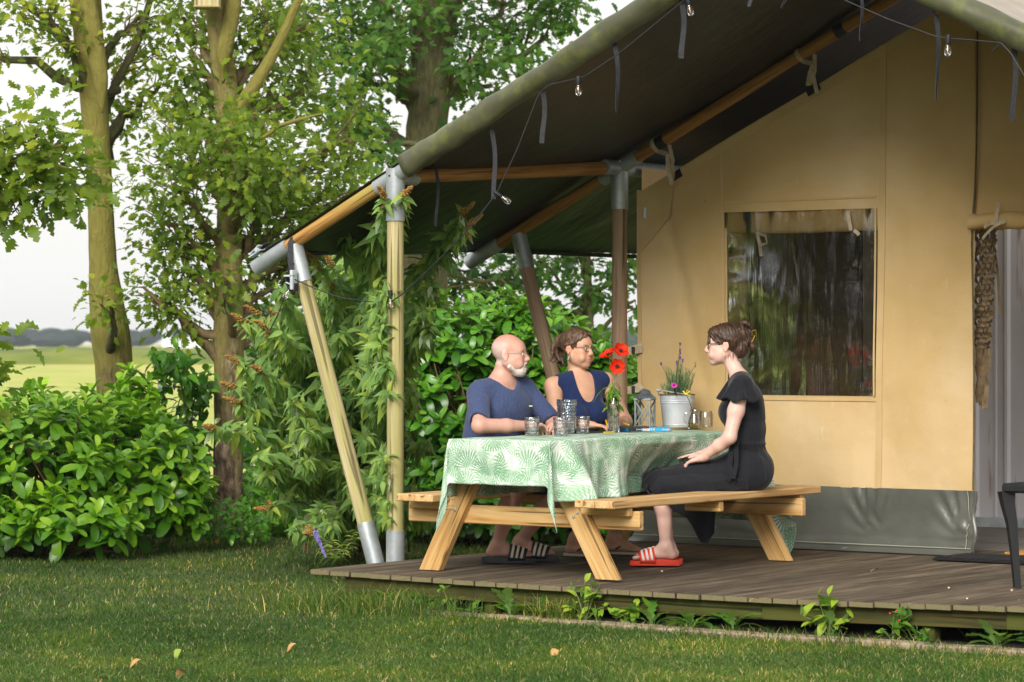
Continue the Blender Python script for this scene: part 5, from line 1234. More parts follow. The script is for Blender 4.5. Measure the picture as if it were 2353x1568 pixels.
H = .205; fn = lambda th, h, i: .0018 * np.cos(th * 40) * (1 if h < .40 * H or .82 * H < h < .93 * H else 0) + (.0022 * np.cos(np.minimum(np.hypot(((th + .4) % .9 - .45) * .045, h - .58 * H) * 420, 20)) if .42 * H < h < .78 * H else 0) + (.016 * np.exp(-((th + 1.1 + 2 * math.pi) % (2 * math.pi) / .28 - 0) ** 2) + .016 * np.exp(-((2 * math.pi - (th + 1.1 + 2 * math.pi) % (2 * math.pi)) / .28) ** 2)) * max(0, (h / H - .88) / .12)
a = MB(); a.lathe([(.046, 0)] + [(.047 + .012 * k, H * k) for k in np.linspace(0, 1, 34)] + [(.056, H), (.052, H * .9), (.044, .01), (.001, .009)], b, 120, fn=lambda th, h, i: fn(th, h, i) if i < 35 else 0 * th); a.build('pitcher_body', M['glassgrey'], o, smooth=60)
# vase with poppies
b = on_z(1410, 994, ZC); o = thing('flower_bottle', 'clear glass bottle vase with water holding three red poppies', 'vase', b)
a = MB(); R_ = .036; a.lathe([(R_ * .95, 0), (R_, .004), (R_, .165), (R_ * .93, .18), (R_ * .6, .20), (R_ * .55, .215), (R_ * .6, .218), (R_ * .5, .217), (R_ * .5, .20), (R_ * .86, .178), (R_ - .004, .165), (R_ - .004, .010), (.001, .008)], b, 28); a.build('bottle_glass', M['glass'], o, smooth=50)
a = MB(); a.lathe([(R_ - .005, .011), (R_ - .005, .10), (.001, .10)], b, 24); a.build('water', M['tea'] if False else M['water'], o)
M['poppy'] = leafmat('poppy_petal', [hx('c01808'), hx('e83214'), hx('f2401c')], rough=.6, trans=.3, spec=.2)
M['poppyc'] = simple('poppy_centre', [hx('1a1212'), hx('33242a')], rough=.8)
ZV = float((b - CAM) @ FWD)
def poppy(px, py, face, rad, lab):
    c = at(px, py, ZV); q = thing('poppy', lab, 'flower', c); f = nrm(face); x = nrm(np.cross(f, V(0, 0, 1))); y = np.cross(x, f) * -1; y = np.cross(f, x)
    for k in range(5):
        a = MB(); P = []; t0 = k * 2 * math.pi / 5
        for i in range(7):
            rr = rad * i / 6; row = []
            for j in range(9):
                th = t0 + (j / 8 - .5) * 1.75; ln = rr * (1 - .16 * abs(j / 8 - .5) * 2) * (1 + .07 * math.sin(th * 7 + k)); cup = .55 * rr * rr / rad - .12 * rr + .07 * rr * math.sin(th * 9 + k * 2) + .004 * (k % 2)
                row.append(c + x * ln * math.cos(th) + y * ln * math.sin(th) + f * cup)
            P.append(row)
        a.grid(P); a.c = [np.full(a.n, random.uniform(.3, 1))]; a.build('petal', M['poppy'], q, smooth=180)
    a = MB(); a.ball(c + f * .008, (.009, .009, .009), 10, 7)
    for k in range(22):
        th = k * 2.4; e_ = c + f * .018 + (x * math.cos(th) + y * math.sin(th)) * random.uniform(.008, .017); a.cyl(c + f * .004, e_, .0007, n=4); a.ball(e_, .0018, 5, 3)
    a.build('flower_centre', M['poppyc'], q, kind='stuff')
    s_ = MB(); base = b + V(0, 0, .02) + rdir() * .006; nk = b + V(random.uniform(-.008, .008), 0, .215); s_.tube(smoothpath([base, nk, (nk + c) / 2 + rdir() * .01, c - f * .004], 16), [.0022] * 16, 6, cap=False); s_.build('stem', M['stemgreen'], q)
poppy(1399, 818, RGT * -.5 + V(0, 0, .8) - FWD * .35, .052, 'red poppy seen from its side, left one of the upper pair'); poppy(1425, 808, V(0, 0, .45) - FWD * .8 + RGT * .3, .050, 'red poppy highest on the right of the bottle')
poppy(1418, 842, -FWD + V(0, 0, -.05), .049, 'lowest red poppy facing the viewer with black centre')
Lv = Leaves()
for k in range(46):
    h = random.uniform(.12, .30); p = b + V(0, 0, h) + RGT * random.uniform(-.012, .012); d = RGT * random.uniform(-1, 1) + V(0, 0, random.uniform(-.9, .5)) - FWD * random.uniform(-.4, .6)
    Lv.add(p, d, rdir() * .6 + V(0, 0, 1), random.uniform(.04, .085), random.uniform(.2, .7))
Lv.add(b + V(0, 0, .27), -RGT + V(0, 0, -.05), V(0, 0, 1), .13, .5); Lv.build(M['weed'], T_DAND, o, indiv=60)
# lantern
M['lantern'] = simple('weathered_grey_paint', [hx('8b9797'), hx('a9b3b2')], scale=30, rough=.7); M['lanternroof'] = simple('dark_tin', [hx('4a5054'), hx('6b7276')], scale=20, rough=.5, Metallic=.3)
b = on_z(1482, 984, ZC); o = thing('lantern', 'grey wooden lantern with crossed bars and a dark tin roof', 'lantern', b); W2 = .048; Hn = .17
ca, sa = math.cos(.25), math.sin(.25); LX = V(ca, sa, 0); LY = V(-sa, ca, 0); ML = np.array([LX, LY, [0, 0, 1]])
a = MB(); a.box(b + V(0, 0, .008), (.115, .115, .016), ML, .002); a.build('base', M['lantern'], o)
for i in (-1, 1):
    for j in (-1, 1): a = MB(); a.box(b + LX * W2 * i + LY * W2 * j + V(0, 0, Hn / 2 + .01), (.011, .011, Hn), ML, .002); a.build('corner_post', M['lantern'], o)
a = MB(); a.box(b + V(0, 0, Hn + .012), (.115, .115, .012), ML, .002); a.build('top_frame', M['lantern'], o)
for (n_, t_) in ((LY * -1, LX), (LX, LY), (LY, LX), (LX * -1, LY)):
    for sg in (-1, 1):
        p0 = b + n_ * (W2 + .003 * sg) - t_ * W2 * sg + V(0, 0, .018); p1 = b + n_ * (W2 + .003 * sg) + t_ * W2 * sg + V(0, 0, Hn); a = MB(); a.beam(p0, p1, .009, .006, n_); a.build('cross_bar', M['lantern'], o)
a = MB(); a.lathe([(.084, Hn + .018), (.082, Hn + .024), (.05, Hn + .046), (.046, Hn + .048), (.046, Hn + .058), (.030, Hn + .070), (.004, Hn + .078)], b, 4, capt=True); rf = a.build('roof', M['lanternroof'], o, smooth=0)
# zinc bucket with lavender
b = on_z(1556, 982, ZC); o = thing('zinc_bucket', 'pale zinc bucket used as a planter at the end of the table', 'bucket', b); H = .205
def fb(th, h, i): return 0 * th
a = MB(); pr = [(.088, 0), (.090, .004)] + [(.090 + .022 * h / H + (.0022 if abs(h - .155) < .003 or abs(h - .168) < .003 or abs(h - .016) < .003 else 0), h) for h in np.linspace(.006, H, 60)] + [(.116, H + .001), (.116, H + .005), (.110, H + .004), (.107, H - .02), (.10, .12), (.001, .12)]
a.lathe(pr, b, 48); a.build('bucket_body', M['galv2'], o, smooth=60); a = MB(); a.lathe([(.1125, H), (.1172, H + .001), (.1172, H + .006), (.1125, H + .006)], b, 48); a.build('rim', M['rust'], o)
a = MB(); arc = [b + V(0, 0, H) + RGT * (-.118) + V(0, 0, .0), b + RGT * -.125 + V(0, 0, H + .035) - FWD * .03, b + RGT * -.05 + V(0, 0, H + .022) - FWD * .10, b + RGT * .04 + V(0, 0, H + .008) - FWD * .115, b + RGT * .10 + V(0, 0, H - .01) - FWD * .06]; a.tube(smoothpath(arc, 24), [.0028] * 24, 8); a.cyl(b + RGT * -.13 + V(0, 0, H + .032) - FWD * .02, b + RGT * -.105 + V(0, 0, H + .030) - FWD * .04, .008, n=10); a.build('handle', M['galv2'], o)
a = MB(); a.lathe([(.105, H - .02), (.05, H - .01), (.001, H - .008)], b, 20); a.build('soil', M['soil'], o)
lav = thing('lavender', 'lavender plant with grey green stems and few purple heads growing in the bucket', 'plant', b + V(0, 0, H - .01)); M['lav'] = leafmat('lavender_leaf', [hx('5f7a55'), hx('84a078'), hx('a5b88e')], rough=.7, trans=.2, spec=.2); M['lavf'] = simple('lavender_head', [hx('4a3560'), hx('6d5488')], scale=40, rough=.8)
T_NEEDLE = [leaf_tpl([0, .5, 1], [.02, .05, .005], .2, .1, .1)]
Lv = Leaves(); st = MB(); cb = b + V(0, 0, H - .02)
for k in range(85):
    th = random.uniform(0, 6.28); r0 = random.uniform(0, .085); base = cb + V(math.cos(th) * r0, math.sin(th) * r0, 0); ln = random.uniform(.08, .21) * (1.1 - r0 * 3); top = base + V(math.cos(th), math.sin(th), 0) * random.uniform(0, .05) + V(0, 0, ln)
    st.tube([base, (base + top) / 2 + rdir() * .004, top], [.0018, .0014, .001], 4, cap=False)
    for j in range(26):
        q = .1 + .9 * j / 26; p = base + (top - base) * q; a_ = j * 2.4; Lv.add(p, V(math.cos(a_), math.sin(a_), random.uniform(.7, 1.8)), V(math.cos(a_), math.sin(a_), -.6), random.uniform(.022, .042), float(np.clip(.3 + q * .5 + random.gauss(0, .15), 0, 1)))
Lv.build(M['lav'], T_NEEDLE, lav, indiv=0)
for (px, py, l_) in ((1563, 808, .03), (1563, 822, .016), (1555, 833, .025), (1569, 828, .016), (1519, 836, .014), (1598, 838, .03), (1563, 790, .012)):
    tip = at(px, py, ZV + .35); base = cb + RGT * random.uniform(-.03, .03); st.tube([base, (base + tip) / 2, tip], [.0018, .0015, .0012], 5, cap=False)
    a = MB()
    for j in range(16): a.ball(tip + V(0, 0, -l_ / 2 + l_ * j / 16) + rdir() * .0035, .0042, 5, 4)
    a.build('flower_head', M['lavf'] if px != 1598 else M['floret'], lav, kind='stuff')
st.build('stem', M['lav'], lav, kind='stuff')
q = thing('pink_daisy', 'small magenta daisy in front of the lavender', 'flower', at(1548, 886, ZV + .25)); c = at(1549, 886, ZV + .25); M['pink'] = simple('magenta_petal', [hx('b01f8e'), hx('d436ae')], rough=.6)
for k in range(12):
    th = k * math.pi / 6; x, y = RGT, V(0, 0, 1); d = x * math.cos(th) + y * math.sin(th) * .8 - FWD * .2; a = MB(); sd = np.cross(d, FWD); a.strap([c + d * .004, c + d * .012 + FWD * -.002, c + d * .02], sd, .006, .0008); a.build('petal', M['pink'], q)
a = MB(); a.ball(c - FWD * .002, (.006, .006, .006), 8, 6); a.tube([c, c + V(0, 0, -.05), b + V(0, 0, H - .01)], [.0015] * 3, 5); a.build('flower_centre', M['poppyc'], q)
# oil jug with yellow flower, jar behind it
b = on_z(1596, 985, ZC); o = thing('glass_jug', 'small clear glass jug with handle and yellow tea holding a wilted flower', 'jug', b)
jp = [(.040, 0), (.044, .004), (.043, .03), (.036, .065), (.026, .085), (.024, .10), (.029, .118), (.0275, .118), (.0225, .10), (.0245, .084), (.034, .064), (.041, .03), (.040, .006), (.001, .005)]
a = MB(); a.lathe(jp, b, 30, fn=lambda th, h, i: .010 * np.exp(-((th - .6) / .3) ** 2) * max(0, (h - .1) / .018)); a.build('jug_glass', M['glass'], o, smooth=60)
a = MB(); a.lathe([(.039, .007), (.0405, .03), (.0395, .036), (.001, .036)], b, 24); a.build('tea', M['tea'], o)
a = MB(); a.tube(smoothpath([b - RGT * .028 + V(0, 0, .10), b - RGT * .058 + V(0, 0, .098), b - RGT * .068 + V(0, 0, .07), b - RGT * .058 + V(0, 0, .035), b - RGT * .040 + V(0, 0, .028)], 18), [.005] * 18, 8); a.build('jug_handle', M['glass'], o)
q = thing('wilted_flower', 'thin wilted yellow flower stalk leaning out of the small jug', 'flower', b + V(0, 0, .02)); a = MB(); T0 = at(1577, 907, ZV + .28); a.tube(smoothpath([b + V(0, 0, .02), b + V(0, 0, .10) - RGT * .01, (b + V(0, 0, .1)) * .4 + T0 * .6, T0], 14), [.0022] * 14, 5); q0 = a.build('stem', M['twig'], q)
a = MB()
for k in range(7): d = nrm(RGT * random.uniform(-.4, 1) + V(0, 0, random.uniform(-.2, .8)) + rdir() * .2); a.strap([T0, T0 + d * .015, T0 + d * .032], rdir(), .008, .001)
a.build('petal', simple('yellow_petal', [hx('d8c02a'), hx('ecdc60')], rough=.6), q)
b = on_z(1622, 982, ZC); o = thing('glass_jar', 'empty wide glass jar standing behind the small jug', 'jar', b)
a = MB(); a.lathe([(.043, 0), (.045, .004), (.045, .085), (.040, .094), (.040, .104), (.037, .104), (.037, .094), (.042, .084), (.042, .006), (.001, .005)], b, 28); a.build('jar_glass', M['glass'], o, smooth=60)
# boxed games
def prn(name, base, boxes):
    """print on a box side: flat coloured rectangles in the side's own coordinates"""
    return simple(name, [hx(base)], rough=.35, bs=0)
M['boxblue'] = prn('glossy_blue_card', '1f9bd0', None); M['boxblack'] = prn('glossy_black_card', '1b1b1f', None); M['printwhite'] = prn('printed_white', 'e6ecf2', None); M['printred'] = prn('printed_red', 'c43a30', None); M['printyel'] = prn('printed_yellow', 'e6c02c', None); M['printor'] = prn('printed_orange', 'd08a5a', None); M['printlb'] = prn('printed_pale_blue', '8fd0ee', None)
def gbox(pl, pr_, pyb, ln, dp, h, mat_, lab, zoff=0):
    A = on_z(pl, pyb, ZC + zoff); B = on_z(pr_, pyb, ZC + zoff); A[2] = B[2] = ZC + zoff; x = nrm(B - A); y = V(-x[1], x[0], 0); L_ = np.linalg.norm(B - A)
    o = thing('game_box', lab, 'game box', A); a = MB(); a.box((A + B) / 2 + y * dp / 2 + V(0, 0, h / 2), (L_, dp, h), np.array([x, y, [0, 0, 1]]), .001); a.build('box_body', M[mat_], o); return o, A, x, y, L_
def decal(o, A, x, y, x0, x1, z0, z1, m, nm='print'):
    a = MB(); c = A + x * (x0 + x1) / 2 - y * .0008 + V(0, 0, (z0 + z1) / 2); a.box(c, (x1 - x0, .001, z1 - z0), np.array([x, y, [0, 0, 1]]), .0002); a.build(nm, M[m], o)
def text(o, s, A, x, y, x0, z0, size, m, parent):
    cu = bpy.data.curves.new('lettering', 'FONT'); cu.body = s; cu.size = size; cu.extrude = .0002; t_ = bpy.data.objects.new('lettering', cu); COL.objects.link(t_); t_.parent = parent; me_ = None
    Mx = np.eye(4); Mx[:3, 0] = x; Mx[:3, 1] = (0, 0, 1); Mx[:3, 2] = -y; Mx[:3, 3] = A + x * x0 - y * .0016 + V(0, 0, z0) - wloc(parent); cu.materials.append(M[m]); bpy.context.view_layer.update()
    me_ = bpy.data.meshes.new_from_object(t_.evaluated_get(bpy.context.evaluated_depsgraph_get())); bpy.data.objects.remove(t_)
    q = bpy.data.objects.new('lettering', me_); COL.objects.link(q); q.parent = parent; q.matrix_basis = Matrix(Mx.tolist())
o, A, x, y, L_ = gbox(1425, 1541, 991.5, 0, .19, .024, 'boxblue', 'flat bright blue game box with printed side lying on the table')
k = L_ / .36
decal(o, A, x, y, .06 * k, .155 * k, .002, .021, 'boxblack'); decal(o, A, x, y, .162 * k, .21 * k, .002, .022, 'printwhite'); decal(o, A, x, y, .165 * k, .207 * k, .005, .010, 'printred'); decal(o, A, x, y, .165 * k, .207 * k, .014, .018, 'printred')
decal(o, A, x, y, .235 * k, .247 * k, .006, .018, 'printyel'); decal(o, A, x, y, .216 * k, .230 * k, .005, .019, 'printlb'); decal(o, A, x, y, .335 * k, .352 * k, .004, .020, 'printor'); decal(o, A, x, y, .148 * k, .154 * k, .005, .017, 'printor')
text(o, 'Qwixx', A, x, y, .298 * k, .007, .015, 'printwhite', o); text(o, 'dobbelspel', A, x, y, .252 * k, .008, .008, 'printlb', o); text(o, 'Qwinto', A, x, y, .112 * k, .008, .012, 'printwhite', o); text(o, 'MAX', A, x, y, .072 * k, .008, .009, 'printred', o)
o, A, x, y, L_ = gbox(1424, 1492, 984.5, 0, .12, .010, 'boxblack', 'thin black game case lying on top behind the blue box', .0245)
# black tablet and yellow pens near the woman
p = on_z(1372, 994, ZC); o = thing('writing_pad', 'thin dark pad lying on the cloth under the woman hands', 'pad', p); a = MB(); a.box(p + V(0, 0, .004), (.20, .13, .007), np.array([RGT, FWD, [0, 0, 1]]), .001); a.build('pad_body', M['boxblack'], o)
M['pen'] = simple('yellow_pencil', [hx('f0c414')], rough=.4)
for (x0, y0, x1, y1, lab) in ((1392, 965, 1400, 994, 'yellow marker held upright behind the bottle'), (1388, 994, 1412, 993, 'yellow pencil lying left of the flower bottle'), (1432, 972, 1447, 978, 'yellow pencil with black tip held beside the flower bottle')):
    A = at(x0, y0, ZV + .1); B = at(x1, y1, ZV + .1)
    if abs(y0 - y1) < 3: A = on_z(x0, y0, ZC + .012); B = on_z(x1, y1, ZC + .012)
    o = thing('pencil', lab, 'pencil', A); a = MB(); a.cyl(A, B, .0045, n=6); a.build('shaft', M['pen'], o); a = MB(); d = nrm(B - A); a.cyl(B, B + d * .010, .0045, .001, 6); a.build('tip', M['black'], o)

# ---------------------------------------------------------------- door mats, stool, string lights
mat_ = thing('rubber_mat', 'black rubber honeycomb door mat on the deck before the tent door', 'door mat', (3.1, 3.0, DZ))
A = [on_z(x_, y_, DZ + .012) for x_, y_ in ((2141, 1289), (2236, 1275))]
x0, y0 = 2.17, 2.62; c1 = on_z(2142, 1288, DZ); c2 = on_z(2240, 1276, DZ)
x0 = c1[0]; y0 = c1[1]; y1 = TW - .02
a = MB(); a.box(((x0 + x0 + 1.25) / 2, (y0 + .0 + y0 + .42) / 2, DZ + .008), (1.25, .42, .012), None, .003); a.build('mat_base', M['black'], mat_)
a = MB()
for i in range(44):
    for j in range(14): a.box((x0 + .02 + i * .028, y0 + .02 + j * .03 + (i % 2) * .012, DZ + .017), (.019, .018, .01), None, .003)
a.build('stud', M['black'], mat_, kind='stuff')
cm = thing('coir_mat', 'orange brown coir mat just inside the tent door', 'door mat', (3.2, 3.5, DZ)); a = MB(); a.box((3.25, 3.62, DZ + .010), (1.1, .45, .018), None, .006); a.build('mat_body', simple('coir', [hx('a8743a'), hx('c8924e')], scale=90, rough=.95, bs=.8, bd=.01), cm)
sx, _, _2 = on_z(2330, 1352, DZ); sy = on_z(2330, 1352, DZ)[1]
so_ = thing('black_stool', 'black plastic garden chair cut by the right edge of the photo', 'chair', (sx, sy, DZ))
zt = 1.47 - (1112 - 788) * float((V(sx, sy, 0) - CAM) @ FWD) / FP
for i, (dx, dy) in enumerate(((0, 0), (.42, 0), (0, .42), (.42, .42))):
    bx, by = sx + dx + .02, sy + dy; ox = -.035 if dx == 0 else .035; prof = [(0, 1, .018), (.4, .9, .021), (.62, .75, .026), (.8, .2, .032), (.93, 0, .040)]
    a = MB(); pts = [(bx + ox * (1 - q) * 1.0 + (.05 * -math.sin(min(h, 1) * 3.14 * .5) if dx == 0 else 0) * .6, by, DZ + h * (zt - DZ)) for h, q, r in prof]; a.tube(pts, [r * 1.35 for _, _, r in prof], 4); a.build('leg', M['black'], so_, smooth=30)
c = V(sx + .21, sy + .21, zt); a = MB(); a.box(c + V(0, 0, -.022), (.52, .52, .05), None, .014); a.build('seat', M['black'], so_)

def bulb(px, py, t_, d, lab, root=None):
    c = on_t(px, py, t_); d = nrm(d); o = root
    a = MB(); a.lathe([(.013, -.012), (.0145, 0), (.0145, .028), (.013, .036), (.010, .038)], c, 14, d, capt=True); s_ = a.build('socket', M['black'], o)
    a = MB(); a.lathe([(.010, .036), (.011, .042), (.0185, .066), (.0195, .078), (.016, .092), (.008, .101), (.001, .103)], c, 18, d); a.build('bulb', M['glass'], s_, smooth=180)
    a = MB(); a.cyl(c + d * .045, c + d * .085, .0022, n=6); a.build('filament', simple('amber_filament', [hx('f0a040')], rough=.3) if 'fil' not in M else M['fil'], s_)
M['fil'] = simple('amber_filament', [hx('f0a040')], rough=.3)
sl_ = thing('string_lights', 'black cable string of clear filament bulbs looped from the tent poles', 'string lights', on_t(905, 670, TF - .1))
def cable(pts, t_=TF - .10):
    P = [on_t(x, y, t_ if len(q) == 0 else q[0]) for x, y, *q in pts]; a = MB(); a.tube(smoothpath(P, max(24, len(P) * 8)), [.0038] * max(24, len(P) * 8), 6); a.build('cable', M['cable'], sl_)
cable([(668, 655), (660, 668), (650, 690), (640, 720), (620, 760)]); cable([(672, 640), (720, 662), (780, 684), (850, 694), (900, 694), (930, 672), (1000, 605), (1070, 535), (1140, 447)])
cable([(1140, 447), (1190, 340), (1238, 215), (1262, 195)]); cable([(1262, 195), (1340, 178), (1420, 125), (1500, 60), (1570, 2), (1640, -60)])
cable([(1900, -25), (1935, -2), (2040, 44), (2155, 86), (2240, 93), (2300, 99)]); cable([(2300, 99), (2322, 122), (2360, 185)]); cable([(2300, 99), (2290, 108), (2280, 118)])
for (px, py, d, l) in ((897, 672, (0, 0, -1), 0), (1140, 444, RGT * .8 + V(0, 0, -.55), 0), (672, 655, RGT * -.5 + V(0, 0, -.8), 0), (1329, 180, (0, 0, -1), 0), (1580, -4, RGT * .2 + V(0, 0, -1), 0), (2179, 86, RGT * -.05 + V(0, 0, -1), 0)): bulb(px, py, TF - .10, np.array(d, float), '', sl_)
# debris on the deck
M['nut'] = simple('pale_nut_shell', [hx('c8b49a'), hx('e0d2c0')], rough=.8)
for px, py, r, lab in ((1521, 1313, .011, 'small pinkish pebble on the deck in front of the red sandal'), (2180, 1351, .009, 'pale crumb on the deck near the right edge'), (2222, 1376, .009, 'round pale seed on the deck left of the chair leg'), (2325, 1357, .011, 'green white seed beside the chair leg'), (2341, 1381, .010, 'greenish seed at the right end of the deck edge')):
    p = on_z(px, py, DZ + r * .5); r *= .7; a = MB(); a.ball(p, (r, r * .8, r * .7), 9, 6); a.v[0] += rng.normal(0, r * .08, a.v[0].shape); tag(a.build('seed', M['nut'], None), lab, 'seed', 'crumbs and seeds on the deck')
for px, py, lab in ((1767, 1200 + 40, 'dry brown leaf curled on the deck by the tent skirt'), (1745, 1380 - 3, 'brown strip of bark near the front edge of the deck'), (1745 + 275, 1309, 'tiny green leaf on the deck right of the table')):
    p = on_z(px, py, DZ + .01); P_, F_ = T_OVAL[1]; me = fastmesh('fallen_leaf', P_ * V(1, 1, 1.5), F_, np.full(len(P_), .9)); o = finish('fallen_leaf', me, M['dryleaf'], None, 180); o.location = p; o.scale = (.055,) * 3; o.rotation_euler = (.2, -.2, random.uniform(0, 6)); tag(o, lab, 'leaf')
# haze over the meadow
hm = NT('pale_air'); pv = hm.n('ShaderNodeVolumePrincipled'); pv.inputs['Color'].default_value = (.80, .88, 1, 1); pv.inputs['Density'].default_value = .00022; pv.inputs['Anisotropy'].default_value = .2; hm.l(pv.outputs[0], hm.out.inputs['Volume'])
a = MB(); P = [CAM + FWD * z_ + RGT * x_ for z_, x_ in ((-70, -330), (-70, 330), (1300, 330), (1300, -330))]
lo = [(p[0], p[1], -1.2) for p in P]; hi = [(p[0], p[1], 13) for p in P]
a.add(lo + hi, [[3, 2, 1, 0], [4, 5, 6, 7], [0, 1, 5, 4], [1, 2, 6, 5], [2, 3, 7, 6], [3, 0, 4, 7]]); hz_ = a.build('haze', hm.m, None, smooth=0, kind='stuff')
# ---------------------------------------------------------------- people: one smooth surface per body, grown from a distance field
class Field:
    def __init__(s, lo, hi, h):
        s.lo = np.array(lo, float); s.h = h; s.n = np.ceil((np.array(hi) - s.lo) / h).astype(int) + 1
        s.D = np.full(s.n, .08, np.float32)
    def _box(s, lo, hi):
        a = np.clip(((lo - s.lo) / s.h).astype(int) - 1, 0, s.n - 1); b = np.clip(((hi - s.lo) / s.h).astype(int) + 3, 1, s.n)
        if (b <= a).any(): return None
        ax = [s.lo[k] + np.arange(a[k], b[k]) * s.h for k in range(3)]
        return tuple(slice(a[k], b[k]) for k in range(3)), np.stack(np.meshgrid(*ax, indexing='ij'), -1)
    def _mix(s, sl, d, k, op):
        A = s.D[sl]
        if op == 'sub': d = -d; q = np.clip(k - np.abs(A - d), 0, None) / k; s.D[sl] = np.maximum(A, d) + q * q * k / 4
        else: q = np.clip(k - np.abs(A - d), 0, None) / k; s.D[sl] = np.minimum(A, d) - q * q * k / 4
    def cap(s, a, b, ra, rb=None, k=.02, op='add'):
        a = np.array(a, float); b = np.array(b, float); rb = ra if rb is None else rb; m = max(ra, rb) + k + .012
        q = s._box(np.minimum(a, b) - m, np.maximum(a, b) + m)
        if q is None: return s
        sl, P = q; ab = b - a; t = np.clip(((P - a) @ ab) / (ab @ ab + 1e-12), 0, 1); d = np.linalg.norm(P - a - t[..., None] * ab, axis=-1) - (ra + (rb - ra) * t)
        s._mix(sl, d, k, op); return s
    def chain(s, pts, rs, k=.02, op='add'):
        for i in range(len(pts) - 1): s.cap(pts[i], pts[i + 1], rs[i], rs[i + 1], k, op)
        return s
    def ell(s, c, r, M=None, k=.02, op='add'):
        c = np.array(c, float); r = np.array(r, float); m = r.max() + k + .012; q = s._box(c - m, c + m)
        if q is None: return s
        sl, P = q; L_ = P - c
        if M is not None: L_ = L_ @ np.array(M).T
        k0 = np.linalg.norm(L_ / r, axis=-1); k1 = np.linalg.norm(L_ / (r * r), axis=-1) + 1e-9; d = k0 * (k0 - 1) / k1
        s._mix(sl, d, k, op); return s
    def cut(s, p, n, k=.004):
        """keep the side behind the plane (p, n)"""
        n = nrm(n); ax = [s.lo[i] + np.arange(s.n[i]) * s.h for i in range(3)]
        d = ((ax[0] - p[0]) * n[0])[:, None, None] + ((ax[1] - p[1]) * n[1])[None, :, None] + ((ax[2] - p[2]) * n[2])[None, None, :]
        s.D = np.maximum(s.D, d.astype(np.float32)); return s
    def disp(s, fn):
        ax = [s.lo[i] + np.arange(s.n[i]) * s.h for i in range(3)]; X = np.meshgrid(*ax, indexing='ij'); s.D += fn(*X).astype(np.float32); return s
    def mesh(s):
        D = s.D; S = D < 0; n = np.array(D.shape) - 1
        c = lambda A, i, j, k: A[i:i + n[0], j:j + n[1], k:k + n[2]]
        cnt = sum(c(S, i, j, k).astype(np.int8) for i in (0, 1) for j in (0, 1) for k in (0, 1)); act = (cnt > 0) & (cnt < 8); I = np.argwhere(act)
        idx = np.full(n, -1, np.int64); idx[tuple(I.T)] = np.arange(len(I)); pos = np.zeros((len(I), 3)); w_ = np.zeros(len(I))
        cor = [(i, j, k) for i in (0, 1) for j in (0, 1) for k in (0, 1)]
        for a in cor:
            for ax in range(3):
                if a[ax] == 1: continue
                b = list(a); b[ax] = 1; da = D[I[:, 0] + a[0], I[:, 1] + a[1], I[:, 2] + a[2]]; db = D[I[:, 0] + b[0], I[:, 1] + b[1], I[:, 2] + b[2]]
                m = (da < 0) != (db < 0); t = np.where(m, da / np.where(m, da - db, 1), 0); p = np.tile(np.array(a, float), (len(I), 1)); p[:, ax] += t; pos += p * m[:, None]; w_ += m
        Vv = (I + pos / w_[:, None]) * s.h + s.lo; F = []
        for ax in range(3):
            o1, o2 = (ax + 1) % 3, (ax + 2) % 3; sh = [slice(None)] * 3; sh[ax] = slice(0, -1); sh2 = [slice(None)] * 3; sh2[ax] = slice(1, None)
            E_ = np.argwhere(S[tuple(sh)] != S[tuple(sh2)]); ok = (E_[:, o1] > 0) & (E_[:, o2] > 0) & (E_[:, o1] < n[o1]) & (E_[:, o2] < n[o2]) & (E_[:, ax] < n[ax]); E_ = E_[ok]; q = []
            for d1, d2 in ((1, 1), (0, 1), (0, 0), (1, 0)):
                e = E_.copy(); e[:, o1] -= d1; e[:, o2] -= d2; q.append(idx[tuple(e.T)])
            q = np.stack(q, 1); ins = S[tuple(E_.T)]; q[~ins] = q[~ins][:, ::-1]; F.append(q)
        return Vv, np.concatenate(F)
def skinmesh(name, fld, m, parent, colfn=None):
    Vv, F = fld.mesh(); me = fastmesh(name, Vv - wloc(parent), F)
    if colfn is not None:
        c = np.clip(colfn(Vv), 0, 1); a = me.attributes.new('col', 'FLOAT_COLOR', 'POINT'); a.data.foreach_set('color', np.c_[c, np.ones(len(c))].astype(np.float32).ravel())
    return finish(name, me, m, parent, smooth=180)

def skinm():
    t = NT('skin'); c = t.n('ShaderNodeAttribute', _attribute_name='col').outputs['Color']; n1 = t.noise(t.mapped('Object', 24), 1, 4); n2 = t.noise(t.mapped('Object', 300), 1, 2)
    c = t.mix(.5, c, t.ramp(n1, [(.3, (.88, .80, .78)), (.7, (1.1, 1.08, 1.06))]), 'MULTIPLY')
    sp = t.ramp(t.noise(t.mapped('Object', 55), 1, 1), [(.24, (1, 1, 1)), (.26, (0, 0, 0))]); c = t.mix(t.math('MULTIPLY', sp, .45), c, hx('8a5a48'))
    t.bsdf(c, .48, t.math('ADD', n1, t.math('MULTIPLY', n2, .2)), .12, .002, **{'Subsurface Weight': .05, 'Subsurface Scale': .012, 'Specular IOR Level': .4}); return t.m
M['skin'] = skinm()
def hairm(name, cols):
    t = NT(name); g = t.coord('Object'); mp = t.n('ShaderNodeMapping'); mp.inputs['Scale'].default_value = (60, 60, 22); t.l(g, mp.inputs['Vector'])
    f = t.noise(mp.outputs[0], 1, 5, .65, 1.0); c = t.ramp(f, [(.32, cols[0]), (.5, cols[1]), (.68, cols[2])]); t.bsdf(c, .45, f, .9, .006, **{'Specular IOR Level': .5}); return t.m
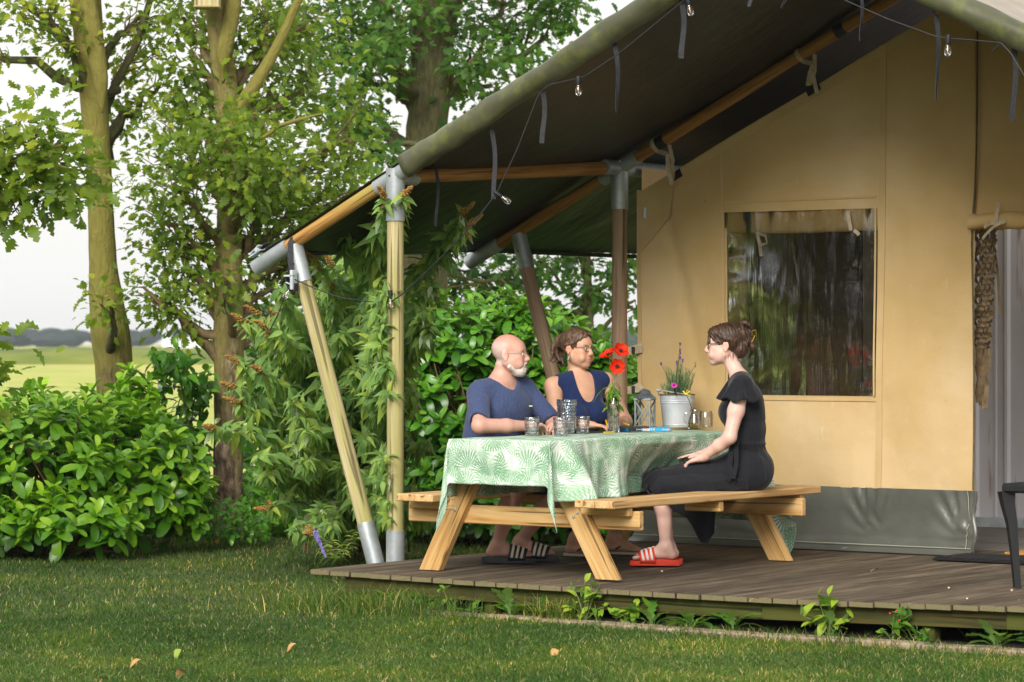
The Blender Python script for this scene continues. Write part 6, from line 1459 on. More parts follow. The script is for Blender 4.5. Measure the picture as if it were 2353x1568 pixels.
M['hair_dark'] = hairm('dark_brown_hair', [hx('1f1410'), hx('3f2c20'), hx('654a38')]); M['hair_mid'] = hairm('ash_brown_hair', [hx('33241c'), hx('5a4334'), hx('806452')]); M['hair_white'] = hairm('white_stubble', [hx('b5a8a0'), hx('d6ccc6'), hx('ece6e2')])
M['eye'] = simple('eyeball_white', [hx('e8e2dc')], rough=.2); M['iris'] = simple('iris', [hx('3a3a3a')], rough=.2)
def fabric(name, cols, sc=140, rough=.9, wr=.75):
    t = NT(name); f = t.noise(t.mapped('Object', (sc, sc, sc * 2.2)), 1, 3, .7); b = t.noise(t.mapped('Object', 4), 1, 3); c = t.ramp(f, [(.3, cols[0]), (.7, cols[1])])
    wn = t.noise(t.mapped('Object', (13, 13, 6)), 1, 3, .5, .8); t.bsdf(c, rough, t.math('ADD', t.math('MULTIPLY', wn, 1.0), t.math('MULTIPLY', f, .03)), wr, .022, **{'Specular IOR Level': .2, 'Sheen Weight': .12}); return t.m
M['tshirt'] = fabric('heather_blue_jersey', [hx('2f3a5c'), hx('4d5a80')]); M['tank'] = fabric('navy_jersey', [hx('17254a'), hx('22325c')]); M['dress'] = fabric('black_crepe', [hx('17181d'), hx('24262d')], wr=.8); M['short'] = fabric('dark_blue_denim', [hx('1d2533'), hx('2e384a')])
M['slide'] = simple('dark_navy_rubber', [hx('151b26')], rough=.5); M['stripe'] = simple('cream_stripe', [hx('c9c0ac')], rough=.7); M['slide_red'] = simple('coral_red_rubber', [hx('e8432a')], rough=.45); M['stripe_w'] = simple('white_stripe', [hx('f2eeea')], rough=.6)
M['nail'] = simple('dark_red_nail', [hx('5e1422')], rough=.2); M['glasses_metal'] = simple('silver_wire', [hx('b8bcc0')], rough=.3, Metallic=.8); M['glasses_brown'] = simple('dark_brown_frame', [hx('3a281c')], rough=.35); M['gold'] = simple('gold_wire', [hx('c9a24a')], rough=.3, Metallic=.9)
M['lens'] = glassm('spectacle_lens', (.95, .97, .98), mixc=.85)

def frame(f, up=(0, 0, 1)):
    f = nrm(f); l = nrm(np.cross(up, f)); u = np.cross(f, l); return np.array([f, l, u])
def head(F, c, Mh, s=1.0, fat=1.0, male=True, smile=.0, nose=1.0):
    W = lambda *p: np.array(c) + (np.array(p) * s) @ Mh; Ee = lambda p, r, k=.02, op='add': F.ell(W(*p), np.array(r) * s, Mh, k, op); C_ = lambda p, q, ra, rb=None, k=.012, op='add': F.cap(W(*p), W(*q), ra * s, (rb if rb is not None else ra) * s, k, op)
    Ee((-.012, 0, .036), (.096, .077, .084)); Ee((.030, 0, -.028), (.064, .066 * fat, .086)); Ee((.052, 0, .03), (.045, .058, .052))
    for y in (-1, 1):
        C_((-.005, y * .054 * fat, -.048), (.062, y * .022, -.092), .024, .019, .02); Ee((.026, y * .038 * fat, -.045), (.042, .026 if male else .022, .044), .03); Ee((.060, y * .038, -.020), (.026, .024 * fat, .024), .015)
        C_((.079, y * .012, .026), (.072, y * .048, .022), .010, .007, .012)
        Ee((.094, y * .033, .004), (.018, .021, .012), .010, 'sub'); Ee((.077, y * .033, .003), (.0125, .0135, .0125), .004)
        C_((.086, y * .020, .0105), (.080, y * .047, .0095), .0038, .003, .004)
        Ee((-.010, y * .079, -.006), (.019, .009, .031), .008); Ee((-.004, y * .089, -.004), (.009, .006, .017), .005, 'sub'); C_((-.022, y * .083, .016), (-.026, y * .085, -.012), .005, .004, .006); C_((-.006, y * .08, -.030), (-.010, y * .08, -.038), .007, .005, .006)
        Ee((.100, y * .0115, -.034), (.010, .008, .0075), .006); Ee((.072, y * .045, -.058), (.02, .018, .02), .02)
    C_((.088, 0, .012), (.112 * nose, 0, -.026), .0085, .0125, .012); Ee((.100, 0, -.040), (.010, .008, .006), .006, 'add')
    Ee((.066, 0, -.100), (.026, .028, .020), .018); Ee((.083, 0, -.068), (.018, .030, .022), .014)
    w_ = .023 + .004 * smile
    C_((.0975, -.006, -.0600), (.088, -w_, -.0625 + .006 * smile), .0055, .0028, .004); C_((.0975, .006, -.0600), (.088, w_, -.0625 + .006 * smile), .0055, .0028, .004); C_((.0955, -.008, -.0705), (.0955, .008, -.0705), .0062, None, .005); C_((.0955, .008, -.0700), (.087, w_ * .9, -.0645 + .006 * smile), .0055, .0028, .004); C_((.0955, -.008, -.0700), (.087, -w_ * .9, -.0645 + .006 * smile), .0055, .0028, .004)
    C_((.102, -.018, -.0652), (.102, .018, -.0652), .0022, None, .003, 'sub')
    return W
def hand(F, wrist, fwd, back, side, curl=.5, s=1.0, spread=.16, thumb=.5, curls=None):
    """fwd: towards the fingers, back: out of the back of the hand, side: towards the thumb"""
    fwd = nrm(fwd); back = nrm(np.array(back) - fwd * np.dot(back, fwd)); side = nrm(np.array(side) - fwd * np.dot(side, fwd) - back * np.dot(side, back)); w_ = np.array(wrist)
    ys = [.030, .010, -.010, -.028]; kn = []
    for i, y in enumerate(ys):
        k_ = w_ + (fwd * (.088 - .006 * abs(i - 1)) + side * y) * s; kn.append(k_); F.cap(w_ + (fwd * .012 + side * y * .55) * s, k_, .0150 * s, .0115 * s, .012)
    F.cap(w_ - fwd * .02 * s, w_ + fwd * .03 * s, .023 * s, .022 * s, .015)
    for i, (y, L_) in enumerate(zip(ys, (.068, .078, .072, .056))):
        cu = (curls[i] if curls else curl); d = nrm(fwd + side * spread * (1.2 - i) * .5); p = kn[i]; r = .0090 * s
        for j, fr_ in enumerate((.45, .32, .26)):
            ang = cu * (.5 + .75 * j); dd = nrm(d * math.cos(ang) - back * math.sin(ang)); q = p + dd * L_ * fr_ * s; F.cap(p, q, r, r * .92, .0025); p = q; r *= .93
    p0 = w_ + (fwd * .022 + side * .024 - back * .006) * s; p1 = p0 + (fwd * .030 + side * (.026) - back * .012 * thumb) * s; p2 = p1 + (fwd * .030 + side * .008 * (1 - thumb) - back * .014 * thumb) * s; p3 = p2 + (fwd * .024 - side * .006 * thumb - back * .010 * thumb) * s
    F.chain([p0, p1, p2, p3], [.0145 * s, .0115 * s, .0100 * s, .0082 * s], .008)
def foot(F, ankle, d, s=1.0, sole=DZ + .035, toes=True):
    d = nrm(V(d[0], d[1], 0)); l = V(-d[1], d[0], 0); a = np.array(ankle); g = V(a[0], a[1], sole)
    heel = g - d * .035 * s + V(0, 0, .030 * s); F.cap(a, heel, .034 * s, .030 * s, .03); F.cap(a + V(0, 0, -.01), g + d * .10 * s + V(0, 0, .034 * s), .034 * s, .028 * s, .03)
    F.ell(g + d * .06 * s + V(0, 0, .026 * s), V(.11, .038, .026) * s, np.array([d, l, [0, 0, 1]]), .02); F.ell(g + d * .135 * s + V(0, 0, .018 * s), V(.045, .046, .018) * s, np.array([d, l, [0, 0, 1]]), .02)
    for y in (-1, 1): F.ell(a + l * y * .030 * s + V(0, 0, -.0), V(.012, .010, .014) * s, None, .015)
    for i in range(5):
        y = (.036 - i * .0175) * s; x = (.165 + (.022, .020, .014, .006, -.006)[i]) * s; r = (.0125, .0095, .009, .0085, .008)[i] * s; F.cap(g + d * (x - .035 * s) + l * y * 1 + V(0, 0, .016 * s), g + d * x + l * y + V(0, 0, .012 * s), r, r, .003)
    return g, d, l
def slide(g, d, l, ms, mst, parent, s=1.0, big=1, sole=DZ):
    """slip-on sandal: moulded sole and a broad strap with three stripes"""
    g = V(g[0], g[1], sole); P = []; N_ = 28; a = MB()
    def wd(x): return .046 * (1 - ((x - .06) / .165) ** 4 * .9) ** .5 * (1 - .12 * math.exp(-((x - .045) / .05) ** 2))
    xs = np.linspace(-.085, .212, 26) * s
    top = lambda x: .034 - .006 * (x / s > .05) + .004 * math.cos((x / s - .06) * 20)
    for x in xs:
        w_ = max(wd(x / s), .004) * s; row = []
        for (k, z) in ((-1.0, .002), (-1.02, .016), (-1.0, top(x) + .003), (-.88, top(x)), (0, top(x) - .004), (.88, top(x)), (1.0, top(x) + .003), (1.02, .016), (1.0, .002), (0, .001)): row.append(g + d * x + l * w_ * k + V(0, 0, z))
        P.append(row + [row[0]])
    a.grid(P); n = 11; a.f.append([j for j in range(n - 1)]); a.f.append([(len(xs) - 1) * n + j for j in range(n - 1)][::-1]); o = a.build('sandal', ms, parent, smooth=50)
    def arch(x0, x1, off, m, nm, th0=0, th1=math.pi):
        P = []
        for i in range(7):
            x = x0 + (x1 - x0) * i / 6; row = []
            for th in np.linspace(th0, th1, 22):
                sk = .022 * math.cos(th) * 0; k = (x - .075) / .10; hgt = (.052 + .030 * (1 - k)) * s; row.append(g + d * ((x + .016 * math.sin(th)) * s) + l * (math.cos(th) * (.051 * s + off)) + V(0, 0, .018 + max(math.sin(th), 0) ** .8 * (hgt + off)))
            P.append(row)
        b = MB(); b.grid(P); q = b.build(nm, m, o, smooth=180); md = q.modifiers.new('t', 'SOLIDIFY'); md.thickness = .003; md.offset = 1; return q
    arch(.055, .150, 0, ms, 'strap')
    for k in range(3): arch(.068 + k * .026, .081 + k * .026, .004, mst, 'stripe', .12, math.pi - .12)
    return o
def spectacles(W, Mh, s, m, parent, rx=.022, rz=.017, metal=.0013, rimless=False):
    o = MB()
    for y in (-1, 1):
        pts = [W(.1005 - .004 * abs(math.cos(t)) , y * (.033 + rx * math.cos(t)), .002 + rz * math.sin(t)) for t in np.linspace(0, 2 * math.pi, 25)]
        if not rimless: o.tube(pts, [metal] * 25, 6, cap=False)
        o.tube([W(.094, y * .056, .010), W(.060, y * .074, .011), W(-.005, y * .080, .010), W(-.022, y * .081, -.004)], [metal] * 4, 6)
        if rimless: o.tube([W(.1, y * .011, .012), W(.1, y * .033, .018), W(.094, y * .056, .010)], [metal] * 3, 6)
    o.tube([W(.102, -.011, .006), W(.106, 0, .010), W(.102, .011, .006)], [metal] * 3, 6); q = o.build('glasses', m, parent)
    for y in (-1, 1):
        b = MB(); pts = [W(.1005 - .004 * abs(math.cos(t)), y * (.033 + rx * math.cos(t)), .002 + rz * math.sin(t)) for t in np.linspace(0, 2 * math.pi, 20, endpoint=False)]; b.add(pts, [list(range(20))]); b.build('lens', M['lens'], q, smooth=0)
def eyes(W, Mh, s, parent):
    for y in (-1, 1):
        b = MB(); b.ball(W(.0815, y * .033, .002), (.0108 * s,) * 3, 14, 10); e = b.build('eye', M['eye'], parent, smooth=180)
        b = MB(); b.lathe([(.0052 * s, 0), (.0035 * s, .0012), (.0005, .0016)], W(.0920, y * .032, .002), 12, Mh[0]); b.build('iris', M['iris'], e, smooth=180)
def skincol(base, heads, extra=None):
    base = np.array(base); red = np.array([1.12, .80, .76])
    def f(P):
        c = np.tile(base, (len(P), 1))
        if heads:
            cc, Mh, s, male = heads; L_ = ((P - cc) @ Mh.T) / s; g = lambda p, r: np.exp(-(((L_ - np.array(p)) / r) ** 2).sum(1))[:, None]
            bl = g((.105, 0, -.03), .02) * .7 + g((.065, .05, -.03), .028) * .55 + g((.065, -.05, -.03), .028) * .55 + g((-.01, .08, 0), .03) * .6 + g((-.01, -.08, 0), .03) * .6
            if male: bl = bl + g((-.02, 0, .115), .07) * .9 + g((.05, 0, .08), .05) * .3
            c = c * (1 + (red - 1) * np.clip(bl, 0, 1)); lip = g((.098, 0, -.0655), np.array([.012, .020, .0075])); c = c * (1 + (np.array([.98, .66, .64]) - 1) * np.clip(lip * 1.3, 0, 1))
            br = g((.088, .034, .024), np.array([.012, .018, .0045])) + g((.088, -.034, .024), np.array([.012, .018, .0045])); c = c * (1 - np.clip(br, 0, 1) * (.25 if male else .6)); sh = g((.09, .033, .002), np.array([.012, .017, .010])) + g((.09, -.033, .002), np.array([.012, .017, .010])); c = c * (1 - .25 * np.clip(sh, 0, 1))
            if male:
                st_ = np.clip((-(L_[:, 0]) - .0) / .02, 0, 1) * np.clip((.085 - L_[:, 2]) / .03, 0, 1) * np.clip((L_[:, 2] + .07) / .02, 0, 1); c = c * (1 - .55 * st_[:, None]) + np.array([.60, .54, .51]) * .55 * st_[:, None]
        if extra is not None: c = extra(P, c)
        return c
    return f
VX = .0052
def strands(F, pts_list, r, k=.006):
    for P in pts_list:
        P = smoothpath(P, 9); F.chain(list(P), [r * (1 - .5 * abs(i / 8 - .4)) for i in range(9)], k)

# ================= man in the blue T-shirt =================
man = thing('person', 'bald man with white beard, rimless glasses and blue T-shirt, arms folded on the table', 'person', (.50, 1.08, .61), 'people sitting at the picnic table')
hc = V(.640, 1.075, 1.400); Mh = frame(RGT * .97 - FWD * .20 + V(0, 0, .0)); s_ = 1.0
sR, sL = V(.555, .885, 1.165), V(.630, 1.235, 1.185); eR, eL = V(.715, .675, .990), V(.80, 1.305, .990); wR, wL = V(.862, .955, .985), V(.90, 1.235, .985)
hip = V(.46, 1.07, .72); kR, aR = V(.76, .995, .635), V(.595, 1.015, .275); kL, aL = V(.95, 1.22, .635), V(.60, 1.24, .290)
dRf, dLf = nrm(V(.80, .60, 0)), nrm(V(.85, .52, 0)); sh0 = (sR + sL) / 2; ax_s = nrm(sL - sR); ft = np.cross(ax_s, V(0, 0, 1)); Mt = np.array([nrm(ft), ax_s, [0, 0, 1]])
def torso_man(F, g, k=.05):
    F.ell((hip * .5 + sh0 * .5) * V(1, 1, 0) + V(.0, 0, .90), V(.145, .185, .20) + g, Mt, k); F.ell(hip * .3 + sh0 * .7 + V(0, 0, .02), V(.125, .180, .17) + g, Mt, k); F.ell(hip + V(0, 0, .02), V(.14, .18, .13) + g, Mt, k); F.cap(sR + V(.02, .03, .005), sL + V(-.01, -.03, .005), .062 + g, None, .045); F.ell(sh0 + ft * .04 + V(0, 0, -.10), V(.10, .17, .13) + g, Mt, .04)
    for q in (sR, sL): F.cap(sh0 + V(0, 0, .045), q * .85 + sh0 * .15 + V(0, 0, .03), .050 + g, .045 + g, .04)
F = Field((.15, .50, .16), (1.20, 1.55, 1.56), VX)
torso_man(F, -.004); nk = sh0 + V(-.005, 0, .03); F.cap(nk, hc + V(-.02, 0, -.07) - Mh[0] * .015, .064, .056, .03); F.cap(nk + Mh[1] * .06, nk - Mh[1] * .06, .04, None, .04)
W = head(F, hc, Mh, s_, 1.06, True, -.3, 1.0)
for sh, e, w_ in ((sR, eR, wR), (sL, eL, wL)): F.cap(sh, e, .052, .042, .03); F.chain([e, e * .45 + w_ * .55, w_], [.044, .040, .027], .02)
F.cap(nk + V(0, 0, .035), sR + V(.02, .04, .03), .055, .045, .04); F.cap(nk + V(0, 0, .035), sL + V(-.02, -.04, .03), .055, .045, .04)
hand(F, wR, V(.25, .95, -.02), V(-.3, .0, .95), V(-.9, .2, .1), .75, 1.02, .05, .9); hand(F, wL, V(.2, -.9, .0), V(.2, 0, .95), V(-.9, -.2, .2), .85, 1.02, .05, .9)
for kn, an, hy in ((kR, aR, -.09), (kL, aL, .09)): F.cap(hip + V(.02, hy, -.03), kn, .088, .062, .04); F.chain([kn, kn * .62 + an * .38 + V(-.018, 0, 0), an], [.060, .056, .034], .03)
g1 = foot(F, aR, dRf, 1.04); g2 = foot(F, aL, dLf, 1.04)
body = skinmesh('body', F, M['skin'], man, skincol((.60, .345, .275), (hc, Mh, s_, True), None))
F = Field((.15, .50, .80), (1.2, 1.60, 1.34), VX); torso_man(F, .011)
for sh, e, n_ in ((sR, eR, 0), (sL, eL, 1)):
    q = sh + (e - sh) * .80; F.cap(sh + V(0, 0, .002), q, .070, .062, .035)
F.cap(nk + V(.0, 0, .015), hc + V(-.03, 0, -.06), .075, .075, .01, 'sub'); F.ell(nk + ft * .07 + V(0, 0, .060), (.075, .075, .075), None, .008, 'sub'); F.cut(V(0, 0, .80), (0, 0, -1))
for sh, e in ((sR, eR), (sL, eL)): F.cap(sh + (e - sh) * .72, e + (e - sh) * .2, .050, .055, .004, 'sub')
F.disp(lambda X, Y, Z: .0060 * (np.abs(np.sin(20 * (X * .6 + Y) + 6 * Z + 1.5 * np.sin(11 * Z))) - .6) * np.clip((1.20 - Z) * 5, 0, 1) + .0045 * (np.abs(np.sin(13 * Z + 16 * X + 2 * np.sin(12 * Y))) - .6))
ts = skinmesh('tshirt', F, M['tshirt'], man)
bpy.context.view_layer.update()
from mathutils.bvhtree import BVHTree
bv = BVHTree.FromPolygons([Vector(np.array(v.co) + wloc(man)) for v in ts.data.vertices], [list(p_.vertices) for p_ in ts.data.polygons]); hit = bv.ray_cast(Vector(CAM), Vector(ray(1217, 933.5)).normalized())[0]
M['tab'] = simple('pale_green_tab', [hx('cfe0a8')], rough=.7)
if hit is not None: a = MB(); a.box(np.array(hit) - FWD * .002, (.034, .006, .007), np.array([RGT, FWD, [0, 0, 1]]), .001); a.build('label_tab', M['tab'], man)
a = MB(); cP = sh0 + ft * .155 + ax_s * .055 + V(0, 0, -.155)
a.box(on_t(1217, 933.5, 1.12) - FWD * .33 + V(0, 0, 0), (.020, .004, .005), np.array([RGT, FWD, [0, 0, 1]]), .001); lg = a
F = Field((.15, .75, .45), (1.0, 1.5, .90), .007)
F.ell(hip + V(0, 0, -.01), V(.15, .19, .13), Mt, .04)
for kn, hy in ((kR, -.09), (kL, .09)): F.cap(hip + V(.02, hy, -.03), kn * .85 + (hip + V(.02, hy, -.03)) * .15, .098, .080, .03)
skinmesh('shorts', F, M['short'], man)
F = Field(hc - .14, hc + .14, .004)     # beard: cropped, fuller at the chin
Eb = lambda p, r, k=.012, op='add': F.ell(W(*p), np.array(r), Mh, k, op); Cb = lambda p, q, ra, rb, k=.012, op='add': F.cap(W(*p), W(*q), ra, rb, k, op)
for y in (-1, 1): Cb((.012, y * .066, -.030), (.016, y * .064, -.070), .009, .013); Cb((.016, y * .062, -.070), (.066, y * .026, -.103), .017, .018); Cb((.094, y * .008, -.052), (.084, y * .026, -.070), .0078, .0075, .006); Cb((.084, y * .028, -.068), (.070, y * .034, -.098), .010, .015)
Eb((.030, 0, -.028), (.0685, .0735, .0905)); Eb((.064, 0, -.098), (.036, .042, .030), .02); nb2 = nrm(Mh[2] + Mh[0] * .45); F.cut(W(.06, 0, -.050), nb2); F.cut(W(-.002, 0, -.06), nrm(-Mh[0] + Mh[2] * .3)); Cb((.100, -.004, -.050), (.088, -.024, -.062), .0075, .007, .006); Cb((.100, .004, -.050), (.088, .024, -.062), .0075, .007, .006); Cb((.096, -.014, -.086), (.096, .014, -.086), .006, .006); Eb((.060, 0, -.114), (.03, .04, .016)); Cb((.104, -.014, -.0655), (.104, .014, -.0655), .005, .005, .003, 'sub')
F.disp(lambda X, Y, Z: .0016 * np.sin(900 * X + 300 * Y) * np.sin(700 * Z) + .0012 * np.sin(500 * Y + 400 * Z))
skinmesh('beard', F, M['hair_white'], man)
eyes(W, Mh, s_, man); spectacles(W, Mh, s_, M['glasses_metal'], man, .021, .014, .0012, True)
so1 = slide(g1[0], g1[1], g1[2], M['slide'], M['stripe'], man, 1.08); so2 = slide(g2[0], g2[1], g2[2], M['slide'], M['stripe'], man, 1.08)

# ================= woman in the navy top =================
wo2 = thing('person', 'smiling woman with tied brown hair, round glasses and navy tank top behind the poppies', 'person', (.50, 1.85, .61), 'people sitting at the picnic table')
hc = V(.600, 1.835, 1.432); Mh = frame(RGT * .80 - FWD * .60 - V(0, 0, .02), V(0, 0, 1) + RGT * .04)
sR, sL = V(.530, 1.675, 1.205), V(.695, 2.005, 1.232); eR, eL = V(.63, 1.585, .985), V(.80, 2.06, .985); wR, wL = V(.80, 1.665, .975), V(.895, 1.87, .975)
hip = V(.47, 1.86, .72); sh0 = (sR + sL) / 2; ax_s = nrm(sL - sR); ft = nrm(np.cross(ax_s, V(0, 0, 1))); Mt = np.array([ft, ax_s, [0, 0, 1]])
def torso_w(F, g, k=.05, mid=.5, bust=True):
    F.ell((hip * .5 + sh0 * .5) * V(1, 1, 0) + V(0, 0, .90), V(.120, .160, .19) + g, Mt, k); F.ell(hip * .3 + sh0 * .7 + V(0, 0, -.03), V(.105, .150, .15) + g, Mt, k); F.ell(hip + V(0, 0, .02), V(.14, .18, .13) + g, Mt, k); F.cap(sR + ax_s * .03, sL - ax_s * .03, .048 + g, None, .04)
    F.cap(sh0 + V(0, 0, .035), sR + V(0, 0, .01), .045 + g, .04 + g, .04); F.cap(sh0 + V(0, 0, .035), sL + V(0, 0, .01), .045 + g, .04 + g, .04); F.ell(sh0 + V(0, 0, -.08), V(.10, .145, .12) + g, Mt, k)
    for y in (-1, 1): F.ell(sh0 + ft * .085 + ax_s * y * .075 + V(0, 0, -.185), V(.062, .068, .066) + g, Mt, .045)
F = Field((.15, 1.35, .16), (1.25, 2.35, 1.60), VX); torso_w(F, -.004); nk = sh0 + V(-.01, 0, .025); F.cap(nk, hc + V(0, 0, -.07) - Mh[0] * .02, .050, .046, .03); F.cap(nk + ax_s * .07, nk - ax_s * .07, .032, None, .045)
W = head(F, hc, Mh, .97, 1.0, False, 1.6, .97)
for sh, e, w_ in ((sR, eR, wR), (sL, eL, wL)): F.cap(sh, e, .053, .043, .03); F.chain([e, e * .5 + w_ * .5, w_], [.042, .036, .023], .02)
hand(F, wR, V(.75, .55, -.08), V(0, 0, 1), V(-.5, .8, 0), .32, .93, .16, .3, [.25, .3, .4, .5]); hand(F, wL, V(.1, -.95, -.05), V(.1, 0, 1), V(-.9, -.1, 0), .55, .93, .1, .8)
kR, aR, kL, aL = V(.86, 1.76, .625), V(.625, 1.77, .275), V(.88, 2.0, .625), V(.72, 2.05, .275)
for kn, an, hy in ((kR, aR, -.09), (kL, aL, .09)): F.cap(hip + V(.02, hy, -.03), kn, .088, .060, .04); F.chain([kn, kn * .62 + an * .38 + V(-.018, 0, 0), an], [.056, .052, .031], .03)
g1 = foot(F, aR, V(.8, .2, 0), .94, DZ + .018); g2 = foot(F, aL, V(.9, .2, 0), .94, DZ + .018)
skinmesh('body', F, M['skin'], wo2, skincol((.62, .36, .245), (hc, Mh, .97, False)))
F = Field((.15, 1.4, .78), (1.1, 2.3, 1.34), VX); torso_w(F, .010)
for sh, sg in ((sR, -1), (sL, 1)): F.cap(sh + ax_s * sg * .045 + V(0, 0, .08), sh + ax_s * sg * .055 + V(0, 0, -.10), .072, .078, .01, 'sub')
F.ell(sh0 + ft * .27 + V(0, 0, .05), V(.32, .088, .19), Mt, .006, 'sub'); F.ell(sh0 - ft * .25 + V(0, 0, .08), V(.27, .085, .14), Mt, .006, 'sub'); F.cut(V(0, 0, .80), (0, 0, -1)); skinmesh('tank_top', F, M['tank'], wo2)
F = Field((.15, 1.6, .45), (1.0, 2.2, .90), .007); F.ell(hip, V(.15, .19, .13), Mt, .04)
for kn, hy in ((kR, -.09), (kL, .09)): F.cap(hip + V(.02, hy, -.03), kn, .098, .075, .03)
skinmesh('shorts', F, M['short'], wo2)
F = Field(hc - .22, hc + .20, .0045); s_ = .97
Eh = lambda p, r, k=.015, op='add': F.ell(W(*p), np.array(r), Mh, k, op)
Eh((-.022, 0, .042), (.099, .086, .090)); Eh((.030, 0, .075), (.060, .070, .045)); Eh((.085, 0, -.02), (.075, .066, .105), .008, 'sub'); Eh((-.012, .10, -.02), (.030, .05, .045), .006, 'sub'); Eh((-.012, -.10, -.02), (.030, .05, .045), .006, 'sub'); Eh((0, 0, -.13), (.16, .12, .09), .01, 'sub')
Eh((-.125, 0, .045), (.042, .045, .050))
strands(F, [[W(-.11 + random.uniform(-.02, .02), random.uniform(-.03, .03), .07), W(-.165, random.uniform(-.05, .04), .05 + random.uniform(-.03, .03)), W(-.165 + random.uniform(-.02, .03), random.uniform(-.06, .05), -.02), W(-.145 + random.uniform(-.03, .03), random.uniform(-.06, .06), -.07 - random.uniform(0, .05))] for _ in range(14)], .011)
strands(F, [[W(.05, y * .03, .115), W(.02, y * .075, .085), W(-.03, y * .088, .05), W(-.09, y * .06, .04)] for y in (-1, 1)] + [[W(.075, y * .02, .092), W(.055, y * .066, .065), W(.02, y * .083, .03), W(-.04, y * .085, .02)] for y in (-1, 1)], .009)
F.disp(lambda X, Y, Z: .0022 * np.sin(170 * X + 150 * Y + 60 * Z + 3 * np.sin(40 * Z)))
skinmesh('hair', F, M['hair_mid'], wo2)
a = MB(); a.tube([W(.0, -.086, -.02), W(.012, -.088, -.055), W(.010, -.087, -.085)], [.0022, .0015, .001], 5); a.tube([W(-.005, -.086, -.03), W(-.01, -.088, -.07), W(.0, -.087, -.10)], [.002, .0015, .001], 5); a.build('hair_wisp', M['hair_mid'], wo2)
eyes(W, Mh, .97, wo2); spectacles(W, Mh, .97, M['glasses_brown'], wo2, .024, .019, .0017)
a = MB(); a.tube([W(-.006, -.085, -.038), W(-.006, -.086, -.052)], [.0008, .0008], 5); a.ball(W(-.006, -.087, -.056), (.0045,) * 3, 8, 6); a.ball(W(-.006, -.087, -.067), (.0062,) * 3, 8, 6); a.build('earring', M['glasses_metal'], wo2)
for g in (g1, g2):
    a = MB(); P = []; c = V(g[0][0], g[0][1], DZ)
    for x in np.linspace(-.07, .195, 16): w_ = .040 * (1 - ((x - .0625) / .136) ** 4) ** .5 + .002; P.append([c + g[1] * x + g[2] * w_ * k + V(0, 0, z) for k, z in ((-1, .002), (-1, .018), (0, .018), (1, .018), (1, .002), (-1, .002))])
    a.grid(P); fl = a.build('sandal', M['stripe'], wo2); a = MB()
    for y in (-1, 1): a.tube(smoothpath([c + g[1] * .125 + g[2] * .012 + V(0, 0, .02), c + g[1] * .09 + g[2] * .02 * y + V(0, 0, .066), c + g[1] * .03 + g[2] * .042 * y + V(0, 0, .035)], 10), [.006] * 10, 6)
    a.build('strap', M['slide'], fl)

# ================= young woman in the black dress =================
wo3 = thing('person', 'young woman in black dress and red slides on the near bench, hair in a clip', 'person', (1.86, 1.70, .61), 'people sitting at the picnic table')
hc = V(1.742, 1.700, 1.455); Mh = frame(-RGT * .985 + FWD * .10 + V(0, 0, -.02)); s_ = .97
fy = nrm(V(-.809, -.588, 0)); ly = V(.588, -.809, 0); sL, sR = V(1.955, 1.555, 1.228), V(1.755, 1.840, 1.228); eL, eR = V(1.928, 1.46, .925), V(1.70, 1.93, .925); wL, wR = V(1.748, 1.462, .806), V(1.60, 1.70, .815)
hip = V(1.875, 1.735, .720); kL, aL = V(1.492, 1.385, .648), V(1.505, 1.435, .280); kR, aR = V(1.400, 1.500, .648), V(1.455, 1.540, .280)
sh0 = (sR + sL) / 2; ax_s = nrm(sL - sR); ft = nrm(np.cross(ax_s, V(0, 0, 1))); Mt = np.array([ft, ax_s, [0, 0, 1]])
def torso_y(F, g, k=.05):
    F.ell(V(1.885, 1.71, .95), V(.105, .135, .18) + g, Mt, k); F.ell(V(1.872, 1.705, 1.10), V(.110, .150, .15) + g, Mt, k); F.ell(hip - fy * .012 + V(0, 0, .010), V(.140, .175, .130) + g, Mt, k); F.cap(sR + ax_s * .03, sL - ax_s * .03, .045 + g, None, .04)
    F.cap(sh0 + V(0, 0, .03), sR + V(0, 0, .005), .042 + g, .038 + g, .04); F.cap(sh0 + V(0, 0, .03), sL + V(0, 0, .005), .042 + g, .038 + g, .04)
    for y in (-1, 1): F.ell(V(1.815, 1.665, 1.065) + ax_s * y * .07, V(.066, .066, .066) + g, Mt, .045)
F = Field((1.12, 1.10, .16), (2.18, 2.12, 1.62), VX); torso_y(F, -.004); nk = sh0 + V(-.005, 0, .03); F.cap(nk, hc + V(.02, 0, -.07) - Mh[0] * .01, .047, .043, .03); F.cap(nk + ax_s * .07, nk - ax_s * .07, .030, None, .045)
W = head(F, hc, Mh, s_, .98, False, .5, .98)
for sh, e, w_ in ((sR, eR, wR), (sL, eL, wL)): F.chain([sh, sh * .5 + e * .5, e], [.046, .045, .037], .03); F.chain([e, e * .6 + w_ * .4, w_], [.039, .036, .0235], .02)
hand(F, wL, V(-.90, -.02, -.22), V(-.3, -.25, .9), V(-.2, .9, .2), .50, .95, .14, .6, [.55, .45, .4, .45]); hand(F, wR, V(-.68, -.68, -.10), V(-.1, .1, 1), V(.5, -.6, 0), .12, .95, .12, .3)
for kn, an, hy in ((kR, aR, -.085), (kL, aL, .085)): F.cap(hip + fy * .02 + ly * hy + V(0, 0, -.02), kn, .088, .060, .04); F.chain([kn, kn * .65 + an * .35 + V(.016, 0, 0), an], [.056, .052, .030], .03)
df = V(-.86, -.51, 0); g1 = foot(F, aL, df, .97); g2 = foot(F, aR, V(-.88, -.47, 0), .97)
def toe_paint(P, c):
    return c
skinmesh('body', F, M['skin'], wo3, skincol((.72, .47, .40), (hc, Mh, s_, False)))
F = Field((1.22, 1.15, .50), (2.18, 2.12, 1.36), VX); torso_y(F, .010)
